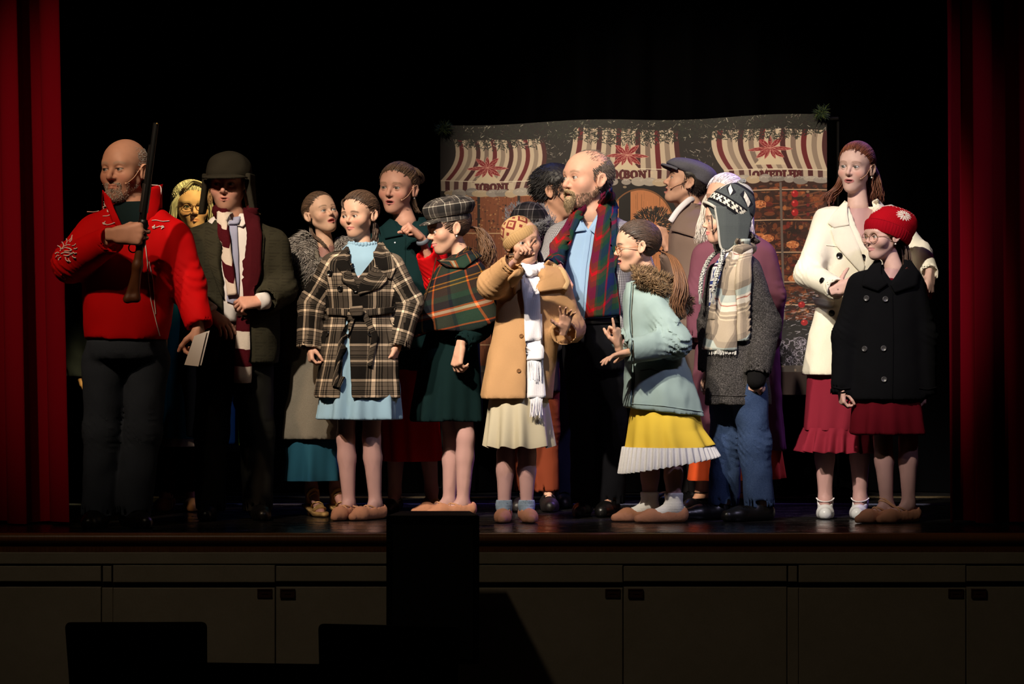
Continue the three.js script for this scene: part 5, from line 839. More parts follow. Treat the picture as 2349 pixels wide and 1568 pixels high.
// ------------------------------------------------------------------ girl in the checked coat
{ const t = makePerson({ label: 'person in a belted black and cream checked coat over a pale blue dress', D: 12.55, base: 830, k: 0.86, foot: 0.225, hand: 0.145, legSkin: TIGHTS,
    head: { c: [824, 494], h: 108, yaw: -33, pitch: -1, roll: 1, child: 1, w: 1.03, skin: SK.fair, blush: 0.8, brow: [0.10, 0.06, 0.04], browTilt: -0.6, eye: 0.85, iris: [0.05, 0.035, 0.03], gaze: [-0.25, 0.02], cheek: 1.2, lip: [0.52, 0.17, 0.15] },
    neck: [832, 574], shR: [765, 600], elR: [713, 695, 0], wrR: [710, 790, 0.04], shL: [898, 604], elL: [942, 692, 0], wrL: [915, 786, 0.05], hipR: [800, 830], hipL: [858, 830], knR: [793, 1000], knL: [852, 1000], anR: [800, 1152], anL: [861, 1152], toeR: [772, 1188, 0.14], toeL: [815, 1188, 0.12],
    hands: [[[711, 792, 0.04], [0.1, -1, 0.25], [0.9, 0, -0.3], 1, 'curl'], [[914, 788, 0.05], [-0.35, -1, 0.3], [-0.9, 0, -0.3], -1, 'curl']] });
  const dress = cloth([142, 174, 196]);
  garment(t, 'dress', dress, { torso: [[556, 800, 864, 0.045], [574, 784, 878, 0.062], [602, 772, 890, 0.082], [700, 775, 885, 0.085], [800, 752, 905, 0.11], [962, 728, 916, 0.155]], prof: { fold: { topPx: 690, n: 9, amp: 0.08 }, hollow: 0.026 }, amp: 0.003, cell: 0.008 });
  { const g = []; for (let i = 0; i < 26; i++) { const a = i / 26 * Math.PI * 2, p = at(832 + 31 * Math.sin(a), 563 - 6 * Math.cos(a) * 0.3 - 4 * Math.abs(Math.sin(a)), t.D - 0.052 * Math.cos(a)); const q = new THREE.SphereGeometry(0.009, 8, 6); q.scale(1, 1.25 + 0.3 * Math.sin(i * 2), 0.8); q.translate(...p); g.push(q); } part(t, 'ruffle_collar', merge(g), dress); }
  const coat = woven(texCoat);
  const c = garment(t, 'coat', coat, { torso: [[566, 802, 866, 0.055], [582, 772, 892, 0.078], [602, 750, 910, 0.095], [645, 748, 908, 0.112], [700, 752, 906, 0.105], [714, 752, 904, 0.104], [790, 740, 912, 0.128], [912, 718, 918, 0.165]], arms: [[[765, 612], [714, 696, 0], [706, 800, 0.04], 0.066, 0.058, 0.054], [[898, 616], [942, 694, 0], [914, 796, 0.05], 0.066, 0.058, 0.054]], prof: { fold: { topPx: 715, n: 6, amp: 0.04, ph: 1 }, hollow: 0.026 }, plaid: 0.125, u0: 0.03, cut: [frontCut([[797, 550], [868, 550], [858, 595], [824, 640], [806, 600]], t.D, 0.02), frontCut([[796, 728], [802, 728], [812, 930], [784, 930]], t.D, 0.02)] });
  lapel(t, c, 'collar', coat, [[798, 566], [776, 588], [772, 612], [790, 632]], [[806, 568], [806, 590], [809, 605], [812, 616]]);
  lapel(t, c, 'collar', coat, [[862, 562], [858, 590], [862, 612], [858, 626]], [[876, 558], [898, 588], [906, 616], [896, 640]]);
  lapel(t, c, 'lapel', coat, [[808, 606], [786, 630], [784, 645], [818, 668]], [[800, 606], [806, 624], [813, 642], [822, 664]]);
  lapel(t, c, 'lapel', coat, [[860, 608], [842, 630], [826, 650], [820, 668]], [[868, 612], [888, 640], [870, 660], [824, 676]]);
  part(t, 'belt', sheet(c.f, [[756, 706], [830, 710], [904, 702]], [[756, 722], [830, 726], [904, 718]], t.D, { n: 26, m: 3, off: 0.008, th: 0.006 }), coat, c);
  lapel(t, c, 'belt_end', coat, [[800, 716], [778, 790], [762, 884]], [[818, 720], [796, 790], [780, 890]], { off: 0.01, n: 20, m: 3 });
  lapel(t, c, 'belt_end', coat, [[826, 718], [852, 770], [840, 838]], [[838, 712], [866, 770], [852, 842]], { off: 0.01, n: 20, m: 3 });
  lapel(t, c, 'belt_knot', coat, [[806, 702], [804, 716], [810, 728]], [[832, 700], [836, 714], [830, 728]], { off: 0.016, th: 0.014, n: 8, m: 5 });
  for (const [x, y] of [[781, 662], [815, 664], [842, 716], [861, 632], [757, 626], [752, 765], [850, 765]]) button(t, c, x, y, 0.0145, M.blackBtn);
  part(t, 'hair', onHead(t, (seed(11), merge([hairCap(t, [0.055, 0.030, 0.018], { t: 0.010, line: 0.058, low: -0.075, rough: 1.4 }), combed(t, [0.065, 0.036, 0.022], 260, [0.0, 0.0, -0.105], { t: 0.011, line: 0.056 }), locks([[-0.03, 0.085, 0.055], [-0.035, 0.075, 0.085], [-0.028, 0.045, 0.098], [-0.016, 0.030, 0.098]], 6, 0.004, 0.0022, [0.06, 0.033, 0.02], { curl: 0.002 }), locks([[0.05, -0.04, -0.05], [0.062, -0.08, -0.045], [0.066, -0.12, -0.035], [0.060, -0.16, -0.028]], 26, 0.015, 0.0034, [0.07, 0.035, 0.02], { curl: 0.005, freq: 14 }), locks([[-0.02, 0.0, -0.10], [0.02, -0.05, -0.10], [0.05, -0.10, -0.07]], 22, 0.02, 0.004, [0.05, 0.028, 0.017], { curl: 0.004 })]))), HAIR);
  for (const l of t.legs) ballet(t, l);
}
// ------------------------------------------------------------------ woman in the white coat
{ const t = makePerson({ label: 'person in a white double-breasted coat and burgundy skirt, one hand on a shoulder', D: 12.72, base: 1960, foot: 0.24, hand: 0.172, heel: 0.03, k: 0.94, legSkin: TIGHTS,
    head: { c: [1963, 386], h: 116, yaw: -27, pitch: 1, roll: -4, w: 0.95, jaw: 0.86, neckR: 0.86, skin: [0.651, 0.420, 0.344], blush: 0.75, brow: [0.22, 0.10, 0.06], browA: 0.55, eye: 0.95, iris: [0.16, 0.15, 0.13], gaze: [-0.15, 0.05], lip: [0.40, 0.10, 0.10], open: 0.12, nose: 0.9 },
    neck: [1968, 474], shR: [1896, 500], elR: [1854, 630, 0.10], wrR: [1922, 662, 0.36], shL: [2046, 500], elL: [2108, 580, 0.08], wrL: [2134, 636, 0.34], hipR: [1920, 800], hipL: [1990, 800], knR: [1892, 1005], knL: [1972, 1005], anR: [1893, 1142], anL: [1973, 1142], toeR: [1893, 1188, 0.2], toeL: [1966, 1188, 0.2],
    hands: [[[1918, 666, 0.355], [0.88, 0.34, 0.20], [0.2, -0.15, -1], 1, 'over'], [[2134, 632, 0.34], [-0.12, -0.85, 0.45], [-0.75, -0.2, -0.5], -1, 'over']] });
  garment(t, 'blouse', cloth([128, 22, 44]), { torso: [[560, 1950, 2020, 0.075], [600, 1900, 2040, 0.095], [720, 1905, 2035, 0.095]], cell: 0.01 });
  const white = wool([246, 238, 218]);
  const c = garment(t, 'coat', white, { torso: [[474, 1928, 2012, 0.058], [488, 1898, 2042, 0.078], [515, 1882, 2058, 0.098], [580, 1880, 2055, 0.118], [650, 1884, 2048, 0.112], [705, 1872, 2052, 0.112], [790, 1850, 2068, 0.132], [860, 1838, 2082, 0.148]], arms: [[[1898, 508], [1854, 628, 0.10], [1920, 664, 0.345], 0.068, 0.062, 0.054], [[2044, 508], [2108, 580, 0.08], [2133, 630, 0.33], 0.066, 0.054, 0.045]], prof: { fold: { topPx: 700, n: 5, amp: 0.02 }, hollow: 0.026 }, amp: 0.004, scale: 8, cut: [frontCut([[1938, 455], [2012, 455], [2002, 500], [1984, 578], [1958, 520]], t.D, 0.02)] });
  lapel(t, c, 'collar', white, [[1938, 466], [1912, 490], [1898, 512], [1912, 524]], [[1944, 470], [1944, 492], [1946, 508], [1948, 518]], { th: 0.008, off: 0.006 });
  lapel(t, c, 'collar', white, [[2000, 468], [2004, 484], [2000, 500], [1998, 510]], [[2012, 462], [2030, 480], [2040, 498], [2026, 514]], { th: 0.008, off: 0.006 });
  lapel(t, c, 'lapel', white, [[1940, 512], [1904, 524], [1916, 560], [1976, 628]], [[1946, 508], [1958, 536], [1970, 565], [1984, 612]], { th: 0.007, off: 0.004, n: 20 });
  lapel(t, c, 'lapel', white, [[2000, 508], [1996, 540], [1988, 575], [1982, 612]], [[2006, 506], [2034, 522], [2020, 570], [1986, 630]], { th: 0.007, off: 0.003, n: 20 });
  part(t, 'front_edge', cord(c.f, [[1980, 628], [1976, 720], [1962, 857]], t.D, 0.004), white, c);
  part(t, 'pocket_flap', sheet(c.f, [[1868, 682], [1874, 700]], [[1914, 690], [1912, 706]], t.D, { n: 4, m: 8, th: 0.006 }), white, c);
  part(t, 'yoke_seam', cord(c.f, [[1895, 562], [1930, 566], [1965, 572]], t.D, 0.0028), white, c);
  for (const [x, y] of [[1926, 586], [1979, 590], [1908, 718], [1962, 720]]) button(t, c, x, y, 0.0155, M.blackBtn);
  button(t, c, 1886, 643, 0.014, M.blackBtn); button(t, c, 2046, 486, 0.012, M.blackBtn);
  lapel(t, c, 'epaulette', white, [[2022, 478], [2044, 474], [2058, 480]], [[2024, 492], [2044, 492], [2056, 492]], { th: 0.008 });
  const ski = cloth([128, 34, 50]); const sk = part(t, 'skirt', skirtGeo(t.D, [[845, 1852, 2040, 0.115], [985, 1842, 2004, 0.135]], { n: 9, amp: 0.05, seg: 160 }), ski);
  part(t, 'flounce', skirtGeo(t.D, [[980, 1842, 2004, 0.137], [1000, 1836, 2004, 0.145], [1036, 1826, 2008, 0.17]], { n: 17, amp: 0.10, keep: 0.15, hemWave: 0.004, tilt: -0.02, seg: 220 }), ski, sk);
  for (const l of t.legs) { const f = shoeField(l, { L: 0.245, heel: 0.035, open: 0.06, openY: 0.088, openL: 0.060, toe: 0.031, w: 1.0, toeH: 0.024 }), sh = part(t, 'shoe', net(f, f.lo, f.hi, 0.005, {}), M.whiteLeather), side = [l.dir[2], 0, -l.dir[0]]; const g = []; for (let i = 0; i <= 14; i++) { const a = mix(-1.75, 1.75, i / 14), c0 = addv([l.ankle[0], 0.090, l.ankle[2]], l.dir, 0.010); let p = [c0[0] + side[0] * Math.sin(a) * 0.07 + l.dir[0] * Math.cos(a) * 0.07, c0[1] - 0.012 * Math.cos(a), c0[2] + side[2] * Math.sin(a) * 0.07 + l.dir[2] * Math.cos(a) * 0.07]; const to = norm(sub([c0[0], p[1], c0[2]], p)); p = shrink(t.bodyF, p, [c0[0], p[1], c0[2]], 0.003); g.push(p); } part(t, 'ankle_strap', tube(g, 0.0042, 6, { flat: 0.6 }), M.whiteLeather, sh); part(t, 'heel', tube([addv([l.heel[0], 0, l.heel[2]], l.dir, 0.002), addv([l.heel[0], 0.045, l.heel[2]], l.dir, -0.002)], u => mix(0.016, 0.026, u), 10), M.whiteLeather, sh); }
  seed(20); const au = [0.17, 0.052, 0.022];
  part(t, 'hair', onHead(t, merge([hairCap(t, au, { t: 0.010, line: 0.060, low: -0.10, rough: 1.2, part: 0.006 }), combed(t, au, 300, [0.0, 0.01, -0.105], { t: 0.011, line: 0.058 }),
    locks([[-0.055, 0.02, -0.03], [-0.075, -0.05, -0.03], [-0.085, -0.10, -0.005], [-0.115, -0.135, 0.01], [-0.118, -0.165, 0.03]], 60, 0.024, 0.0042, au, { curl: 0.007, width: u => 0.5 + u * 0.8 }),
    locks([[0.04, 0.03, -0.09], [0.075, -0.03, -0.07], [0.092, -0.09, -0.055], [0.098, -0.14, -0.05]], 60, 0.026, 0.0045, au, { curl: 0.006, width: u => 0.6 + u * 0.6 }),
    locks([[0, 0.04, -0.11], [0, -0.05, -0.115], [0.0, -0.13, -0.10], [0.0, -0.17, -0.09]], 50, 0.05, 0.005, au, { curl: 0.005 }),
    locks([[-0.095, -0.115, 0.02], [-0.10, -0.16, 0.05], [-0.085, -0.21, 0.07]], 7, 0.006, 0.002, au, { curl: 0.006 })])), HAIR);
  headset(t, 1); earring(t, 1);
}
// ------------------------------------------------------------------ girl in the red knit hat
{ const t = makePerson({ label: 'person in a red snowflake knit hat, round glasses and black peacoat', D: 12.30, base: 2050, k: 0.86, foot: 0.235, hand: 0.145, legSkin: TIGHTS,
    head: { c: [2027, 542], h: 112, yaw: -58, pitch: 1, child: 1, w: 0.99, skin: [0.634, 0.395, 0.328], blush: 0.6, brow: [0.2, 0.12, 0.07], browA: 0.4, gaze: [-0.2, 0.1], smile: 0.5, lip: [0.52, 0.2, 0.2], cheek: 1 },
    neck: [2050, 616], shR: [1975, 650], elR: [1938, 770], wrR: [1930, 885, 0.03], shL: [2094, 650], elL: [2122, 770], wrL: [2121, 885, 0.03], hipR: [2012, 850], hipL: [2072, 850], knR: [2026, 1010], knL: [2084, 1010], anR: [2034, 1153], anL: [2084, 1153], toeR: [1985, 1190, 0.07], toeL: [2034, 1190, 0.07],
    hands: [[[1930, 888, 0.03], [0.05, -1, 0.15], [0.95, 0, -0.2], 1, 'curl'], [[2121, 888, 0.03], [-0.05, -1, 0.15], [-0.95, 0, -0.2], -1, 'curl']] });
  garment(t, 'dress', cloth([88, 10, 22]), { torso: [[634, 2015, 2072, 0.05], [660, 1985, 2095, 0.08], [800, 1975, 2100, 0.10], [900, 1960, 2112, 0.12], [996, 1948, 2122, 0.155]], prof: { fold: { topPx: 880, n: 8, amp: 0.07 }, hollow: 0.026 }, cell: 0.009 });
  const blk = wool([13, 13, 15]);
  const c = garment(t, 'peacoat', blk, { torso: [[606, 2022, 2082, 0.055], [620, 1988, 2105, 0.075], [645, 1964, 2108, 0.095], [720, 1958, 2110, 0.108], [800, 1955, 2116, 0.118], [917, 1946, 2124, 0.15]], arms: [[[1974, 656], [1938, 770], [1930, 906, 0.03], 0.064, 0.056, 0.052], [[2092, 656], [2122, 770], [2122, 906, 0.03], 0.060, 0.054, 0.052]], prof: { hollow: 0.026 }, amp: 0.003, cut: [frontCut([[2018, 590], [2078, 590], [2060, 620], [2040, 648], [2024, 620]], t.D, -0.00)] });
  lapel(t, c, 'collar', blk, [[2014, 598], [1984, 632], [1978, 655], [2014, 668]], [[2022, 604], [2022, 630], [2030, 645], [2036, 652]], { th: 0.009, off: 0.005 });
  lapel(t, c, 'collar', blk, [[2074, 602], [2070, 622], [2056, 640], [2042, 654]], [[2086, 602], [2104, 626], [2100, 655], [2052, 672]], { th: 0.009, off: 0.005 });
  part(t, 'front_edge', cord(c.f, [[2046, 672], [2048, 780], [2046, 915]], t.D, 0.004), blk, c);
  for (const q of [[1946, 892, 1912, 888], ]) part(t, 'cuff_band', cord(c.f, [[1912, 888], [1930, 892], [1950, 890]], t.D, 0.004), blk, c); part(t, 'cuff_band', cord(c.f, [[2108, 890], [2128, 893], [2148, 888]], t.D, 0.004), blk, c);
  for (const [x, y] of [[1988, 684], [2031, 686], [1984, 800], [2027, 799], [2028, 870]]) button(t, c, x, y, 0.014, M.greyBtn);
  { const p = hit(c.f, 2079, 620, t.D - 0.4, t.D + 0.3), g = []; for (let i = 0; i < 5; i++) { const a = i * 1.2566 + 0.3, q = new THREE.SphereGeometry(0.005, 8, 6); q.scale(1, 1, 0.5); q.translate(Math.cos(a) * 0.0065, Math.sin(a) * 0.0065, 0); g.push(q); } part(t, 'flower_pin', orient(merge(g), addv(p, grad(c.f, p), 0.012), grad(c.f, p)), std([120, 50, 34], { metalness: 0.5, roughness: 0.4 }), c); }
  const hat = knitHat(t, knit(knitRed, { bumpMap: (() => { const b = bumpKnit.clone(); b.repeat.set(10, 4); b.needsUpdate = true; return b; })(), bumpScale: 0.0012 }), std([150, 8, 24], { roughness: 0.95, bumpMap: bumpKnit, bumpScale: 0.001 }), { name: 'knit_hat', rows: [[0.0, 0.100, -0.012], [0.04, 0.109, -0.02], [0.08, 0.110, -0.03], [0.115, 0.097, -0.042], [0.14, 0.07, -0.052], [0.15, 0.035, -0.056], [0.153, 0.001, -0.057]], brim: [-0.016, 0.040, 0.0985, 0.109, -0.014], tilt: 0.36, move: [0, 0.008, -0.006] });
  seed(21); part(t, 'hair', onHead(t, merge([hairCap(t, [0.09, 0.05, 0.03], { t: 0.004, line: 0.10, low: -0.075, cell: 0.004, side: 0.0 }), locks([[0.03, -0.02, -0.09], [0.05, -0.08, -0.10], [0.055, -0.13, -0.10], [0.05, -0.18, -0.11]], 40, 0.022, 0.004, [0.07, 0.035, 0.02], { curl: 0.004 }), locks([[-0.02, -0.02, -0.09], [-0.02, -0.08, -0.10], [-0.02, -0.15, -0.10]], 30, 0.03, 0.004, [0.07, 0.035, 0.02], { curl: 0.004 })])), HAIR);
  glasses(t, { rx: 0.024, ry: 0.0225 }); earring(t, 1);
  for (const l of t.legs) ballet(t, l);
}
// ------------------------------------------------------------------ bearded man with the tartan scarf
{ const hairC = [0.11, 0.085, 0.07], bd = [0.40, 0.29, 0.17];
  const t = makePerson({ label: 'person in a grey checked blazer, pale blue shirt and red-green tartan scarf', D: 12.9, base: 1360, hand: 0.19, foot: 0.27,
    head: { c: [1346, 413], h: 136, yaw: -57, pitch: 3, roll: 0, w: 1.06, jaw: 1.05, skin: [0.616, 0.336, 0.238], blush: 0.35, brow: [0.16, 0.11, 0.07], browA: 0.6, gaze: [-0.15, 0.15], open: 0.35, nose: 1.1, browUp: 0.6, iris: [0.12, 0.1, 0.09], lip: [0.5, 0.2, 0.17], eye: 0.9,
      paint: (c, x, y, z) => { const jl = ss(-0.02, -0.06, y) * ss(-0.03, 0.01, z) * ss(0.085, 0.06, z + Math.abs(x) * 0.2); return mix3(c, [0.34, 0.25, 0.18], 0.28 * jl + 0.12 * ss(0.08, 0.02, y) * ss(0.03, 0.0, z) * (y > 0 ? 1 : 0)); } },
    neck: [1362, 492], shR: [1282, 545], elR: [1258, 625, 0.14], wrR: [1284, 622, 0.36], shL: [1448, 540], elL: [1482, 650, -0.05], wrL: [1428, 740, 0.02], hipR: [1330, 760], hipL: [1395, 760], knR: [1340, 960], knL: [1400, 960], anR: [1340, 1142], anL: [1400, 1140], toeR: [1330, 1178, 0.25], toeL: [1378, 1178, 0.22],
    hands: [[[1285, 622, 0.36], [0.45, -0.85, 0.05], [-0.5, -0.3, 0.3], 1, 'relaxed'], [[1428, 742, 0.02], [-0.2, -1, 0.1], [0, 0, -1], -1, 'relaxed']] });
  const shirt = cloth([146, 176, 208]);
  const sh = garment(t, 'shirt', shirt, { torso: [[482, 1332, 1396, 0.062], [500, 1308, 1414, 0.088], [530, 1278, 1442, 0.115], [620, 1270, 1434, 0.145], [690, 1276, 1430, 0.15], [738, 1286, 1426, 0.14]], amp: 0.004, cut: [frontCut([[1328, 470], [1382, 470], [1362, 505], [1348, 528], [1334, 505]], t.D, -0.02)] });
  lapel(t, sh, 'collar', shirt, [[1318, 492], [1308, 514], [1316, 534]], [[1328, 488], [1332, 508], [1345, 530]], { th: 0.005, off: 0.010, n: 8 });
  lapel(t, sh, 'collar', shirt, [[1384, 474], [1372, 500], [1352, 528]], [[1400, 480], [1398, 512], [1366, 540]], { th: 0.006, off: 0.012, n: 10, m: 6 });
  part(t, 'placket', sheet(sh.f, [[1344, 530], [1330, 620], [1322, 736]], [[1357, 532], [1344, 620], [1336, 736]], t.D, { n: 24, m: 3, off: 0.001, th: 0.003 }), shirt, sh);
  for (const [x, y] of [[1323, 517], [1322, 601], [1311, 557]]) 0; for (const [x, y] of [[1349, 548], [1340, 595], [1334, 645], [1331, 692]]) button(t, sh, x, y, 0.0058, M.whiteBtn);
  const bl = woven(texCheck, { bumpScale: 0.0005 });
  const c = garment(t, 'blazer', bl, { torso: [[486, 1330, 1402, 0.07], [500, 1302, 1420, 0.09], [522, 1268, 1456, 0.118], [580, 1254, 1466, 0.15], [660, 1256, 1456, 0.16], [740, 1258, 1450, 0.165], [770, 1258, 1450, 0.165]], arms: [[[1284, 555], [1258, 628, 0.14], [1282, 622, 0.34], 0.075, 0.066, 0.050], [[1446, 552], [1482, 650, -0.05], [1428, 738, 0.02], 0.076, 0.068, 0.058]], plaid: 0.15, amp: 0.004, cut: [frontCut([[1334, 470], [1392, 470], [1402, 520], [1412, 640], [1425, 790], [1276, 790], [1286, 640], [1306, 520]], t.D, 0.00)] });
  const sc = woven(texTartan, { bumpScale: 0.0012 });
  const both = { f: (x, y, z) => Math.min(sh.f(x, y, z), c.f(x, y, z)) };
  const scarf = part(t, 'scarf', merge([sheet(both.f, [[1330, 474], [1298, 520], [1264, 566], [1252, 620], [1250, 690]], [[1344, 486], [1322, 530], [1306, 580], [1296, 630], [1290, 700]], t.D, { n: 34, m: 8, off: 0.008, th: 0.014 }), sheet(both.f, [[1378, 456], [1366, 520], [1354, 600], [1342, 728]], [[1404, 440], [1414, 520], [1414, 620], [1424, 722]], t.D, { n: 40, m: 10, off: 0.008, th: 0.016, u0: 0.0 })]), sc);
  { const g = []; const P = curve([at(1330, 478, t.D - 0.06), at(1346, 470, t.D + 0.05), at(1378, 456, t.D + 0.10), at(1398, 448, t.D + 0.02)], 16); part(t, 'scarf_neck', tube(P, 0.028, 10, { flat: 1.3 }), sc, scarf); }
  const tr = cloth([20, 20, 24]); const tg = garment(t, 'trousers', tr, { torso: [[724, 1286, 1428, 0.135], [800, 1290, 1432, 0.14], [850, 1296, 1436, 0.13]], arms: [[[1332, 790], [1340, 960], [1338, 1160], 0.088, 0.070, 0.066], [[1396, 790], [1402, 960], [1402, 1158], 0.088, 0.070, 0.066]], amp: 0.007, cell: 0.0135, k: 0.012 });
  part(t, 'belt', sheet(tg.f, [[1288, 727], [1356, 731], [1426, 727]], [[1288, 739], [1356, 743], [1426, 739]], t.D, { n: 20, m: 2, off: 0.004, th: 0.004 }), M.blackLeather);
  for (const l of t.legs) leatherShoe(t, l, M.blackLeather, 0.28);
  // hair round a bald crown, moustache and goatee
  seed(14); const goat = uni([ell([0, -0.090, 0.074], [0.027, 0.030, 0.018]), ell([0, -0.112, 0.070], [0.018, 0.020, 0.013]), cap([0.026, -0.062, 0.072], [0.024, -0.09, 0.070], 0.007, 0.008), cap([-0.026, -0.062, 0.072], [-0.024, -0.09, 0.070], 0.007, 0.008), cap([0.003, -0.0475, 0.0925], [0.026, -0.058, 0.078], 0.0055, 0.005), cap([-0.003, -0.0475, 0.0925], [-0.026, -0.058, 0.078], 0.0055, 0.005)], 0.006);
  const mouth = ell([0, -0.063, 0.088], [0.019, 0.0085, 0.02]), goatF = (x, y, z) => smax(goat(x, y, z) + 0.0012 * noise(x * 260, y * 60, z * 260), -mouth(x, y, z), 0.003);
  const strand = (p, d, l, r, col) => tube([p, addv(p, d, l * 0.5), addv(addv(p, d, l), [0, -l * 0.15, -l * 0.08])], u => r * (1 - 0.65 * u), 3, { color: () => col }), bs = [];
  for (let i = 0, n = 0; i < 1500 && n < 9000; n++) { const p0 = [rr(-0.036, 0.036), rr(-0.128, -0.042), 0.13]; let p = p0, ok = 0; for (let k = 0; k < 30; k++) { const d = goatF(...p); if (d < 0.0007) { ok = 1; break; } p = addv(p, [0, 0, -1], Math.max(d * 0.7, 0.0005)); if (p[2] < 0.03) break; } if (!ok) continue; i++; const nn = grad(goatF, p, 0.002), k = rr(0.55, 1.45), side = Math.abs(p[0]) > 0.02 && p[1] < -0.075 ? 0.55 : 0.05, col = mix3(bd, [0.14, 0.095, 0.06], side).map(q => q * k), up = p[1] > -0.058; bs.push(strand(addv(p, nn, -0.001), norm([nn[0] * 0.5 + Math.sign(p[0]) * (up ? 0.9 : 0.0) + rr(-0.2, 0.2), nn[1] * 0.3 - 0.8, nn[2] * 0.35 + rr(-0.15, 0.15)]), up ? rr(0.007, 0.011) : rr(0.007, 0.013), 0.0011, col)); }
  part(t, 'beard', onHead(t, merge([net(goatF, [-0.05, -0.14, 0.03], [0.05, -0.03, 0.12], 0.003, { color: () => bd }), ...bs, shorn(t, [0.22, 0.15, 0.10], 900, 0.0065, (x, y, z) => y < -0.048 - 0.25 * Math.max(0, z - 0.02) + 0.02 * ss(0.03, -0.01, z) && y > -0.112 && z > -0.012 && z < 0.072 && Math.abs(x) > 0.02, { r: 0.0009, flow: () => [0, -0.9, 0.2] })])), HAIR);
  const side = (x, y, z) => z < 0.028 - 0.30 * Math.max(0, 0.03 - y) && y < 0.080 - 0.62 * (z + 0.035) + 0.004 * noise(x * 90, y * 90, z * 90) && y > -0.078 + (z + 0.09) * 0.45 && !(Math.abs(x) > 0.06 && Math.hypot((y + 0.004) / 0.033, (z + 0.008) / 0.023) < 1);
  { const f = t.hf, g = net((x, y, z) => { let d = f.skull(x, y, z) - 0.003; d = smax(d, z - (0.020 - 0.30 * Math.max(0, 0.03 - y)), 0.006); d = smax(d, y - (0.070 - 0.62 * (z + 0.035)), 0.01); d = smax(d, -0.072 + (z + 0.09) * 0.45 - y, 0.008); d = smax(d, -(Math.hypot((y + 0.004) / 0.036, (z + 0.008) / 0.025) - 1) * 0.022 - (Math.abs(x) > 0.06 ? 0 : 1), 0.004); return d; }, [-0.1, -0.12, -0.13], [0.1, 0.13, 0.08], 0.003, { color: streak(hairC, 1, 0.5) });
    part(t, 'hair', onHead(t, merge([g, shorn(t, hairC, 2000, 0.014, side, { flow: () => [0, -0.9, -0.7] }), shorn(t, hairC, 260, 0.014, (x, y, z) => y > 0.07 && z < 0.035 && z > -0.07, { r: 0.0008, flow: () => [0, 0.1, -1] })])), HAIR); }
}
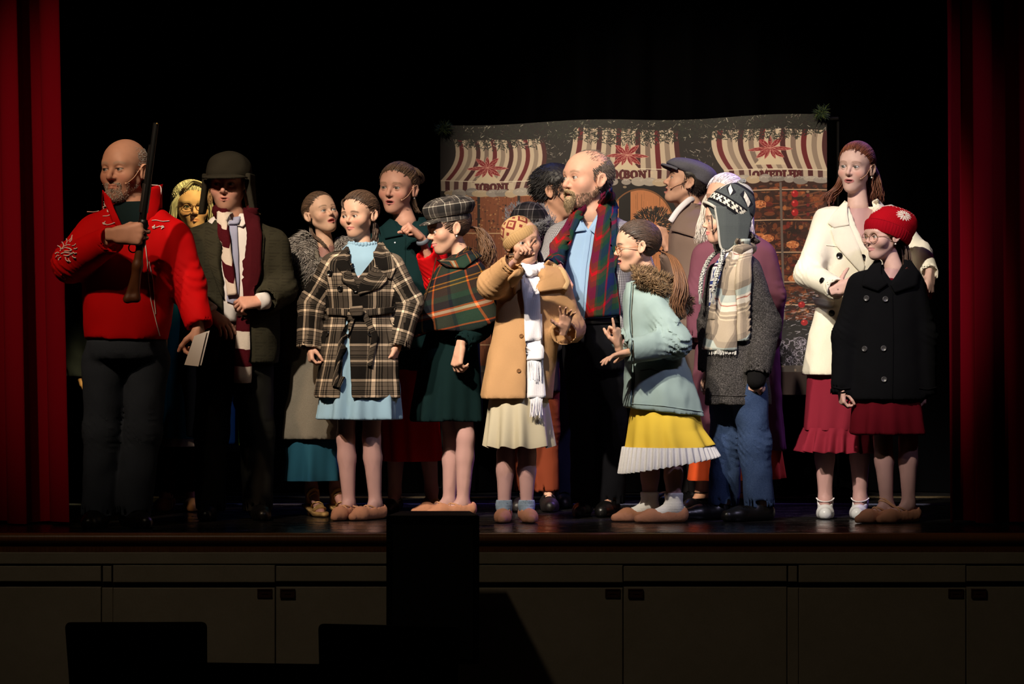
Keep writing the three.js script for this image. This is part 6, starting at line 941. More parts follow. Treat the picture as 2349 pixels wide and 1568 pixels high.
// ------------------------------------------------------------------ child pointing, brown knit hat
{ const D = 12.36, t = makePerson({ label: 'person pointing, in a camel coat, brown patterned knit hat and white scarf', D, base: 1190, k: 0.80, foot: 0.205, hand: 0.14, legSkin: TIGHTS,
    head: { c: [1202, 556], h: 108, yaw: 14, pitch: 3, roll: 8, child: 1, w: 1.0, skin: SK.fair, blush: 0.5, gaze: [0.15, 0.15], iris: [0.04, 0.03, 0.025], brow: [0.1, 0.06, 0.04], browA: 0.6, smile: 0.3 },
    neck: [1216, 632], shR: [1162, 648, 0.02], elR: [1128, 652, 0.17], wrR: [1186, 594, 0.32], shL: [1280, 655], elL: [1306, 752, -0.02], wrL: [1294, 758, 0.17], hipR: [1162, 880], hipL: [1212, 880], knR: [1160, 1040], knL: [1210, 1040], anR: [1156, 1160], anL: [1208, 1160], toeR: [1150, 1196, 0.2], toeL: [1222, 1196, 0.2],
    hands: [[[1188, 592, 0.325], [0.45, 0.62, 0.55], [0.35, -0.6, 0.45], 1, 'point'], [[1294, 756, 0.175], [0.12, 0.85, 0.45], [0.1, -0.35, 0.9], -1, 'spread']] });
  part(t, 'skirt', skirtGeo(D, [[880, 1125, 1252, 0.11], [1024, 1112, 1268, 0.15]], { n: 10, amp: 0.11, seg: 180, hemWave: 0.006, tilt: 0.0, jit: 0.3 }), cloth([190, 180, 156]));
  const camel = wool([180, 140, 100]);
  const c = garment(t, 'coat', camel, { torso: [[618, 1180, 1256, 0.055], [634, 1156, 1284, 0.078], [660, 1146, 1292, 0.098], [740, 1134, 1288, 0.108], [820, 1118, 1276, 0.124], [914, 1099, 1266, 0.15]], arms: [[[1164, 655, 0.02], [1128, 652, 0.17], [1180, 600, 0.31], 0.064, 0.064, 0.054], [[1280, 664], [1310, 752, -0.02], [1293, 764, 0.16], 0.062, 0.062, 0.060]], prof: { hollow: 0.028, fold: { topPx: 780, n: 5, amp: 0.025 } }, amp: 0.005, scale: 7, cut: [frontCut([[1196, 605], [1250, 605], [1236, 660], [1222, 690], [1206, 650]], D, 0.01), frontCut([[1208, 780], [1236, 780], [1250, 935], [1206, 935]], D, 0.01)] });
  const bl = garment(t, 'blouse', cloth([120, 112, 108]), { torso: [[640, 1195, 1245, 0.06], [700, 1165, 1265, 0.085], [900, 1135, 1255, 0.12]], cell: 0.011 }), fr = (x, y, z) => Math.min(c.f(x, y, z), bl.f(x, y, z), cap(at(1226, 800, D - 0.07), at(1230, 960, D - 0.09), 0.05, 0.05)(x, y, z));
  const fleece = wool([206, 172, 128], { bumpScale: 0.004 });
  const coll = part(t, 'collar', sheet(c.f, [[1236, 626], [1240, 650], [1232, 672]], [[1258, 606], [1290, 628], [1296, 662]], D, { n: 12, m: 8, off: 0.010, th: 0.012 }), camel, c);
  part(t, 'fleece_edge', cord(c.f, [[1262, 616], [1288, 628], [1297, 650], [1290, 664]], D, 0.016, { off: 0.014, seg: 8 }), fleece, coll);
  part(t, 'collar', sheet(c.f, [[1186, 612], [1164, 634], [1174, 668]], [[1198, 622], [1202, 640], [1206, 662]], D, { n: 12, m: 8, off: 0.010, th: 0.012 }), camel, c);
  part(t, 'sleeve_edge', cord(c.f, [[1163, 586], [1166, 602], [1178, 614]], D, 0.003), M.black, c);
  for (const [x, y] of [[1196, 770], [1190, 850]]) button(t, c, x, y, 0.010, std([120, 86, 56]));
  const ws = std([232, 230, 238], { roughness: 0.9, bumpMap: bumpKnit, bumpScale: 0.0012 }), scf = { f: (x, y, z) => Math.min(c.f(x, y, z), t.headF(x, y, z)) };
  const s1 = part(t, 'scarf', sheet(fr, [[1194, 632], [1202, 700], [1204, 780], [1210, 826]], [[1232, 634], [1238, 700], [1240, 780], [1240, 826]], D, { n: 36, m: 6, off: 0.014, th: 0.012, wave: (u, v) => 0.004 * Math.sin(u * 6 + v * 9) }), ws);
  part(t, 'scarf_end', sheet(fr, [[1212, 720], [1212, 830], [1214, 912]], [[1242, 720], [1243, 830], [1246, 912]], D, { n: 30, m: 6, off: 0.004, th: 0.010, wave: (u, v) => 0.004 * Math.sin(u * 7 + v * 7) }), ws, s1);
  { const f = uni([ell(at(1217, 622, D - 0.075), [0.034, 0.027, 0.024]), cap(at(1196, 616, D - 0.045), at(1238, 616, D - 0.045), 0.024, 0.024), cap(at(1192, 612, D), at(1198, 618, D - 0.04), 0.024, 0.024), cap(at(1242, 612, D), at(1236, 618, D - 0.04), 0.024, 0.024)], 0.012); const lo = addv(at(1217, 622, D), [-0.11, -0.08, -0.06]), hi = addv(at(1217, 622, D), [0.11, 0.08, 0.14]); part(t, 'scarf_knot', net((x, y, z) => f(x, y, z) + 0.0035 * Math.sin((x * 0.8 + y) * 130 + noise(x * 30, y * 30, z * 30) * 3), lo, hi, 0.005, { uv: boxUv, reg: boxReg }), ws, s1); }
  seed(3); { const pts = []; for (let i = 0; i < 22; i++) { const p = hit(fr, 1211 + i * 1.3, 825, D - 0.4, D + 0.3); pts.push([p[0], p[1], p[2] + 0.020]); } fringe(pts, 0.095, ws, t, s1, { r: 0.0024 }); const p2 = []; for (let i = 0; i < 24; i++) { const p = hit(fr, 1215 + i * 1.28, 908, D - 0.4, D + 0.3); p2.push([p[0], p[1] - 0.004, p[2] + 0.010]); } fringe(p2, 0.09, ws, t, s1, { r: 0.0024 }); }
  knitHat(t, knit(knitTan, { bumpMap: (() => { const b = bumpKnit.clone(); b.repeat.set(10, 4); b.needsUpdate = true; return b; })(), bumpScale: 0.0012 }), std([172, 140, 98], { roughness: 0.95, bumpMap: bumpKnit, bumpScale: 0.001 }), { rows: [[0.0, 0.094, -0.010], [0.04, 0.097, -0.012], [0.075, 0.091, -0.016], [0.10, 0.077, -0.02], [0.120, 0.055, -0.024], [0.130, 0.03, -0.026], [0.132, 0.001, -0.026]], brim: [-0.018, 0.036, 0.093, 0.098, -0.010], tilt: 0.24, roll: 0.30, move: [-0.004, 0.012, -0.004] });
  part(t, 'hair', onHead(t, merge([hairCap(t, [0.05, 0.03, 0.02], { t: 0.003, line: 0.11, low: -0.07, side: -0.005, cell: 0.004 }), locks([[-0.06, -0.02, -0.02], [-0.07, -0.09, 0.0], [-0.06, -0.16, 0.03], [-0.055, -0.22, 0.05]], 26, 0.014, 0.0036, [0.05, 0.028, 0.018], { curl: 0.005 }), locks([[0.06, -0.02, -0.02], [0.075, -0.09, -0.01], [0.07, -0.17, 0.02]], 26, 0.014, 0.0036, [0.05, 0.028, 0.018], { curl: 0.005 })])), HAIR);
  for (const l of t.legs) { sock(t, l, M.greySock, at(0, 1146, D)[1]); ballet(t, l, M.slipper, 0.215); }
}
// ------------------------------------------------------------------ girl in the blue parka
{ const D = 12.34, t = makePerson({ label: 'person leaning forward in a pale blue parka and yellow skirt, wearing glasses', D, base: 1520, k: 0.86, foot: 0.225, hand: 0.155, legSkin: TIGHTS,
    head: { c: [1460, 566], h: 116, yaw: -82, pitch: -2, child: 1, w: 0.98, skin: [0.616, 0.361, 0.246], blush: 0.4, open: 0.55, brow: [0.06, 0.04, 0.03], iris: [0.05, 0.035, 0.03], gaze: [0, 0.05], lip: [0.55, 0.17, 0.16] },
    neck: [1488, 645], shR: [1475, 690, -0.10], elR: [1470, 775, -0.05], wrR: [1420, 788, 0.06], shL: [1502, 700, 0.11], elL: [1548, 785, 0.17], wrL: [1446, 805, 0.26], hipR: [1510, 920, -0.06], hipL: [1535, 920, 0.06], knR: [1492, 1060, -0.05], knL: [1545, 1060, 0.06], anR: [1490, 1156, -0.04], anL: [1546, 1158, 0.06], toeR: [1440, 1190, -0.01], toeL: [1496, 1192, 0.08],
    hands: [[[1420, 792, 0.06], [-0.15, 0.9, 0.25], [-0.8, 0.1, -0.35], 1, 'point'], [[1446, 806, 0.26], [-0.95, -0.22, 0.18], [0.1, -0.9, 0.1], -1, 'spread']] });
  const yel = cloth([240, 204, 74]); const sk = part(t, 'skirt', skirtGeo(D, [[925, 1448, 1598, 0.15], [990, 1440, 1612, 0.175], [1036, 1434, 1636, 0.195]], { n: 11, amp: 0.06, seg: 200, tilt: 0.17, jit: 0.3 }), yel);
  part(t, 'lace_ruffle', skirtGeo(D, [[1024, 1428, 1640, 0.212], [1066, 1420, 1650, 0.232]], { n: 46, amp: 0.035, keep: 0.5, seg: 420, m: 6, tilt: 0.17, hemWave: 0.003, sharp: 0.7 }), std([238, 236, 236], { roughness: 0.9, bumpMap: bumpKnit, bumpScale: 0.0014 }), sk);
  const { } = {}; const parka = cloth([142, 162, 160], { bumpScale: 0.0008 });
  const c = garment(t, 'parka', parka, { torso: [[645, 1446, 1520, 0.07], [660, 1436, 1535, 0.10], [690, 1431, 1546, 0.132], [780, 1434, 1556, 0.142], [860, 1434, 1588, 0.152], [930, 1432, 1608, 0.172], [954, 1436, 1616, 0.175]], arms: [[[1502, 706, 0.10], [1548, 784, 0.17], [1440, 806, 0.265], 0.070, 0.070, 0.056], [[1475, 700, -0.10], [1470, 778, -0.05], [1418, 786, 0.06], 0.065, 0.06, 0.05]], prof: { hollow: 0.028, fold: { topPx: 840, n: 6, amp: 0.03 } }, amp: 0.0095, scale: 10, wr: 0.012, cut: [(x, y, z) => { const a = at(1430, 934, D), b = at(1616, 956, D); return y - a[1] - (b[1] - a[1]) * (x - a[0]) / (b[0] - a[0]); }] });
  part(t, 'storm_flap', sheet(c.f, [[1440, 652], [1434, 720], [1436, 800], [1438, 870], [1434, 930]], [[1450, 650], [1446, 720], [1450, 800], [1452, 870], [1450, 932]], D, { n: 30, m: 3, th: 0.007 }), parka, c);
  part(t, 'zip', cord(c.f, [[1453, 652], [1449, 720], [1453, 800], [1455, 870], [1452, 930]], D, 0.0026, { n: 30 }), std([70, 62, 50], { metalness: 0.5, roughness: 0.4 }), c);
  part(t, 'hem_seam', cord(c.f, [[1434, 924], [1520, 930], [1612, 944]], D, 0.003, { n: 24 }), parka, c);
  part(t, 'waist_cord', cord(c.f, [[1470, 850], [1492, 846], [1512, 852]], D, 0.0022, { n: 12, off: 0.004 }), std([60, 66, 64]), c);
  for (const [x, y] of [[1441, 668], [1441, 700]]) button(t, c, x, y, 0.006, M.greyBtn);
  { const hf = uni([cap(at(1470, 640, D - 0.10), at(1512, 660, D - 0.12), 0.024, 0.026), cap(at(1512, 660, D - 0.12), at(1566, 690, D - 0.06), 0.026, 0.032), cap(at(1566, 690, D - 0.06), at(1572, 700, D + 0.08), 0.032, 0.034), cap(at(1470, 640, D - 0.10), at(1458, 626, D - 0.06), 0.022, 0.016)], 0.02); const hood = part(t, 'hood', net(uni([ell(at(1548, 700, D - 0.01), [0.07, 0.075, 0.12]), cap(at(1470, 648, D - 0.09), at(1530, 680, D - 0.10), 0.026, 0.034)], 0.03), addv(at(1540, 690, D), [-0.24, -0.14, -0.2]), addv(at(1540, 690, D), [0.14, 0.14, 0.2]), 0.01, { uv: boxUv, reg: boxReg }), parka);
    seed(15); const col = [0.22, 0.135, 0.065]; part(t, 'fur_trim', merge([net(hf, addv(at(1520, 660, D), [-0.2, -0.15, -0.2]), addv(at(1520, 660, D), [0.18, 0.15, 0.22]), 0.009, { color: () => col }), fur(hf, [[1448, 612], [1490, 612], [1560, 650], [1588, 690], [1582, 720], [1520, 690], [1460, 655]], D, 2600, 0.026, col, { flow: () => [0.3, 0.1, 0], w: 0.0016 })]), FUR, hood); }
  seed(16); const hb = [0.040, 0.022, 0.014], pt = [0.15, 0.065, 0.028];
  part(t, 'hair', onHead(t, merge([hairCap(t, hb, { t: 0.009, line: 0.060, low: -0.06 }), combed(t, hb, 300, [0.0, -0.018, -0.104], { t: 0.010, line: 0.058 }),
    locks([[0.0, -0.02, -0.105], [0.05, -0.050, -0.150], [0.12, -0.11, -0.165], [0.155, -0.20, -0.170], [0.155, -0.28, -0.150], [0.15, -0.33, -0.155]], 170, 0.030, 0.0042, pt, { curl: 0.010, freq: 7, width: u => 0.35 + 0.9 * Math.sin(Math.min(u * 1.3, 1.45)), cut: 0.75, seg: 18 })])), HAIR);
  glasses(t, { rx: 0.021, ry: 0.018, mat: std([170, 96, 50], { roughness: 0.35 }) });
  for (const l of t.legs) { sock(t, l, M.sock, at(0, 1128, D)[1], 1.4); ballet(t, l); }
}
// ------------------------------------------------------------------ girl in the plaid cap and poncho
{ const D = 12.85, t = makePerson({ label: 'person in a checked newsboy cap and a green plaid poncho', D, base: 1035, k: 0.88, foot: 0.235, hand: 0.165, legSkin: TIGHTS,
    head: { c: [1028, 524], h: 116, yaw: -68, pitch: -9, child: 1, w: 1.0, skin: SK.fair, blush: 0.75, smile: 0.4, gaze: [-0.1, -0.1], brow: [0.08, 0.05, 0.03], lip: [0.55, 0.2, 0.18], cheek: -0.2, nose: 1.1 },
    neck: [1062, 596], shR: [1020, 640, -0.10], elR: [1000, 740, -0.08], wrR: [990, 800, 0.0], shL: [1085, 645, 0.10], elL: [1098, 752, 0.12], wrL: [1058, 792, 0.2], hipR: [1015, 860, -0.05], hipL: [1050, 860, 0.06], knR: [1038, 1005, -0.04], knL: [1068, 1000, 0.07], anR: [1030, 1150, -0.04], anL: [1062, 1152, 0.07], toeR: [985, 1184, -0.02], toeL: [1010, 1184, 0.11],
    hands: [[[1057, 794, 0.2], [-0.22, -1, 0.12], [0.75, -0.1, -0.6], -1, 'curl', 1.08]] });
  const gr = velvet([13, 30, 31]);
  garment(t, 'dress', gr, { torso: [[640, 1010, 1090, 0.09], [740, 985, 1098, 0.11], [800, 968, 1100, 0.125], [966, 942, 1108, 0.17]], arms: [[[1085, 650, 0.10], [1100, 752, 0.12], [1060, 788, 0.195], 0.058, 0.054, 0.048]], prof: { fold: { topPx: 760, n: 7, amp: 0.07 }, hollow: 0.028 }, amp: 0.003 });
  const pon = woven(texPoncho, { bumpScale: 0.0014 });
  const c = garment(t, 'poncho', pon, { torso: [[584, 1036, 1092, 0.055], [602, 1012, 1104, 0.095], [640, 988, 1116, 0.145], [700, 964, 1124, 0.185], [750, 948, 1130, 0.205], [790, 940, 1130, 0.21]], prof: { hollow: 0.028, exp: 2.0, fold: { topPx: 640, n: 5, amp: 0.05, ph: 2 } }, plaid: 0.15, sag: 0.02, amp: 0.005, scale: 6, add: [cap(t.J([1086, 640, 0.08]), t.J([1102, 740, 0.12]), 0.075, 0.085), cap(t.J([1102, 740, 0.12]), t.J([1108, 790, 0.12]), 0.085, 0.09)], addk: 0.06, cut: [(x, y, z) => { const a = at(944, 780, D), b = at(1130, 742, D); return y - (a[1] + (b[1] - a[1]) * (x - a[0]) / (b[0] - a[0]) + 0.02 * Math.sin((x - a[0]) * 16)); }, frontCut([[1008, 575], [1040, 575], [1012, 606], [1000, 604]], D, -0.02)] });
  part(t, 'collar', sheet(c.f, [[1008, 602], [1040, 596], [1074, 572]], [[1026, 616], [1066, 618], [1100, 592]], D, { n: 18, m: 6, off: 0.006, th: 0.012 }), pon, c);
  part(t, 'tie_cord', cord(c.f, [[1002, 592], [992, 640], [975, 690], [952, 732]], D, 0.0028, { n: 22, off: 0.004 }), std([60, 44, 30]), c);
  for (const [x, y] of [[984, 640], [968, 692]]) button(t, c, x, y, 0.005, M.gold);
  seed(9); const hb = [0.062, 0.034, 0.020];
  part(t, 'hair', onHead(t, merge([hairCap(t, hb, { t: 0.007, line: 0.09, low: -0.06 , side: 0.015 }), combed(t, hb, 160, [0.0, -0.02, -0.105], { t: 0.008, line: 0.0, wide: 1.5 }), locks([[0.0, -0.01, -0.10], [0.01, -0.02, -0.145], [0.02, -0.07, -0.165], [0.025, -0.14, -0.165], [0.02, -0.20, -0.150]], 110, 0.028, 0.004, [0.13, 0.062, 0.028], { curl: 0.016, freq: 10, width: u => 0.4 + u })])), HAIR);
  // newsboy cap: full crown, band, button and a stiff peak
  const cap0 = woven(texCap), crown = uni([ell([0, 0.098, -0.020], [0.108, 0.050, 0.122]), ell([0, 0.07, -0.012], [0.092, 0.050, 0.108])], 0.03), band = ell([0, 0.040, -0.012], [0.0865, 0.09, 0.104]);
  const cf = (x, y, z) => { let d = smax(crown(x, y, z) + 0.0022 * Math.sin(Math.atan2(x, z + 0.02) * 8) * ss(0.06, 0.11, y), 0.054 + 0.10 * (-z - 0.02) * 0.3 - y, 0.008); return d; }, bf = (x, y, z) => smax(smax(band(x, y, z), 0.030 - y, 0.004), y - 0.066, 0.006);
  const regC = (x, y, z, n) => { const a = Math.atan2(x, z + 0.02); return Math.abs(n[1]) > 0.75 * Math.hypot(...n) ? 3 : a < 0 ? 0 : 1; }, uvC = (x, y, z, r) => { if (r === 3) return [x, z]; let a = Math.atan2(x, z + 0.02); if (r === 0 && a > 1.57) a -= 6.283; if (r === 1 && a < -1.57) a += 6.283; return [a * 0.105, y]; };
  const hat = part(t, 'newsboy_cap', onHead(t, net(cf, [-0.125, 0.02, -0.16], [0.125, 0.165, 0.12], 0.0042, { uv: uvC, reg: regC })), cap0);
  part(t, 'hat_band', onHead(t, net(bf, [-0.12, 0.0, -0.14], [0.12, 0.1, 0.12], 0.0042, { uv: uvC, reg: regC })), cap0, hat);
  const peak = (x, y, z) => { const r = Math.hypot(x / 0.090, (z - 0.045) / 0.088), s = 0.056 - 0.34 * Math.max(0, z - 0.06) - 2.0 * x * x; return smax(Math.max((r - 1) * 0.09, 0.062 - z), Math.abs(y - s) - 0.0042, 0.003); };
  part(t, 'peak', onHead(t, net(peak, [-0.11, -0.06, 0.05], [0.11, 0.08, 0.17], 0.0034, { uv: (x, y, z) => [x, z], reg: () => 0 })), cap0, hat);
  { const g = new THREE.SphereGeometry(0.009, 10, 8); g.scale(1, 0.6, 1); g.translate(0, 0.150, -0.02); part(t, 'top_button', onHead(t, g), cap0, hat); }
  earring(t, 1);
  for (const l of t.legs) ballet(t, l);
}
// ------------------------------------------------------------------ tall woman with her hair rolled up
{ const D = 13.25, t = makePerson({ label: 'person in a dark green top and red skirt raising a fist', D, base: 935, hand: 0.175, foot: 0.24, k: 0.95,
    head: { c: [912, 434], h: 117, yaw: -22, pitch: 1, roll: -3, w: 1.02, jaw: 0.9, neckR: 0.9, skin: SK.rosy, blush: 0.7, brow: [0.2, 0.11, 0.06], browA: 0.65, gaze: [-0.05, 0.02], open: 0.35, lip: [0.50, 0.16, 0.15], iris: [0.14, 0.11, 0.08], eye: 1.0 },
    neck: [930, 510], shR: [870, 552], elR: [856, 650, -0.04], wrR: [868, 740, 0.05], shL: [992, 556], elL: [1006, 652, 0.08], wrL: [968, 548, 0.2], hipR: [905, 800], hipL: [965, 800], knR: [910, 980], knL: [978, 980], anR: [905, 1125], anL: [990, 1122], toeR: [890, 1165, 0.2], toeL: [1002, 1160, 0.15],
    hands: [[[967, 545, 0.205], [-0.65, 0.6, 0.35], [-0.5, -0.7, -0.2], -1, 'fist'], [[868, 744, 0.05], [0, -1, 0.1], [0.9, 0, -0.2], 1, 'curl']] });
  const gn = cloth([18, 42, 44]);
  const c = garment(t, 'top', gn, { torso: [[506, 896, 966, 0.058], [520, 874, 985, 0.078], [545, 856, 1004, 0.10], [620, 852, 1004, 0.118], [720, 858, 992, 0.112], [850, 850, 1000, 0.13]], arms: [[[872, 560], [856, 650, -0.04], [868, 736, 0.05], 0.064, 0.056, 0.05]], amp: 0.004, cut: [frontCut([[902, 490], [962, 490], [940, 524], [918, 518]], D, 0.01)] });
  lapel(t, c, 'collar', gn, [[896, 506], [878, 522], [884, 548]], [[906, 510], [914, 526], [924, 540]], { off: 0.006 }); lapel(t, c, 'collar', gn, [[960, 504], [950, 526], [934, 540]], [[972, 502], [984, 522], [976, 548]], { off: 0.006 });
  part(t, 'front_edge', cord(c.f, [[930, 545], [928, 640], [926, 760]], D, 0.003), gn, c);
  for (const [x, y] of [[917, 530], [906, 556], [922, 600]]) button(t, c, x, y, 0.0045, M.silver);
  const red = cloth([196, 14, 20]);
  garment(t, 'red_sleeve', red, { arms: [[[992, 562], [1006, 652, 0.08], [976, 580, 0.165], 0.066, 0.064, 0.052]], amp: 0.004, cell: 0.0075 });
  part(t, 'skirt', skirtGeo(D, [[830, 862, 996, 0.12], [1056, 878, 1012, 0.17]], { n: 9, amp: 0.07, seg: 160 }), red);
  { const a = t.J([968, 548, 0.2]), b = t.J([1006, 652, 0.08]), d = norm(sub(b, a)), g = new THREE.TorusGeometry(0.0265, 0.0075, 8, 24); g.scale(1, 1, 1.7); const w = part(t, 'watch_strap', orient(g, addv(a, d, 0.012), d), std([92, 100, 112], { roughness: 0.6 })); const q = new THREE.BoxGeometry(0.026, 0.008, 0.030); part(t, 'watch_face', orient(q, addv(addv(a, d, 0.012), [0.024, 0.018, 0.008]), [0.55, 0.45, 0.7].map(x => x)), std([18, 18, 30], { roughness: 0.1 }), w); }
  seed(8); const hb = [0.135, 0.078, 0.042];
  part(t, 'hair', onHead(t, merge([hairCap(t, hb, { t: 0.010, line: 0.064, low: -0.06, vol: [ell([0.0, 0.075, -0.075], [0.06, 0.045, 0.05])] }), combed(t, hb, 320, [0.01, 0.05, -0.10], { t: 0.0115, line: 0.062 }),
    ...[0, 1, 2, 3, 4].map(i => { const pts = []; for (let k = 0; k <= 20; k++) { const a = k / 20 * 6.0 + i, r = 0.036 - 0.003 * i; pts.push([0.048 + Math.cos(a) * r * 0.9, 0.066 + Math.sin(a) * r, -0.055 - 0.014 * i + 0.01 * Math.sin(a * 2)]); } return locks(pts, 14, 0.012, 0.0040, hb, { seg: 18 }); }), locks([[0.055, -0.03, -0.05], [0.062, -0.06, -0.055], [0.07, -0.085, -0.06], [0.085, -0.10, -0.06]], 30, 0.014, 0.0035, hb, { curl: 0.003 })])), HAIR);
  headset(t, 1); earring(t, 1, M.silver);
  for (const [l, m] of [[t.legs[0], M.blackLeather], [t.legs[1], std([206, 150, 60], { roughness: 0.5 })]]) { const f = shoeField(l, { L: 0.24, open: 0.05, openY: 0.085, toe: 0.024 }); part(t, 'shoe', net(f, f.lo, f.hi, 0.006, {}), m); }  // the other shoe is tan, tinted yellow for the light falling on it
}
// ------------------------------------------------------------------ girl with the fur collar
{ const D = 12.85, t = makePerson({ label: 'person looking up, in a long grey coat with a fur collar', D, base: 730, k: 0.86, foot: 0.225, hand: 0.15, legSkin: [0.30, 0.15, 0.13],
    head: { c: [737, 491], h: 102, yaw: 33, pitch: 17, roll: 8, child: 1, w: 0.98, skin: [0.581, 0.353, 0.246], blush: 0.5, brow: [0.16, 0.1, 0.06], browA: 0.7, browUp: 1, gaze: [0.1, 0.25], iris: [0.18, 0.2, 0.2], open: 0.45, teeth: 1, lip: [0.50, 0.13, 0.12], eye: 1.1 },
    neck: [748, 570], shR: [690, 615], elR: [664, 730, 0.0], wrR: [672, 820, 0.05], shL: [800, 615, -0.04], elL: [812, 725, -0.08], wrL: [800, 820, -0.04], hipR: [705, 880], hipL: [760, 880], knR: [712, 1010], knL: [765, 1010], anR: [714, 1118], anL: [770, 1118], toeR: [742, 1185, 0.14], toeL: [800, 1185, 0.14],
    heel: 0.03, hands: [[[672, 822, 0.05], [0.1, -1, 0.1], [0.9, 0, -0.2], 1, 'curl']] });
  part(t, 'skirt', skirtGeo(D, [[970, 655, 775, 0.14], [1100, 640, 784, 0.175]], { n: 8, amp: 0.08 }), cloth([32, 76, 96]));
  const gw = woven(texGreyWool);
  const c = garment(t, 'coat', gw, { torso: [[572, 716, 786, 0.06], [590, 690, 806, 0.085], [625, 668, 815, 0.108], [720, 664, 808, 0.115], [850, 655, 798, 0.14], [1006, 640, 790, 0.18]], arms: [[[690, 625], [666, 732, 0], [672, 836, 0.05], 0.066, 0.06, 0.056], [[800, 625, -0.04], [812, 725, -0.08], [800, 826, -0.04], 0.064, 0.058, 0.054]], prof: { hollow: 0.028, fold: { topPx: 760, n: 5, amp: 0.04 } }, cut: [frontCut([[728, 560], [776, 555], [770, 600], [757, 640], [738, 600]], D, 0.02)] });
  seed(6); const fc = [0.30, 0.27, 0.245];
  const ff = uni([cap(at(716, 560, D + 0.02), at(690, 590, D - 0.06), 0.03, 0.045), cap(at(690, 590, D - 0.06), at(722, 628, D - 0.115), 0.045, 0.036), cap(at(722, 628, D - 0.115), at(752, 660, D - 0.12), 0.034, 0.018), cap(at(778, 556, D + 0.02), at(796, 582, D - 0.05), 0.028, 0.036), cap(at(796, 582, D - 0.05), at(770, 640, D - 0.11), 0.034, 0.022)], 0.02);
  part(t, 'fur_collar', merge([net(ff, addv(at(740, 600, D), [-0.2, -0.16, -0.12]), addv(at(740, 600, D), [0.2, 0.16, 0.22]), 0.009, { color: () => fc.map(x => x * 0.8) }), fur(ff, [[652, 565], [700, 528], [728, 545], [745, 590], [762, 650], [745, 680], [690, 660], [650, 600]], D, 3600, 0.042, fc, { flow: (x, y) => [-0.35, -0.75, 0], w: 0.0018 }), fur(ff, [[770, 545], [800, 540], [822, 575], [800, 640], [770, 640]], D, 1200, 0.036, fc, { flow: () => [0.35, -0.75, 0], w: 0.0018 })]), FUR);
  const hb = [0.075, 0.042, 0.025];
  part(t, 'hair', onHead(t, merge([hairCap(t, hb, { t: 0.008, line: 0.062, low: -0.06 }), combed(t, hb, 260, [0, -0.01, -0.105], { t: 0.009, line: 0.060 }), locks([[-0.045, -0.03, -0.06], [-0.055, -0.09, -0.045], [-0.045, -0.14, -0.01], [-0.035, -0.19, 0.02]], 22, 0.007, 0.0035, hb, { curl: 0.005, freq: 22 })])), HAIR);
  const gm = std([206, 168, 112], { metalness: 0.75, roughness: 0.32, bumpMap: bumpWool, bumpScale: 0.004 });
  for (const l of t.legs) { const f = shoeField(l, { L: 0.235, heel: 0.03, toe: 0.022, topY: 0.026 }), sh = part(t, 'sandal', net(f, f.lo, f.hi, 0.006, { uv: boxUv, reg: boxReg }), gm); const side = [l.dir[2], 0, -l.dir[0]], gs = []; for (const [fw, h, tilt] of [[0.03, 0.11, 0], [0.035, 0.085, 0.01], [0.085, 0.055, 0.02], [0.11, 0.045, -0.02], [0.13, 0.038, 0]]) { const g = []; for (let i = 0; i <= 12; i++) { const a = mix(-1.7, 1.7, i / 12), cx = addv([l.heel[0], h * 0.6, l.heel[2]], l.dir, fw + tilt * Math.sin(a)); let p = [cx[0] + side[0] * Math.sin(a) * 0.08 + l.dir[0] * 0.04 * Math.cos(a), cx[1] + h * 0.4 * Math.cos(a) + 0.02, cx[2] + side[2] * Math.sin(a) * 0.08 + l.dir[2] * 0.04 * Math.cos(a)]; const to = norm(sub(cx, p)); p = shrink(t.bodyF, p, cx, 0.002); g.push(p); } gs.push(tube(g, 0.0075, 6, { flat: 0.4 })); } part(t, 'sandal_strap', merge(gs), gm, sh); part(t, 'heel', tube([[l.heel[0], 0, l.heel[2]], [l.heel[0], 0.05, l.heel[2]]], u => mix(0.006, 0.02, u), 8), gm, sh); }
}
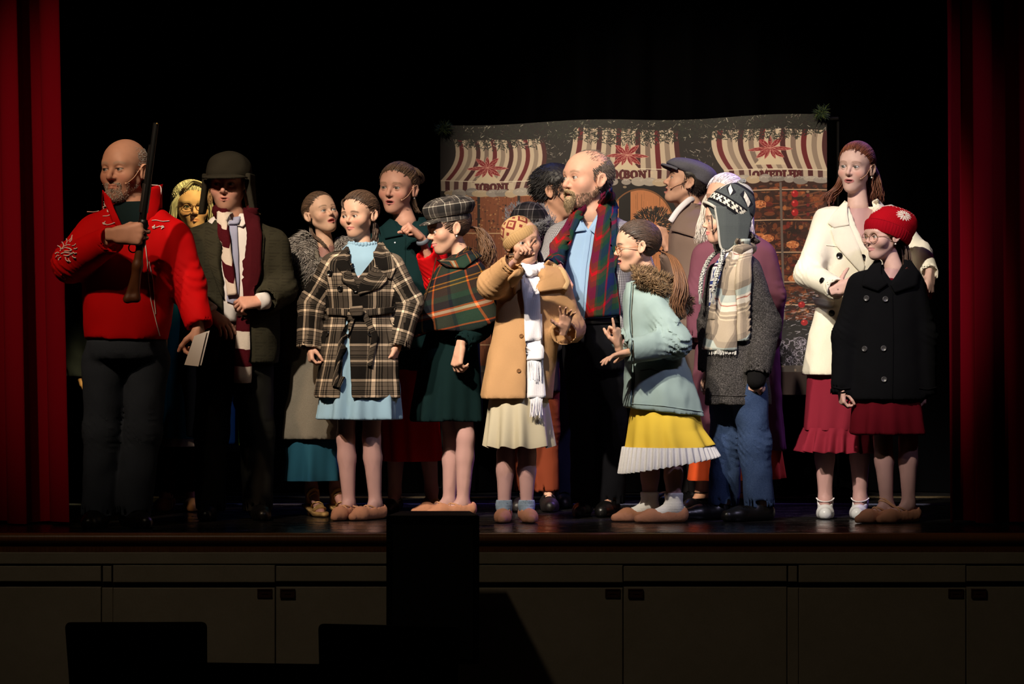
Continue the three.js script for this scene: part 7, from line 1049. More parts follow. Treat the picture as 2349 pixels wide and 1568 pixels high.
// ------------------------------------------------------------------ boy in the knitted ear-flap hat
{ const D = 12.52, t = makePerson({ label: 'person in a grey ear-flap knit hat, tweed coat and long checked scarf', D, base: 1700, hand: 0.165, foot: 0.25, k: 0.92,
    head: { c: [1662, 504], h: 112, yaw: -84, pitch: 0, child: 1, w: 1.0, skin: [0.598, 0.353, 0.254], blush: 0.4, lip: [0.58, 0.16, 0.16], brow: [0.07, 0.04, 0.03], iris: [0.05, 0.035, 0.03], browA: 0.8 },
    neck: [1688, 580], shR: [1650, 625, -0.13], elR: [1632, 740, -0.12], wrR: [1628, 850, -0.06], shL: [1716, 630, 0.11], elL: [1758, 740, 0.10], wrL: [1738, 850, 0.16], hipR: [1668, 880, -0.07], hipL: [1720, 880, 0.07], knR: [1665, 1015, -0.06], knL: [1735, 1015, 0.08], anR: [1660, 1150, -0.06], anL: [1745, 1152, 0.08], toeR: [1605, 1180, 0.0], toeL: [1690, 1182, 0.16],
    hands: [[[1737, 852, 0.16], [-0.1, -1, 0.05], [0.5, 0, -0.8], -1, 'curl'], [[1628, 852, -0.06], [0, -1, 0.1], [0, 0, 1], 1, 'curl']] });
  garment(t, 'jeans', woven(texDenim, { bumpScale: 0.0012 }), { torso: [[850, 1640, 1745, 0.13], [920, 1640, 1750, 0.13]], arms: [[[1670, 900, -0.07], [1665, 1020, -0.06], [1660, 1160, -0.06], 0.085, 0.072, 0.072], [[1720, 900, 0.07], [1732, 1020, 0.08], [1744, 1164, 0.08], 0.085, 0.074, 0.072]], amp: 0.010, scale: 8, wr: 0.008, cell: 0.012 });
  const tw = woven(texTweed, { bumpScale: 0.003 });
  const shf = garment(t, 'sweater', knit(texFair), { torso: [[588, 1652, 1700, 0.06], [620, 1632, 1720, 0.10], [760, 1626, 1740, 0.12]], cell: 0.010 });
  const c = garment(t, 'coat', tw, { torso: [[584, 1664, 1726, 0.07], [602, 1650, 1742, 0.10], [640, 1630, 1752, 0.125], [720, 1624, 1756, 0.132], [800, 1620, 1758, 0.138], [928, 1616, 1770, 0.155]], arms: [[[1716, 640, 0.10], [1758, 742, 0.10], [1738, 860, 0.16], 0.074, 0.066, 0.062], [[1652, 635, -0.12], [1632, 740, -0.12], [1628, 850, -0.06], 0.07, 0.062, 0.058]], prof: { hollow: 0.028 }, amp: 0.006, scale: 9, wr: 0.007, cut: [frontCut([[1640, 560], [1670, 560], [1664, 640], [1640, 740], [1600, 740], [1622, 620]], D, -0.08)] });
  part(t, 'hem_seam', cord(c.f, [[1630, 905], [1690, 908], [1766, 903]], D, 0.003, { n: 20 }), tw, c);
  part(t, 'mitten_cuff', net(cap(t.J([1738, 850, 0.16]), t.J([1735, 872, 0.165]), 0.046, 0.044), addv(t.J([1736, 865, 0.16]), [-0.1, -0.12, -0.1]), addv(t.J([1736, 865, 0.16]), [0.1, 0.12, 0.1]), 0.008, { uv: boxUv, reg: boxReg }), wool([20, 19, 19]));
  const sc = woven(texScarf); const both = (x, y, z) => Math.min(c.f(x, y, z), shf.f(x, y, z));
  const s1 = part(t, 'scarf', merge([sheet(both, [[1690, 556], [1662, 620], [1640, 690], [1630, 760], [1622, 802]], [[1706, 560], [1694, 620], [1690, 690], [1690, 760], [1690, 804]], D, { n: 40, m: 8, off: 0.010, th: 0.012, wave: (u, v) => 0.006 * Math.sin(u * 9 + 1) * v }), sheet(both, [[1700, 560], [1694, 620], [1690, 700], [1690, 782]], [[1722, 560], [1722, 620], [1724, 700], [1724, 782]], D, { n: 36, m: 6, off: 0.014, th: 0.012, u0: 0.11, v0: -0.03 })]), sc);
  { const P = curve([at(1690, 575, D - 0.10), at(1712, 570, D - 0.05), at(1720, 572, D + 0.04), at(1700, 575, D + 0.09), at(1672, 585, D + 0.06)], 18); part(t, 'scarf_neck', tube(P, 0.027, 10, { flat: 1.3 }), sc, s1); }
  seed(18); { const pts = []; for (let i = 0; i < 40; i++) { const p = hit(both, 1624 + i * 1.65, 801, D - 0.4, D + 0.3); pts.push([p[0], p[1], p[2] + 0.018]); } fringe(pts, 0.024, std([206, 204, 196]), t, s1, { r: 0.0016 }); }
  part(t, 'shirt_collar', tube(curve([at(1650, 600, D - 0.05), at(1664, 590, D - 0.075), at(1680, 572, D - 0.07)], 10), 0.012, 6, { flat: 0.5 }), std([232, 230, 236]));
  // hat with ear flaps, plaited strings and a peaked crown
  const hm = knit(knitGrey, { bumpMap: (() => { const b = bumpKnit.clone(); b.repeat.set(10, 4); b.needsUpdate = true; return b; })(), bumpScale: 0.0014 });
  const crown = uni([ell([0, 0.062, -0.036], [0.098, 0.108, 0.112]), grown(t.hf.skull, 0.014), ell([0, 0.12, -0.075], [0.055, 0.055, 0.060])], 0.03);
  const cf = (x, y, z) => smax(smax(crown(x, y, z) + 0.0008 * Math.sin(Math.atan2(x, z + 0.03) * 90), -0.03 - y + 0.02 * ss(0, -0.1, z), 0.006), Math.min(z - (0.050 + (y + 0.06) * 0.28), 0.078 + 0.2 * z - y + 0.5 * Math.max(0, 0)), 0.006);
  const regK = (x, y, z) => Math.atan2(x, z + 0.03) < 0 ? 0 : 1, uvK = (x, y, z, r) => { let a = Math.atan2(x, z + 0.03); if (r === 0 && a > 1.57) a -= 6.2832; if (r === 1 && a < -1.57) a += 6.2832; return [a / 6.2832, clamp((y - 0.66 * z + 0.02) / 0.26, 0, 0.99)]; };
  const hat = part(t, 'ear_flap_hat', onHead(t, net(cf, [-0.125, -0.06, -0.175], [0.125, 0.20, 0.11], 0.0046, { uv: uvK, reg: regK })), hm);
  const grey = std([74, 79, 79], { roughness: 0.95, bumpMap: bumpKnit, bumpScale: 0.0015 }), edgeM = std([200, 196, 184], { bumpMap: bumpWool, bumpScale: 0.004 });
  const fp = [[0.060, 0.06], [0.046, -0.03], [0.028, -0.140], [0.0, -0.150], [-0.045, -0.118], [-0.095, -0.118], [-0.118, 0.0], [-0.10, 0.06]];
  const fx2 = (y, z) => 0.0905 - 0.35 * Math.max(0, z - 0.015) - 0.30 * Math.max(0, -z - 0.05) - 0.08 * Math.max(0, -y - 0.03);
  for (const s of [1, -1]) {
    const flap = (x, y, z) => { let d = 1e9, q = 1; for (let i = 0, n = fp.length, j = n - 1; i < n; j = i++) { const ez = fp[j][0] - fp[i][0], ey = fp[j][1] - fp[i][1], wz = z - fp[i][0], wy = y - fp[i][1], h = clamp((wz * ez + wy * ey) / (ez * ez + ey * ey), 0, 1); d = Math.min(d, (wz - ez * h) ** 2 + (wy - ey * h) ** 2); const c1 = y >= fp[i][1], c2 = y < fp[j][1], c3 = ez * wy > ey * wz; if ((c1 && c2 && c3) || (!c1 && !c2 && !c3)) q = -q; } return smax(q * Math.sqrt(d), Math.abs(x * s - fx2(y, z)) - 0.006, 0.006); };
    part(t, 'ear_flap', onHead(t, net(flap, [s > 0 ? 0.03 : -0.125, -0.17, -0.14], [s > 0 ? 0.125 : -0.03, 0.08, 0.09], 0.0046, { uv: boxUv, reg: boxReg })), grey, hat);
    part(t, 'flap_edge', onHead(t, tube(curve(fp.slice(0, 6).map(([z, y]) => [s * fx2(y, z), y, z]), 24), 0.0065, 6)), edgeM, hat);
    const root = t.toWorld([s * 0.080, -0.146, 0.020]), L = s > 0 ? [[root[0] - 0.012, root[1] - 0.05, root[2] + 0.03], [root[0] - 0.035, root[1] - 0.12, root[2] + 0.07], [root[0] - 0.055, root[1] - 0.20, root[2] + 0.075]] : [[root[0] - 0.04, root[1] - 0.04, root[2] + 0.02], [root[0] - 0.075, root[1] - 0.12, root[2] + 0.05], [root[0] - 0.085, root[1] - 0.20, root[2] + 0.06]];
    const C = curve([root, ...L], 40), gs = []; for (let k = 0; k < 3; k++) gs.push(tube(C.map((p, i) => [p[0] + 0.0065 * Math.sin(i * 0.85 + k * 2.094), p[1], p[2] + 0.0045 * Math.cos(i * 1.7 + k * 4.19)]), u => 0.0068 * (1 - 0.2 * u), 6)); part(t, 'plaited_string', merge(gs), knit(texBraid), hat);
    fringe(Array.from({ length: 9 }, () => addv(C[40], [rr(-0.006, 0.006), 0, rr(-0.006, 0.006)])), 0.05, std([150, 150, 146]), t, hat, { r: 0.002 }); }
  part(t, 'front_edge', onHead(t, tube(curve([[0.078, 0.055, 0.060], [0.060, 0.070, 0.080], [0.03, 0.080, 0.093], [0, 0.083, 0.097], [-0.03, 0.080, 0.093], [-0.060, 0.070, 0.080], [-0.078, 0.055, 0.060]], 26), 0.0075, 6)), edgeM, hat);
  { const gs = []; for (let i = 0; i < 40; i++) { const a = rr(0, 6.28), e = rr(0.0, 1.2), p = [0, 0.168, -0.085]; gs.push(tube([p, [p[0] + Math.cos(a) * Math.sin(e) * 0.03, p[1] + Math.cos(e) * 0.028, p[2] + Math.sin(a) * Math.sin(e) * 0.03]], 0.004, 4)); } part(t, 'tassel', onHead(t, merge(gs)), std([150, 150, 150]), hat); }
  const hb = [0.035, 0.022, 0.016];
  part(t, 'hair', onHead(t, merge([hairCap(t, hb, { t: 0.004, line: 0.085, low: -0.07, cell: 0.004 }), locks([[0.02, -0.05, -0.085], [0.025, -0.065, -0.12], [0.03, -0.09, -0.13], [0.02, -0.11, -0.115]], 60, 0.026, 0.005, hb, { curl: 0.014, freq: 8 }), locks([[0.055, 0.02, 0.075], [0.060, -0.02, 0.070], [0.056, -0.06, 0.068], [0.05, -0.095, 0.062]], 3, 0.003, 0.0013, hb, { curl: 0.002 })])), HAIR);
  headset(t, 1);
  for (const l of t.legs) leatherShoe(t, l, M.blackLeather, 0.27);
}
// ------------------------------------------------------------------ man in the red jacket
{ const D = 12.0, wht = [0.50, 0.43, 0.37], t = makePerson({ label: 'person in a red jacket with white embroidery, holding a shotgun upright', D, base: 290, hand: 0.20, foot: 0.27,
    head: { c: [285, 392], h: 146, yaw: -24, pitch: 1, w: 0.95, jaw: 1.0, skin: [0.528, 0.269, 0.180], blush: 0.4, brow: [0.32, 0.26, 0.2], browA: 0.5, eye: 0.35, gaze: [-0.35, 0], nose: 1.15, iris: [0.05, 0.05, 0.05], lipA: 0.6,
      paint: (c, x, y, z) => c },
    neck: [305, 485], shR: [215, 535], elR: [168, 600, 0.12], wrR: [262, 548, 0.36], shL: [402, 540], elL: [432, 655, 0.02], wrL: [456, 750, 0.10], hipR: [248, 800], hipL: [338, 800], knR: [238, 985], knL: [325, 990], anR: [226, 1160], anL: [300, 1162], toeR: [200, 1208, 0.25], toeL: [345, 1208, 0.25],
    hands: [[[262, 540, 0.365], [0.97, 0.05, 0.05], [0.05, -0.05, -1], 1, 'grip', 1.15], [[456, 752, 0.1], [0.02, -1, 0.15], [-0.9, 0, -0.4], -1, 'grip']] });
  garment(t, 'sweater', cloth([20, 34, 36]), { torso: [[462, 268, 342, 0.07], [500, 235, 370, 0.10], [600, 215, 385, 0.14], [792, 208, 380, 0.15]], cell: 0.011 });
  const red = cloth([196, 10, 14], { roughness: 0.75 });
  const c = garment(t, 'jacket', red, { torso: [[478, 240, 372, 0.085], [492, 222, 392, 0.10], [515, 200, 412, 0.125], [580, 190, 414, 0.155], [660, 190, 402, 0.168], [720, 192, 394, 0.168], [778, 196, 386, 0.162]], arms: [[[214, 545], [166, 602, 0.12], [258, 548, 0.34], 0.090, 0.086, 0.062], [[402, 552], [432, 656, 0.02], [457, 748, 0.1], 0.088, 0.078, 0.060]], amp: 0.007, scale: 7, wr: 0.008, cut: [frontCut([[255, 455], [352, 455], [358, 490], [318, 560], [290, 540], [262, 500]], D, 0.02)] });
  const coll = part(t, 'collar', merge([sheet((x, y, z) => cap(at(300, 470, D + 0.02), at(300, 500, D + 0.02), 0.125, 0.14)(x, y, z), [[240, 438], [246, 470], [262, 510]], [[256, 455], [264, 480], [290, 535]], D, { n: 14, m: 5, th: 0.008 }), sheet((x, y, z) => cap(at(302, 450, D + 0.02), at(302, 500, D + 0.02), 0.135, 0.15)(x, y, z), [[338, 432], [335, 470], [328, 540]], [[368, 424], [364, 470], [340, 545]], D, { n: 14, m: 6, th: 0.008 }), (() => { const P = [], I = [], n = 20; for (let i = 0; i <= n; i++) { const a = mix(-1.9, 1.9, i / n) + Math.PI, x = at(302, 0, D)[0] + Math.sin(a) * 0.135, z = CZ - D - 0.02 + Math.cos(a) * 0.135, yb = at(0, 495, D)[1], yt = at(0, 440 - 12 * Math.cos(a + Math.PI), D)[1]; for (const [s, y] of [[0, yb], [0, yt], [1, yt], [1, yb]]) P.push(x - Math.sin(a) * 0.008 * s, y, z - Math.cos(a) * 0.008 * s); } for (let i = 0; i < n; i++) for (let k = 0; k < 3; k++) { const a = i * 4 + k; I.push(a, a + 4, a + 1, a + 1, a + 4, a + 5); } const g = new THREE.BufferGeometry(); g.setAttribute('position', new THREE.Float32BufferAttribute(P, 3)); g.setAttribute('uv', new THREE.Float32BufferAttribute(P.filter((_, i) => i % 3 < 2), 2)); g.setIndex(I); g.computeVertexNormals(); return g; })()]), red, c);
  const pip = std([224, 216, 212], { roughness: 0.7 }), th = (pts, r = 0.0024) => cord(c.f, pts, D, r, { off: 0.002, n: Math.max(14, pts.length * 4), seg: 4 });
  part(t, 'piping', merge([th([[332, 548], [338, 600], [340, 640], [346, 690], [356, 730], [366, 770]]), th([[342, 600], [350, 640], [354, 690], [357, 720]]), cord(c.f, [[262, 532], [258, 548], [264, 572]], D, 0.004, { off: 0.003 })]), pip, c);
  for (const [pts, sh] of [[[[241, 440], [246, 470], [262, 504], [290, 538]], 0], [[[338, 548], [352, 500], [364, 470], [369, 446], [368, 428], [345, 424]], 0]]) part(t, 'piping', tube(curve(pts.map(([x, y]) => at(x, y, D - 0.135 + 0.0016 * Math.abs(x - 300))), 24), 0.0028, 5), pip, coll);
  // embroidery: yoke lines with arrowheads, vine and the flame emblem on the sleeve
  const leaf = (x, y, a, l) => th([[x, y], [x + Math.cos(a) * l * 0.5 - Math.sin(a) * 2, y + Math.sin(a) * l * 0.5 + Math.cos(a) * 2], [x + Math.cos(a) * l, y + Math.sin(a) * l]], 0.0026);
  const em = [th([[200, 486], [214, 487], [226, 485], [227, 484]], 0.0022), th([[236, 496], [246, 496], [253, 493], [290, 503], [292, 504]], 0.0024), th([[236, 511], [246, 516], [255, 514], [262, 511], [276, 514]], 0.0026), th([[348, 506], [358, 505], [372, 508], [388, 507]], 0.0022), th([[349, 520], [358, 522], [366, 519], [376, 522]], 0.0026)];
  for (const [x, y, a] of [[236, 511, 0.5], [236, 511, -0.5], [349, 520, 0.6], [349, 520, -0.6], [376, 522, 2.6], [376, 522, 3.7]]) em.push(leaf(x, y, a, 7));
  em.push(th([[238, 468], [247, 478], [252, 476], [262, 480], [270, 484]], 0.0026)); for (const [x, y, a] of [[242, 472, -2.0], [242, 472, 2.0], [246, 476, -1.2], [248, 478, 1.4], [244, 474, 2.8], [250, 478, 1.9], [240, 470, -1.2]]) em.push(leaf(x, y, a, 9));
  for (const [x, y, a, l] of [[160, 556, -1.1, 12], [152, 560, -1.5, 12], [146, 566, -1.9, 11], [140, 572, -2.3, 11], [136, 580, 2.9, 9], [136, 586, 2.6, 9], [140, 590, 2.2, 9], [150, 590, 0.9, 12], [158, 592, 1.1, 10], [166, 586, 0.5, 10], [168, 578, 0.2, 9], [170, 570, -0.2, 8], [166, 564, -0.5, 10], [158, 553, -1.0, 16]]) em.push(leaf(x, y, a, l));
  em.push(th([[142, 572], [150, 568], [160, 570], [166, 574], [158, 576], [148, 576]], 0.0026), th([[140, 582], [150, 579], [162, 581], [168, 580], [158, 586], [146, 586]], 0.0026), th([[138, 576], [146, 566], [154, 562], [162, 562]], 0.0026));
  for (const e of em) part(t, 'embroidery_line', e, pip, c);
  for (const [x, y] of [[338, 598], [345, 648]]) button(t, c, x, y, 0.005, M.greyBtn);
  const jn = garment(t, 'jeans', woven(texDarkDenim, { bumpScale: 0.0012 }), { torso: [[776, 200, 382, 0.15], [820, 200, 382, 0.15], [834, 215, 365, 0.11]], arms: [[[243, 825], [236, 990], [226, 1186], 0.104, 0.086, 0.082], [[338, 825], [326, 990], [304, 1186], 0.104, 0.086, 0.082]], amp: 0.009, scale: 7, wr: 0.008, cell: 0.0135, k: 0.012 });
  for (const l of t.legs) leatherShoe(t, l, M.blackLeather, 0.29, { w: 1.2 });
  seed(1); const goat = (x, y, z) => Math.abs(x) < 0.034 && y < -0.048 && z > 0.035 && !(Math.abs(x) < 0.018 && y > -0.072 && y < -0.054);
  part(t, 'beard', onHead(t, merge([shorn(t, wht, 1400, 0.0055, goat, { r: 0.0008, flow: () => [0, -0.9, 0.2] }), shorn(t, wht, 320, 0.0035, (x, y, z) => y < -0.05 && y > -0.11 && z > -0.005 && z < 0.06 && Math.abs(x) > 0.03, { r: 0.0007, flow: () => [0, -0.9, 0.1] })])), HAIR);
  part(t, 'hair', onHead(t, shorn(t, [0.30, 0.27, 0.25], 1500, 0.006, (x, y, z) => z < 0.02 && y > -0.05 + (z + 0.09) * 0.4 && y < 0.085 && !(Math.abs(x) > 0.06 && Math.hypot((y + 0.004) / 0.033, (z + 0.008) / 0.023) < 1), { r: 0.0008, flow: () => [0, -0.6, -0.8] })), HAIR);
  headset(t, 1);
  // shotgun held upright in the fist
  { const g0 = at(358, 282, D - 0.40), g1 = at(305, 690, D - 0.315), gx = u => addv(g0, sub(g1, g0), u), ax = norm(sub(g1, g0)), gun = thing('shotgun', 'long dark shotgun held upright against the red jacket', 'gun', [g1[0], g1[1], g1[2]]), steel = std([30, 29, 28], { metalness: 0.7, roughness: 0.4 }), wood = std([84, 46, 22], { roughness: 0.45 });
    part(gun, 'barrel', tube([gx(0), gx(0.60)], 0.0125, 12), steel); part(gun, 'magazine_tube', tube([addv(gx(0.12), [-0.012, 0, -0.018]), addv(gx(0.60), [-0.012, 0, -0.018])], 0.0105, 10), steel); part(gun, 'forestock', tube([addv(gx(0.34), [-0.006, 0, -0.012]), addv(gx(0.50), [-0.006, 0, -0.012])], 0.020, 12), std([26, 18, 14], { roughness: 0.5 }));
    part(gun, 'receiver', tube([gx(0.54), gx(0.56), gx(0.68), gx(0.70)], u => u < 0.1 || u > 0.95 ? 0.018 : 0.023, 10, { flat: 0.7 }), steel);
    part(gun, 'stock', net(uni([cap(gx(0.68), gx(0.80), 0.017, 0.021), cap(gx(0.80), addv(gx(0.985), [0.014, 0.0, 0]), 0.018, 0.014), cap(gx(0.80), addv(gx(0.99), [-0.026, 0, 0]), 0.014, 0.014), cap(addv(gx(0.985), [0.014, 0, 0]), addv(gx(0.99), [-0.026, 0, 0]), 0.015, 0.015)], 0.02), addv(g1, [-0.14, -0.06, -0.07]), addv(gx(0.66), [0.12, 0.06, 0.07]), 0.006, { uv: boxUv, reg: boxReg }), wood);
    { const b = new THREE.SphereGeometry(0.004, 8, 6); b.translate(...addv(gx(0.005), [0.006, 0, 0.012])); part(gun, 'bead_sight', b, M.gold); } const tg = new THREE.TorusGeometry(0.020, 0.003, 6, 16); tg.translate(...addv(gx(0.70), [-0.030, 0, -0.006])); part(gun, 'trigger_guard', tg, steel);
    const q = (() => { const s = new THREE.Shape(); s.moveTo(0, 0); s.lineTo(0.055, 0.02); s.lineTo(0.018, -0.135); s.lineTo(-0.045, -0.128); s.closePath(); const g = new THREE.ExtrudeGeometry(s, { depth: 0.003, bevelEnabled: false }); g.translate(...at(446, 770, D - 0.185)); const h = g.clone(); h.rotateY(0); h.translate(0.012, 0.004, -0.008); return merge([g, h]); })(); single('folded_paper', q, std([222, 214, 208]), 'folded white paper held in a lowered hand beside the red jacket', 'paper'); }
}
// ------------------------------------------------------------------ man in the ear-flap cap and dark jacket
{ const D = 12.6, t = makePerson({ label: 'person in a dark ear-flap cap, olive jacket and maroon striped scarf', D, base: 535, hand: 0.185, foot: 0.27,
    head: { c: [524, 425], h: 122, yaw: -8, pitch: 0, w: 1.0, skin: [0.510, 0.260, 0.189], blush: 0.4, brow: [0.2, 0.12, 0.07], open: 0.1, gaze: [-0.2, 0], iris: [0.05, 0.05, 0.05], eye: 0.7, paint: (c, x, y, z) => mix3(c, [0.24, 0.13, 0.07], 0.45 * ss(-0.055, -0.085, y) * ss(0.0, 0.03, z)) },
    neck: [532, 500], shR: [445, 560], elR: [424, 662, 0.02], wrR: [476, 714, 0.16], shL: [630, 560], elL: [646, 664, 0.02], wrL: [602, 692, 0.19], hipR: [500, 800], hipL: [580, 800], knR: [486, 985], knL: [590, 985], anR: [482, 1150], anL: [592, 1150], toeR: [470, 1190, 0.25], toeL: [606, 1190, 0.25],
    hands: [[[478, 716, 0.165], [0.75, -0.55, 0.3], [-0.3, -0.6, -0.6], 1, 'relaxed'], [[600, 691, 0.19], [-0.9, -0.1, 0.3], [0.1, -0.6, -0.7], -1, 'curl']] });
  const shirt = cloth([216, 208, 204]);
  const sh = garment(t, 'shirt', shirt, { torso: [[488, 506, 566, 0.06], [505, 480, 592, 0.09], [550, 456, 618, 0.12], [650, 452, 615, 0.135], [740, 460, 604, 0.13]], amp: 0.005, cut: [frontCut([[512, 470], [560, 470], [544, 512], [530, 510]], D, 0.01)] });
  lapel(t, sh, 'collar', shirt, [[512, 490], [512, 506], [526, 520]], [[520, 492], [528, 506], [540, 516]], { off: 0.006 }); lapel(t, sh, 'collar', shirt, [[560, 488], [552, 508], [542, 518]], [[568, 486], [570, 506], [556, 522]], { off: 0.006 });
  part(t, 'tie', merge([sheet(sh.f, [[528, 510], [524, 570], [520, 640], [520, 690]], [[544, 510], [546, 570], [548, 640], [546, 700]], D, { n: 24, m: 4, off: 0.006, th: 0.005 }), sheet(sh.f, [[528, 500], [526, 518]], [[552, 502], [548, 518]], D, { n: 5, m: 5, off: 0.010, th: 0.012 })]), cloth([150, 152, 178]));
  const ol = woven(texOlive);
  const c = garment(t, 'jacket', ol, { torso: [[498, 500, 570, 0.075], [512, 470, 600, 0.09], [532, 436, 638, 0.115], [600, 424, 648, 0.148], [700, 430, 642, 0.152], [832, 422, 638, 0.17]], arms: [[[446, 568], [424, 664, 0.02], [470, 708, 0.15], 0.078, 0.072, 0.060], [[628, 568], [646, 664, 0.02], [608, 690, 0.18], 0.078, 0.072, 0.060]], prof: { hollow: 0.028 }, amp: 0.006, scale: 7, cut: [frontCut([[514, 470], [560, 470], [574, 540], [572, 640], [562, 720], [580, 860], [505, 860], [520, 730], [514, 600]], D, -0.00)] });
  lapel(t, c, 'lapel', ol, [[498, 502], [470, 540], [478, 600], [512, 690]], [[512, 506], [514, 560], [516, 620], [518, 700]], { n: 20 }); lapel(t, c, 'lapel', ol, [[566, 506], [574, 560], [572, 620], [566, 690]], [[580, 502], [606, 540], [602, 600], [572, 690]], { n: 20 });
  for (const a of [[[472, 706, 0.155], [480, 712, 0.165], 0.045], [[604, 690, 0.185], [597, 691, 0.195], 0.045]]) { const p = t.J(a[0]), q = t.J(a[1]); part(t, 'shirt_cuff', tube([addv(p, sub(p, q), 1.2), p, addv(q, sub(q, p), 0.6)], 0.040, 14), shirt); }
  const both = (x, y, z) => Math.min(sh.f(x, y, z), c.f(x, y, z)), mar = woven(texMaroon, { bumpScale: 0.0016 }), strp = woven(texStriped, { bumpScale: 0.0016 });
  const s1 = part(t, 'scarf', merge([sheet(both, [[556, 486], [566, 540], [566, 620], [560, 700]], [[586, 486], [598, 540], [596, 620], [582, 700]], D, { n: 34, m: 6, off: 0.010, th: 0.012 })]), mar);
  part(t, 'scarf_tail', sheet(both, [[502, 488], [502, 540], [512, 600], [522, 678]], [[520, 490], [528, 540], [534, 600], [544, 676]], D, { n: 36, m: 6, off: 0.018, th: 0.012, v0: -0.06, smooth: 10 }), strp, s1);
  part(t, 'scarf_tail', sheet((x, y, z) => Math.min(both(x, y, z), cap(at(558, 740, D - 0.12), at(556, 860, D - 0.14), 0.03, 0.03)(x, y, z)), [[548, 730], [546, 790], [543, 872]], [[572, 730], [572, 790], [570, 872]], D, { n: 26, m: 4, off: 0.006, th: 0.010, v0: -0.02 }), strp, s1);
  { const P = curve([at(504, 492, D - 0.08), at(500, 480, D), at(530, 474, D + 0.09), at(574, 478, D + 0.03), at(578, 490, D - 0.06)], 18); part(t, 'scarf_neck', tube(P, 0.028, 10), mar, s1); }
  garment(t, 'trousers', cloth([30, 29, 25]), { torso: [[780, 456, 610, 0.14], [860, 452, 616, 0.145]], arms: [[[496, 820], [486, 990], [482, 1172], 0.095, 0.078, 0.074], [[582, 820], [590, 990], [592, 1172], 0.095, 0.078, 0.074]], amp: 0.008, scale: 7, cell: 0.0135, k: 0.012 });
  for (const l of t.legs) leatherShoe(t, l, M.blackLeather, 0.28);
  // cap with a short peak and lined flaps
  const hc = wool([46, 42, 34]), cr = uni([ell([0, 0.052, -0.012], [0.100, 0.088, 0.118]), ell([0, 0.095, -0.012], [0.080, 0.050, 0.095])], 0.03), hat = part(t, 'ear_flap_cap', onHead(t, net((x, y, z) => smax(cr(x, y, z) + 0.004 * noise(x * 18, y * 18, z * 18), 0.030 - y, 0.006), [-0.12, 0.0, -0.15], [0.12, 0.165, 0.13], 0.0048, { uv: boxUv, reg: boxReg })), hc);
  const peak = (x, y, z) => { const r = Math.hypot(x / 0.104, (z - 0.04) / 0.118), s = 0.040 - 0.25 * Math.max(0, z - 0.09) - 1.2 * x * x; return smax(Math.max((r - 1) * 0.09, 0.06 - z), Math.abs(y - s) - 0.005, 0.003); }; part(t, 'peak', onHead(t, net(peak, [-0.12, -0.02, 0.05], [0.12, 0.07, 0.18], 0.004, { uv: boxUv, reg: boxReg })), hc, hat);
  for (const s of [1, -1]) { const fl = (x, y, z) => { const sh2 = Math.abs(x * s - 0.096 - 0.16 * Math.max(0, -y)) - 0.013, out = Math.max(Math.abs(z + 0.004 - (y < 0 ? -y * 0.1 : 0)) - 0.052 - 0.2 * Math.min(0, y), -0.125 - y); return smax(smax(sh2, out, 0.01), y - 0.05, 0.004); }; const ef = part(t, 'ear_flap', onHead(t, net(fl, [s > 0 ? 0.04 : -0.14, -0.15, -0.09], [s > 0 ? 0.14 : -0.04, 0.07, 0.09], 0.005, { uv: boxUv, reg: boxReg })), hc, hat); }
  seed(4); const bl = [0.34, 0.20, 0.075]; part(t, 'hair', onHead(t, merge([hairCap(t, bl, { t: 0.004, line: 0.09, low: -0.09, cell: 0.0045 }), locks([[-0.07, 0.0, 0.02], [-0.076, -0.05, 0.025], [-0.074, -0.085, 0.03]], 22, 0.010, 0.003, bl, { curl: 0.005 }), locks([[0.07, -0.03, -0.04], [0.085, -0.09, -0.03], [0.10, -0.115, -0.02], [0.125, -0.125, -0.015]], 26, 0.014, 0.003, bl, { curl: 0.005 })])), HAIR);
}
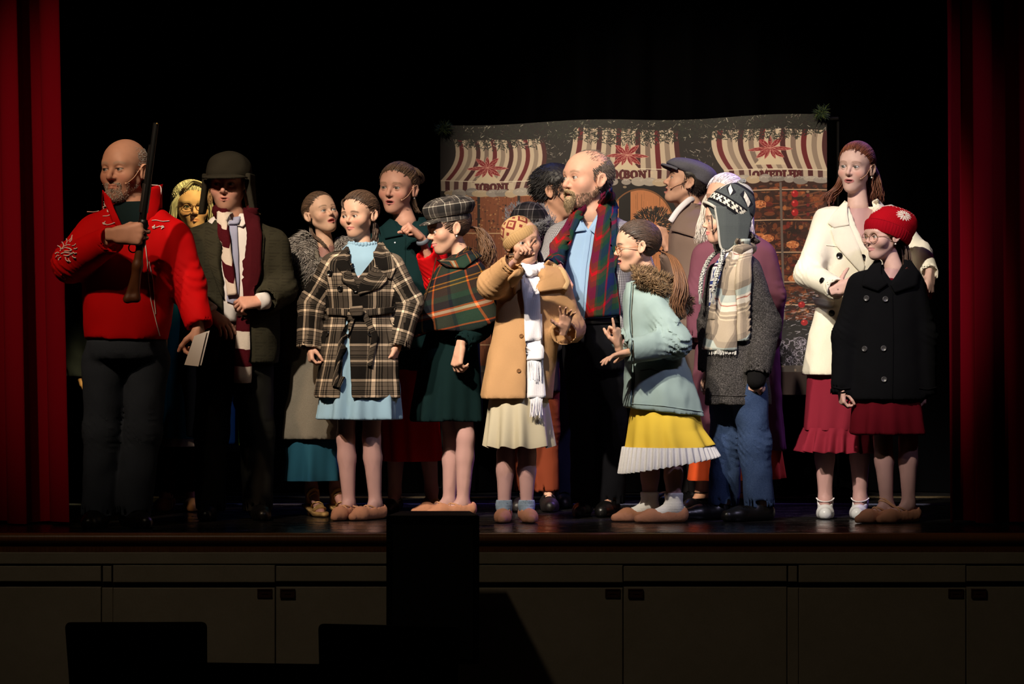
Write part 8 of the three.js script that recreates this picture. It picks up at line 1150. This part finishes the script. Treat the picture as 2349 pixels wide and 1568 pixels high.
// ------------------------------------------------------------------ grey-haired woman with glasses
{ const D = 13.35, sv = [0.48, 0.46, 0.42], t = makePerson({ label: 'person in glasses peering over the olive-jacketed shoulder, in a blue dress', D, base: 420, hand: 0.17, foot: 0.235, k: 0.95, far: 0,
    head: { c: [440, 476], h: 112, yaw: 14, pitch: 0, roll: 3, w: 1.05, jaw: 0.92, neckR: 0.9, skin: [0.581, 0.344, 0.254], brow: [0.26, 0.2, 0.14], iris: [0.06, 0.06, 0.06], eye: 0.95, browA: 0.6 },
    neck: [432, 560], shR: [385, 600], elR: [372, 700], wrR: [384, 790, 0.04], shL: [490, 600], elL: [500, 700], wrL: [490, 790], hipR: [402, 830], hipL: [455, 830], knR: [384, 1000], knL: [440, 1000], anR: [382, 1130], anL: [440, 1130], toeR: [366, 1176, 0.18], toeL: [440, 1176, 0.18], hands: [] });
  garment(t, 'blue_dress', cloth([30, 120, 176]), { torso: [[560, 412, 456, 0.06], [600, 390, 485, 0.09], [760, 385, 470, 0.11], [1004, 374, 470, 0.17]], cell: 0.012, prof: { fold: { topPx: 800, n: 7, amp: 0.05 }, hollow: 0.028 } });
  garment(t, 'long_coat', cloth([12, 18, 30]), { torso: [[566, 408, 462, 0.062], [584, 384, 490, 0.09], [620, 376, 500, 0.12], [760, 380, 496, 0.13], [1000, 388, 490, 0.16]], arms: [[[388, 606], [374, 700], [386, 790, 0.04], 0.06, 0.054, 0.05], [[488, 606], [500, 700], [490, 790], 0.06, 0.054, 0.05]], cell: 0.012, cut: [frontCut([[400, 560], [430, 560], [418, 760], [402, 1020], [360, 1020], [380, 760]], D, -0.00)] });
  part(t, 'petticoat', skirtGeo(D, [[990, 376, 470, 0.15], [1022, 374, 468, 0.165]], { n: 9, amp: 0.05 }), cloth([196, 196, 206]));
  garment(t, 'leggings', cloth([46, 14, 18]), { arms: [[[402, 860], [384, 1000], [382, 1142], 0.075, 0.056, 0.04], [[455, 860], [440, 1000], [440, 1142], 0.075, 0.056, 0.04]], cell: 0.012, amp: 0.002 });
  for (const l of t.legs) { const f = shoeField(l, { L: 0.24, open: 0.05, openY: 0.085, toe: 0.024 }); part(t, 'shoe', net(f, f.lo, f.hi, 0.006, {}), std([150, 112, 76])); }
  seed(33); part(t, 'hair', onHead(t, merge([hairCap(t, sv, { t: 0.016, line: 0.066, low: -0.10, comb: 'down', rough: 2, overEar: 1, side: 0.03 }), combed(t, sv, 240, [0.0, 0.03, -0.11], { t: 0.018, line: 0.066 }), locks([[-0.055, 0.06, 0.04], [-0.088, 0.01, 0.035], [-0.092, -0.05, 0.02], [-0.085, -0.10, 0.02], [-0.070, -0.125, 0.035]], 60, 0.016, 0.004, sv, { curl: 0.006 }), locks([[0.055, 0.06, 0.04], [0.085, 0.0, 0.02], [0.088, -0.06, 0.01], [0.075, -0.12, 0.02]], 40, 0.016, 0.004, sv, { curl: 0.006 }), locks([[-0.04, 0.085, 0.075], [0.0, 0.118, 0.075], [0.05, 0.10, 0.065], [0.075, 0.06, 0.05]], 50, 0.014, 0.0035, sv, { curl: 0.003 })])), HAIR);
  glasses(t, { rx: 0.027, ry: 0.020, square: 1, r: 0.0016, mat: std([60, 30, 22], { roughness: 0.3 }) });
}
// ------------------------------------------------------------------ person behind the man in the red jacket
{ const D = 14.2, t = makePerson({ label: 'person in a navy jacket almost hidden behind the red jacket', D, base: 240, hand: 0.18, foot: 0.26, far: 1, blind: 1,
    head: { c: [278, 428], h: 96, yaw: 10, skin: SK.tan }, neck: [268, 500], shR: [180, 560], elR: [166, 720, 0.02], wrR: [176, 848, 0.06], shL: [330, 560], elL: [345, 700], wrL: [335, 800], hipR: [235, 830], hipL: [300, 830], knR: [245, 990], knL: [282, 990], anR: [250, 1105], anL: [284, 1105], toeR: [246, 1150, 0.2], toeL: [290, 1150, 0.2], hands: [[[178, 850, 0.06], [0.25, -1, 0.2], [0.9, 0, -0.2], 1, 'relaxed']] });
  garment(t, 'jacket', cloth([44, 50, 66]), { torso: [[505, 235, 300, 0.07], [530, 195, 335, 0.10], [600, 175, 345, 0.13], [860, 180, 340, 0.15]], arms: [[[182, 575], [166, 720, 0.02], [172, 866, 0.06], 0.082, 0.070, 0.060], [[328, 575], [345, 700], [335, 800], 0.075, 0.065, 0.055]], cell: 0.012, amp: 0.007, wr: 0.008 });
  garment(t, 'trousers', cloth([96, 78, 58]), { arms: [[[238, 850], [246, 990], [250, 1118], 0.09, 0.07, 0.06], [[298, 850], [284, 990], [284, 1118], 0.09, 0.07, 0.06]], cell: 0.013, amp: 0.006 });
  part(t, 'hair', onHead(t, hairCap(t, [0.05, 0.03, 0.02], { t: 0.008, cell: 0.005 })), HAIR);
  for (const l of t.legs) leatherShoe(t, l, std([150, 100, 54], { roughness: 0.5 }), 0.27);
}
// ------------------------------------------------------------------ dark-haired man behind the bearded man
{ const D = 13.72, hb = [0.012, 0.010, 0.010], t = makePerson({ label: 'person in a dark jacket, mostly hidden behind the tartan scarf wearer', D, base: 1300, hand: 0.18, foot: 0.26, k: 0.95,
    head: { c: [1277, 440], h: 116, yaw: 72, pitch: -6, w: 1.0, skin: [0.510, 0.277, 0.180], brow: hb, iris: [0.03, 0.02, 0.02] }, neck: [1268, 520], shR: [1255, 580], elR: [1250, 690], wrR: [1262, 790], shL: [1350, 580, -0.05], elL: [1370, 690, -0.05], wrL: [1360, 790], hipR: [1290, 820], hipL: [1335, 820], knR: [1292, 985], knL: [1335, 985], anR: [1296, 1128], anL: [1340, 1128], toeR: [1292, 1176, 0.25], toeL: [1345, 1176, 0.25], hands: [] });
  garment(t, 'jacket', cloth([58, 50, 52]), { torso: [[512, 1236, 1302, 0.07], [530, 1222, 1330, 0.10], [590, 1222, 1370, 0.13], [800, 1235, 1360, 0.13]], arms: [[[1258, 590], [1250, 690], [1262, 790], 0.068, 0.06, 0.054], [[1350, 590, -0.05], [1370, 690, -0.05], [1360, 790], 0.068, 0.06, 0.054]], cell: 0.012 });
  garment(t, 'trousers', cloth([38, 36, 64]), { torso: [[780, 1248, 1360, 0.12], [850, 1252, 1362, 0.12]], arms: [[[1290, 840], [1292, 985], [1296, 1148], 0.085, 0.068, 0.060], [[1335, 840], [1335, 985], [1340, 1148], 0.085, 0.068, 0.060]], cell: 0.012, amp: 0.007 });
  seed(13); part(t, 'hair', onHead(t, merge([hairCap(t, hb, { t: 0.016, line: 0.055, low: -0.07, comb: 'none', rough: 2 }), shorn(t, hb, 1500, 0.024, (x, y, z) => z < 0.05 + y * 0.3 && y > -0.06 + (z + 0.09) * 0.4 && !(Math.abs(x) > 0.055 && Math.hypot((y + 0.004) / 0.034, (z + 0.008) / 0.024) < 1), { r: 0.0016, field: (x, y, z) => Math.min(t.hf(x, y, z), t.hf.skull(x, y, z) - 0.014) })])), HAIR);
  headset(t, -1, std([60, 34, 24], { roughness: 0.5 }));
  for (const l of t.legs) leatherShoe(t, l, std([24, 28, 40], { roughness: 0.4 }), 0.27);
}
// ------------------------------------------------------------------ child in the fur-trimmed trapper hat, seen from behind
{ const D = 13.33, t = makePerson({ label: 'person facing away in a grey fur trapper hat behind the camel coat', D, base: 1225, hand: 0.16, foot: 0.23, k: 0.85, blind: 1, far: 1,
    head: { c: [1216, 528], h: 104, yaw: 165, pitch: 4, child: 1, skin: SK.fair }, neck: [1218, 600], shR: [1265, 630], elR: [1290, 720], wrR: [1290, 800], shL: [1165, 630], elL: [1150, 720], wrL: [1150, 800], hipR: [1250, 830], hipL: [1190, 830], knR: [1256, 985], knL: [1200, 985], anR: [1258, 1120], anL: [1205, 1120], toeR: [1262, 1165, 0.15], toeL: [1190, 1165, 0.15], hands: [] });
  garment(t, 'coat', wool([40, 36, 40]), { torso: [[600, 1186, 1248, 0.06], [620, 1160, 1272, 0.09], [700, 1155, 1278, 0.115], [900, 1150, 1285, 0.13]], arms: [[[1264, 640], [1290, 720], [1290, 800], 0.06, 0.055, 0.05], [[1166, 640], [1150, 720], [1150, 800], 0.06, 0.055, 0.05]], cell: 0.013 });
  garment(t, 'trousers', cloth([120, 56, 36]), { arms: [[[1250, 850], [1256, 985], [1258, 1128], 0.075, 0.06, 0.055], [[1190, 850], [1200, 985], [1205, 1128], 0.075, 0.06, 0.055]], cell: 0.012, amp: 0.006 });
  for (const l of t.legs) leatherShoe(t, l, std([26, 20, 20], { roughness: 0.5 }), 0.25);
  seed(12); const fc = [0.17, 0.17, 0.185], core = ell([0, 0.040, -0.012], [0.102, 0.108, 0.118]), hat = part(t, 'trapper_hat', onHead(t, net((x, y, z) => smax(core(x, y, z), -0.02 - y, 0.01), [-0.13, -0.05, -0.16], [0.13, 0.17, 0.14], 0.005, { uv: boxUv, reg: boxReg })), woven(texCap, { color: 0x9a9aa6 }));
  const fF = (x, y, z) => { const p = t.toHead([x, y, z]); return Math.min(smax(Math.abs(core(p[0], p[1], p[2])) - 0.012, Math.abs(p[1] - 0.035 - 0.25 * p[2]) - 0.034, 0.01), cap([0.10, 0.03, 0], [0.105, -0.075, 0], 0.03, 0.035)(...p), cap([-0.10, 0.03, 0], [-0.105, -0.075, 0], 0.03, 0.035)(...p)) * t.sc; };
  part(t, 'fur_band', merge([net(fF, addv(t.toWorld([0, 0, 0]), [-0.2, -0.16, -0.2]), addv(t.toWorld([0, 0, 0]), [0.2, 0.2, 0.2]), 0.008, { color: () => fc.map(q => q * 0.7) }), fur(fF, [[1160, 478], [1180, 465], [1250, 470], [1275, 500], [1278, 580], [1160, 580]], D, 3200, 0.015, fc, { flow: () => [-0.1, 0.4, 0], w: 0.0013 })]), FUR, hat);
}
// ------------------------------------------------------------------ boy in the flat cap
{ const D = 13.85, hb = [0.02, 0.014, 0.011], t = makePerson({ label: 'person in a grey flat cap and brown trench coat, mouth open, in profile', D, base: 1580, hand: 0.175, foot: 0.26, k: 0.94,
    head: { c: [1574, 420], h: 108, yaw: -86, pitch: 19, w: 0.98, skin: [0.581, 0.336, 0.238], brow: hb, iris: [0.03, 0.02, 0.02], open: 0.8, lip: [0.5, 0.18, 0.16], eye: 0.6, blush: 0.4 }, neck: [1594, 496], shR: [1565, 545, -0.13], elR: [1545, 630, -0.08], wrR: [1530, 562, 0.02], shL: [1600, 545, 0.13], elL: [1606, 680, 0.13], wrL: [1585, 790, 0.16], hipR: [1580, 800, -0.06], hipL: [1595, 800, 0.06], knR: [1575, 985, -0.05], knL: [1600, 985, 0.06], anR: [1575, 1125, -0.05], anL: [1605, 1125, 0.06], toeR: [1530, 1165, 0], toeL: [1555, 1165, 0.1],
    hands: [[[1530, 562, 0.02], [-0.35, 0.9, 0.15], [-0.5, -0.2, -0.6], 1, 'curl']] });
  const tr = cloth([116, 98, 90]);
  const c = garment(t, 'trench_coat', tr, { torso: [[486, 1562, 1622, 0.075], [505, 1545, 1640, 0.12], [545, 1532, 1652, 0.155], [640, 1528, 1660, 0.165], [800, 1522, 1666, 0.17], [1000, 1515, 1672, 0.18]], arms: [[[1598, 556, 0.12], [1606, 680, 0.13], [1585, 790, 0.16], 0.075, 0.065, 0.058], [[1566, 556, -0.12], [1545, 632, -0.08], [1532, 578, 0.01], 0.07, 0.06, 0.05]], amp: 0.006, cell: 0.012 });
  const cape = part(t, 'storm_cape', sheet(c.f, [[1578, 470], [1556, 500], [1543, 530]], [[1626, 480], [1624, 520], [1600, 548]], D, { n: 14, m: 10, off: 0.008, th: 0.008 }), tr, c);
  part(t, 'shirt_collar', tube(curve([at(1538, 508, D - 0.10), at(1556, 482, D - 0.095), at(1582, 458, D - 0.07), at(1596, 456, D)], 16), 0.016, 8, { flat: 0.6 }), std([226, 222, 228]));
  button(t, c, 1571, 486, 0.0085, std([90, 74, 66], { roughness: 0.4 }));
  garment(t, 'trousers', cloth([40, 36, 36]), { arms: [[[1580, 860, -0.06], [1575, 985, -0.05], [1575, 1145, -0.05], 0.08, 0.065, 0.058], [[1595, 860, 0.06], [1600, 985, 0.06], [1605, 1145, 0.06], 0.08, 0.065, 0.058]], cell: 0.013 });
  for (const l of t.legs) leatherShoe(t, l, M.blackLeather, 0.27);
  seed(17); part(t, 'hair', onHead(t, merge([hairCap(t, hb, { t: 0.009, line: 0.05, low: -0.085, side: 0.025, burn: 0.004 }), shorn(t, hb, 900, 0.018, (x, y, z) => z < 0.03 && y > -0.085 + (z + 0.09) * 0.5 && y < 0.05 && !(Math.abs(x) > 0.055 && Math.hypot((y + 0.004) / 0.034, (z + 0.008) / 0.024) < 1), { r: 0.0015 })])), HAIR);
  const crown = uni([ell([0, 0.078, -0.015], [0.094, 0.044, 0.118]), ell([0, 0.062, 0.050], [0.080, 0.030, 0.075]), ell([0, 0.045, -0.055], [0.088, 0.060, 0.075])], 0.03), cm = woven(texFlatCap);
  const hat = part(t, 'flat_cap', onHead(t, net((x, y, z) => smax(crown(x, y, z), 0.034 + 0.20 * z - y, 0.006), [-0.12, -0.04, -0.16], [0.12, 0.15, 0.15], 0.0046, { uv: boxUv, reg: boxReg })), cm);
  part(t, 'peak', onHead(t, net((x, y, z) => { const r = Math.hypot(x / 0.084, (z - 0.06) / 0.088), s = 0.052 - 0.10 * Math.max(0, z - 0.1) - 1.6 * x * x; return smax(Math.max((r - 1) * 0.08, 0.07 - z), Math.abs(y - s) - 0.006, 0.004); }, [-0.1, 0.0, 0.06], [0.1, 0.09, 0.16], 0.004, { uv: boxUv, reg: boxReg })), cm, hat);
  headset(t, 1);
}
// ------------------------------------------------------------------ woman with lilac-white hair
{ const D = 13.3, lv = [0.56, 0.52, 0.56], t = makePerson({ label: 'person in a mauve coat and orange skirt behind the tweed coat', D, base: 1690, hand: 0.17, foot: 0.235, k: 0.95,
    head: { c: [1662, 458], h: 112, yaw: -40, pitch: 0, w: 1.0, jaw: 0.9, neckR: 0.9, skin: [0.598, 0.336, 0.246], brow: [0.3, 0.2, 0.14], iris: [0.05, 0.05, 0.05], blush: 0.6 }, neck: [1680, 540], shR: [1612, 585], elR: [1600, 680, 0.02], wrR: [1600, 780, 0.05], shL: [1752, 580], elL: [1772, 680], wrL: [1765, 780, 0.05], hipR: [1650, 820], hipL: [1720, 820], knR: [1620, 985], knL: [1715, 985], anR: [1610, 1128], anL: [1712, 1128], toeR: [1578, 1170, 0.12], toeL: [1690, 1170, 0.15], hands: [], legSkin: [0.5, 0.26, 0.16] });
  const mv = cloth([104, 62, 74]);
  garment(t, 'coat', mv, { torso: [[530, 1652, 1716, 0.06], [548, 1622, 1748, 0.085], [580, 1602, 1772, 0.115], [680, 1598, 1782, 0.13], [850, 1590, 1790, 0.15], [1032, 1578, 1802, 0.20]], arms: [[[1616, 592], [1600, 680, 0.02], [1600, 780, 0.05], 0.066, 0.058, 0.052], [[1750, 590], [1774, 680], [1766, 780, 0.05], 0.068, 0.06, 0.054]], prof: { fold: { topPx: 760, n: 8, amp: 0.05 }, hollow: 0.028 }, amp: 0.005, cell: 0.011 });
  part(t, 'skirt', skirtGeo(D, [[1005, 1584, 1790, 0.17], [1098, 1577, 1799, 0.20]], { n: 9, amp: 0.06, tilt: 0.02 }), cloth([214, 84, 40]));
  for (const l of t.legs) { const f = shoeField(l, { L: 0.24, open: 0.055, openY: 0.086, openL: 0.04, toe: 0.024 }), sh = part(t, 'shoe', net(f, f.lo, f.hi, 0.006, {}), M.blackLeather), side = [l.dir[2], 0, -l.dir[0]]; for (const h of [0.062, 0.092]) { const g = []; for (let i = 0; i <= 12; i++) { const a = mix(-1.6, 1.6, i / 12), c0 = addv([l.ankle[0], h, l.ankle[2]], l.dir, 0.015); g.push(shrink(t.bodyF, [c0[0] + side[0] * Math.sin(a) * 0.08 + l.dir[0] * Math.cos(a) * 0.1, c0[1], c0[2] + side[2] * Math.sin(a) * 0.08 + l.dir[2] * Math.cos(a) * 0.1], c0, 0.003)); } part(t, 'shoe_strap', tube(g, 0.0055, 6, { flat: 0.4 }), M.blackLeather, sh); } }
  seed(19); part(t, 'hair', onHead(t, merge([hairCap(t, lv, { t: 0.012, line: 0.062, low: -0.10, overEar: 1, comb: 'down', rough: 1.6 }), combed(t, lv, 220, [0.0, 0.02, -0.11], { t: 0.013, line: 0.062 }),
    locks([[0.05, 0.07, -0.01], [0.095, 0.02, -0.02], [0.115, -0.06, -0.02], [0.125, -0.14, -0.01], [0.12, -0.19, 0.0]], 90, 0.026, 0.004, lv, { curl: 0.009, width: u => 0.5 + u }), locks([[-0.05, 0.07, 0.0], [-0.088, 0.0, 0.01], [-0.095, -0.08, 0.02], [-0.085, -0.16, 0.05], [-0.07, -0.21, 0.07]], 100, 0.028, 0.004, lv.map((q, i) => q * [1, 0.96, 0.8][i]), { curl: 0.012, width: u => 0.5 + u }), locks([[0, 0.06, -0.10], [0, -0.04, -0.12], [0.0, -0.14, -0.11], [0, -0.2, -0.1]], 60, 0.06, 0.005, lv, { curl: 0.008 })])), HAIR);
  headset(t, -1);
}
// ------------------------------------------------------------------ small things left at the back of the stage
{ const z = -2.75, D = CZ - z, x = at(525, 0, D)[0], b = thing('water_bottle', 'blue water bottle on a stool behind the olive jacket', 'bottle', [x, 0, z]);
  const y = 0.02, h = new THREE.LatheGeometry([[0.0001, 0], [0.030, 0.004], [0.034, 0.02], [0.034, 0.19], [0.022, 0.225], [0.020, 0.24]].map(q => new THREE.Vector2(...q)), 20), cp = new THREE.CylinderGeometry(0.024, 0.024, 0.035, 18); h.translate(x, 0.30, z); cp.translate(x, 0.552, z); part(b, 'flask', h, std([28, 92, 150], { roughness: 0.3 })); part(b, 'cap', cp, std([20, 44, 70], { roughness: 0.4 }));
  const s = thing('stool', 'small black stool at the back holding the blue bottle and green folder', 'stool', [x + 0.04, 0, z]); part(s, 'seat', (() => { const g = new THREE.CylinderGeometry(0.17, 0.17, 0.03, 28); g.translate(x + 0.04, 0.285, z); return g; })(), M.black); for (let k = 0; k < 4; k++) { const a = 0.78 + k * 1.5708; part(s, 'leg', tube([[x + 0.04 + Math.cos(a) * 0.11, 0.275, z + Math.sin(a) * 0.11], [x + 0.04 + Math.cos(a) * 0.16, 0.0, z + Math.sin(a) * 0.16]], 0.012, 8), M.black); }
  const f = thing('green_folder', 'lime green folder leaning beside the blue bottle', 'folder', [x + 0.085, 0.3, z]); { const sh = new THREE.Shape(); sh.moveTo(-0.03, 0); sh.lineTo(0.06, 0.02); sh.lineTo(0.02, 0.17); sh.lineTo(-0.03, 0.15); sh.closePath(); const g = new THREE.ExtrudeGeometry(sh, { depth: 0.012, bevelEnabled: true, bevelSize: 0.002, bevelThickness: 0.002, bevelSegments: 1 }); g.translate(x + 0.085, 0.302, z + 0.02); part(f, 'cover', g, std([74, 108, 30])); part(f, 'edge_band', box(x + 0.058, x + 0.14, 0.30, 0.312, z + 0.015, z + 0.038), std([190, 200, 40])); } }
renderer.render(scene, camera);
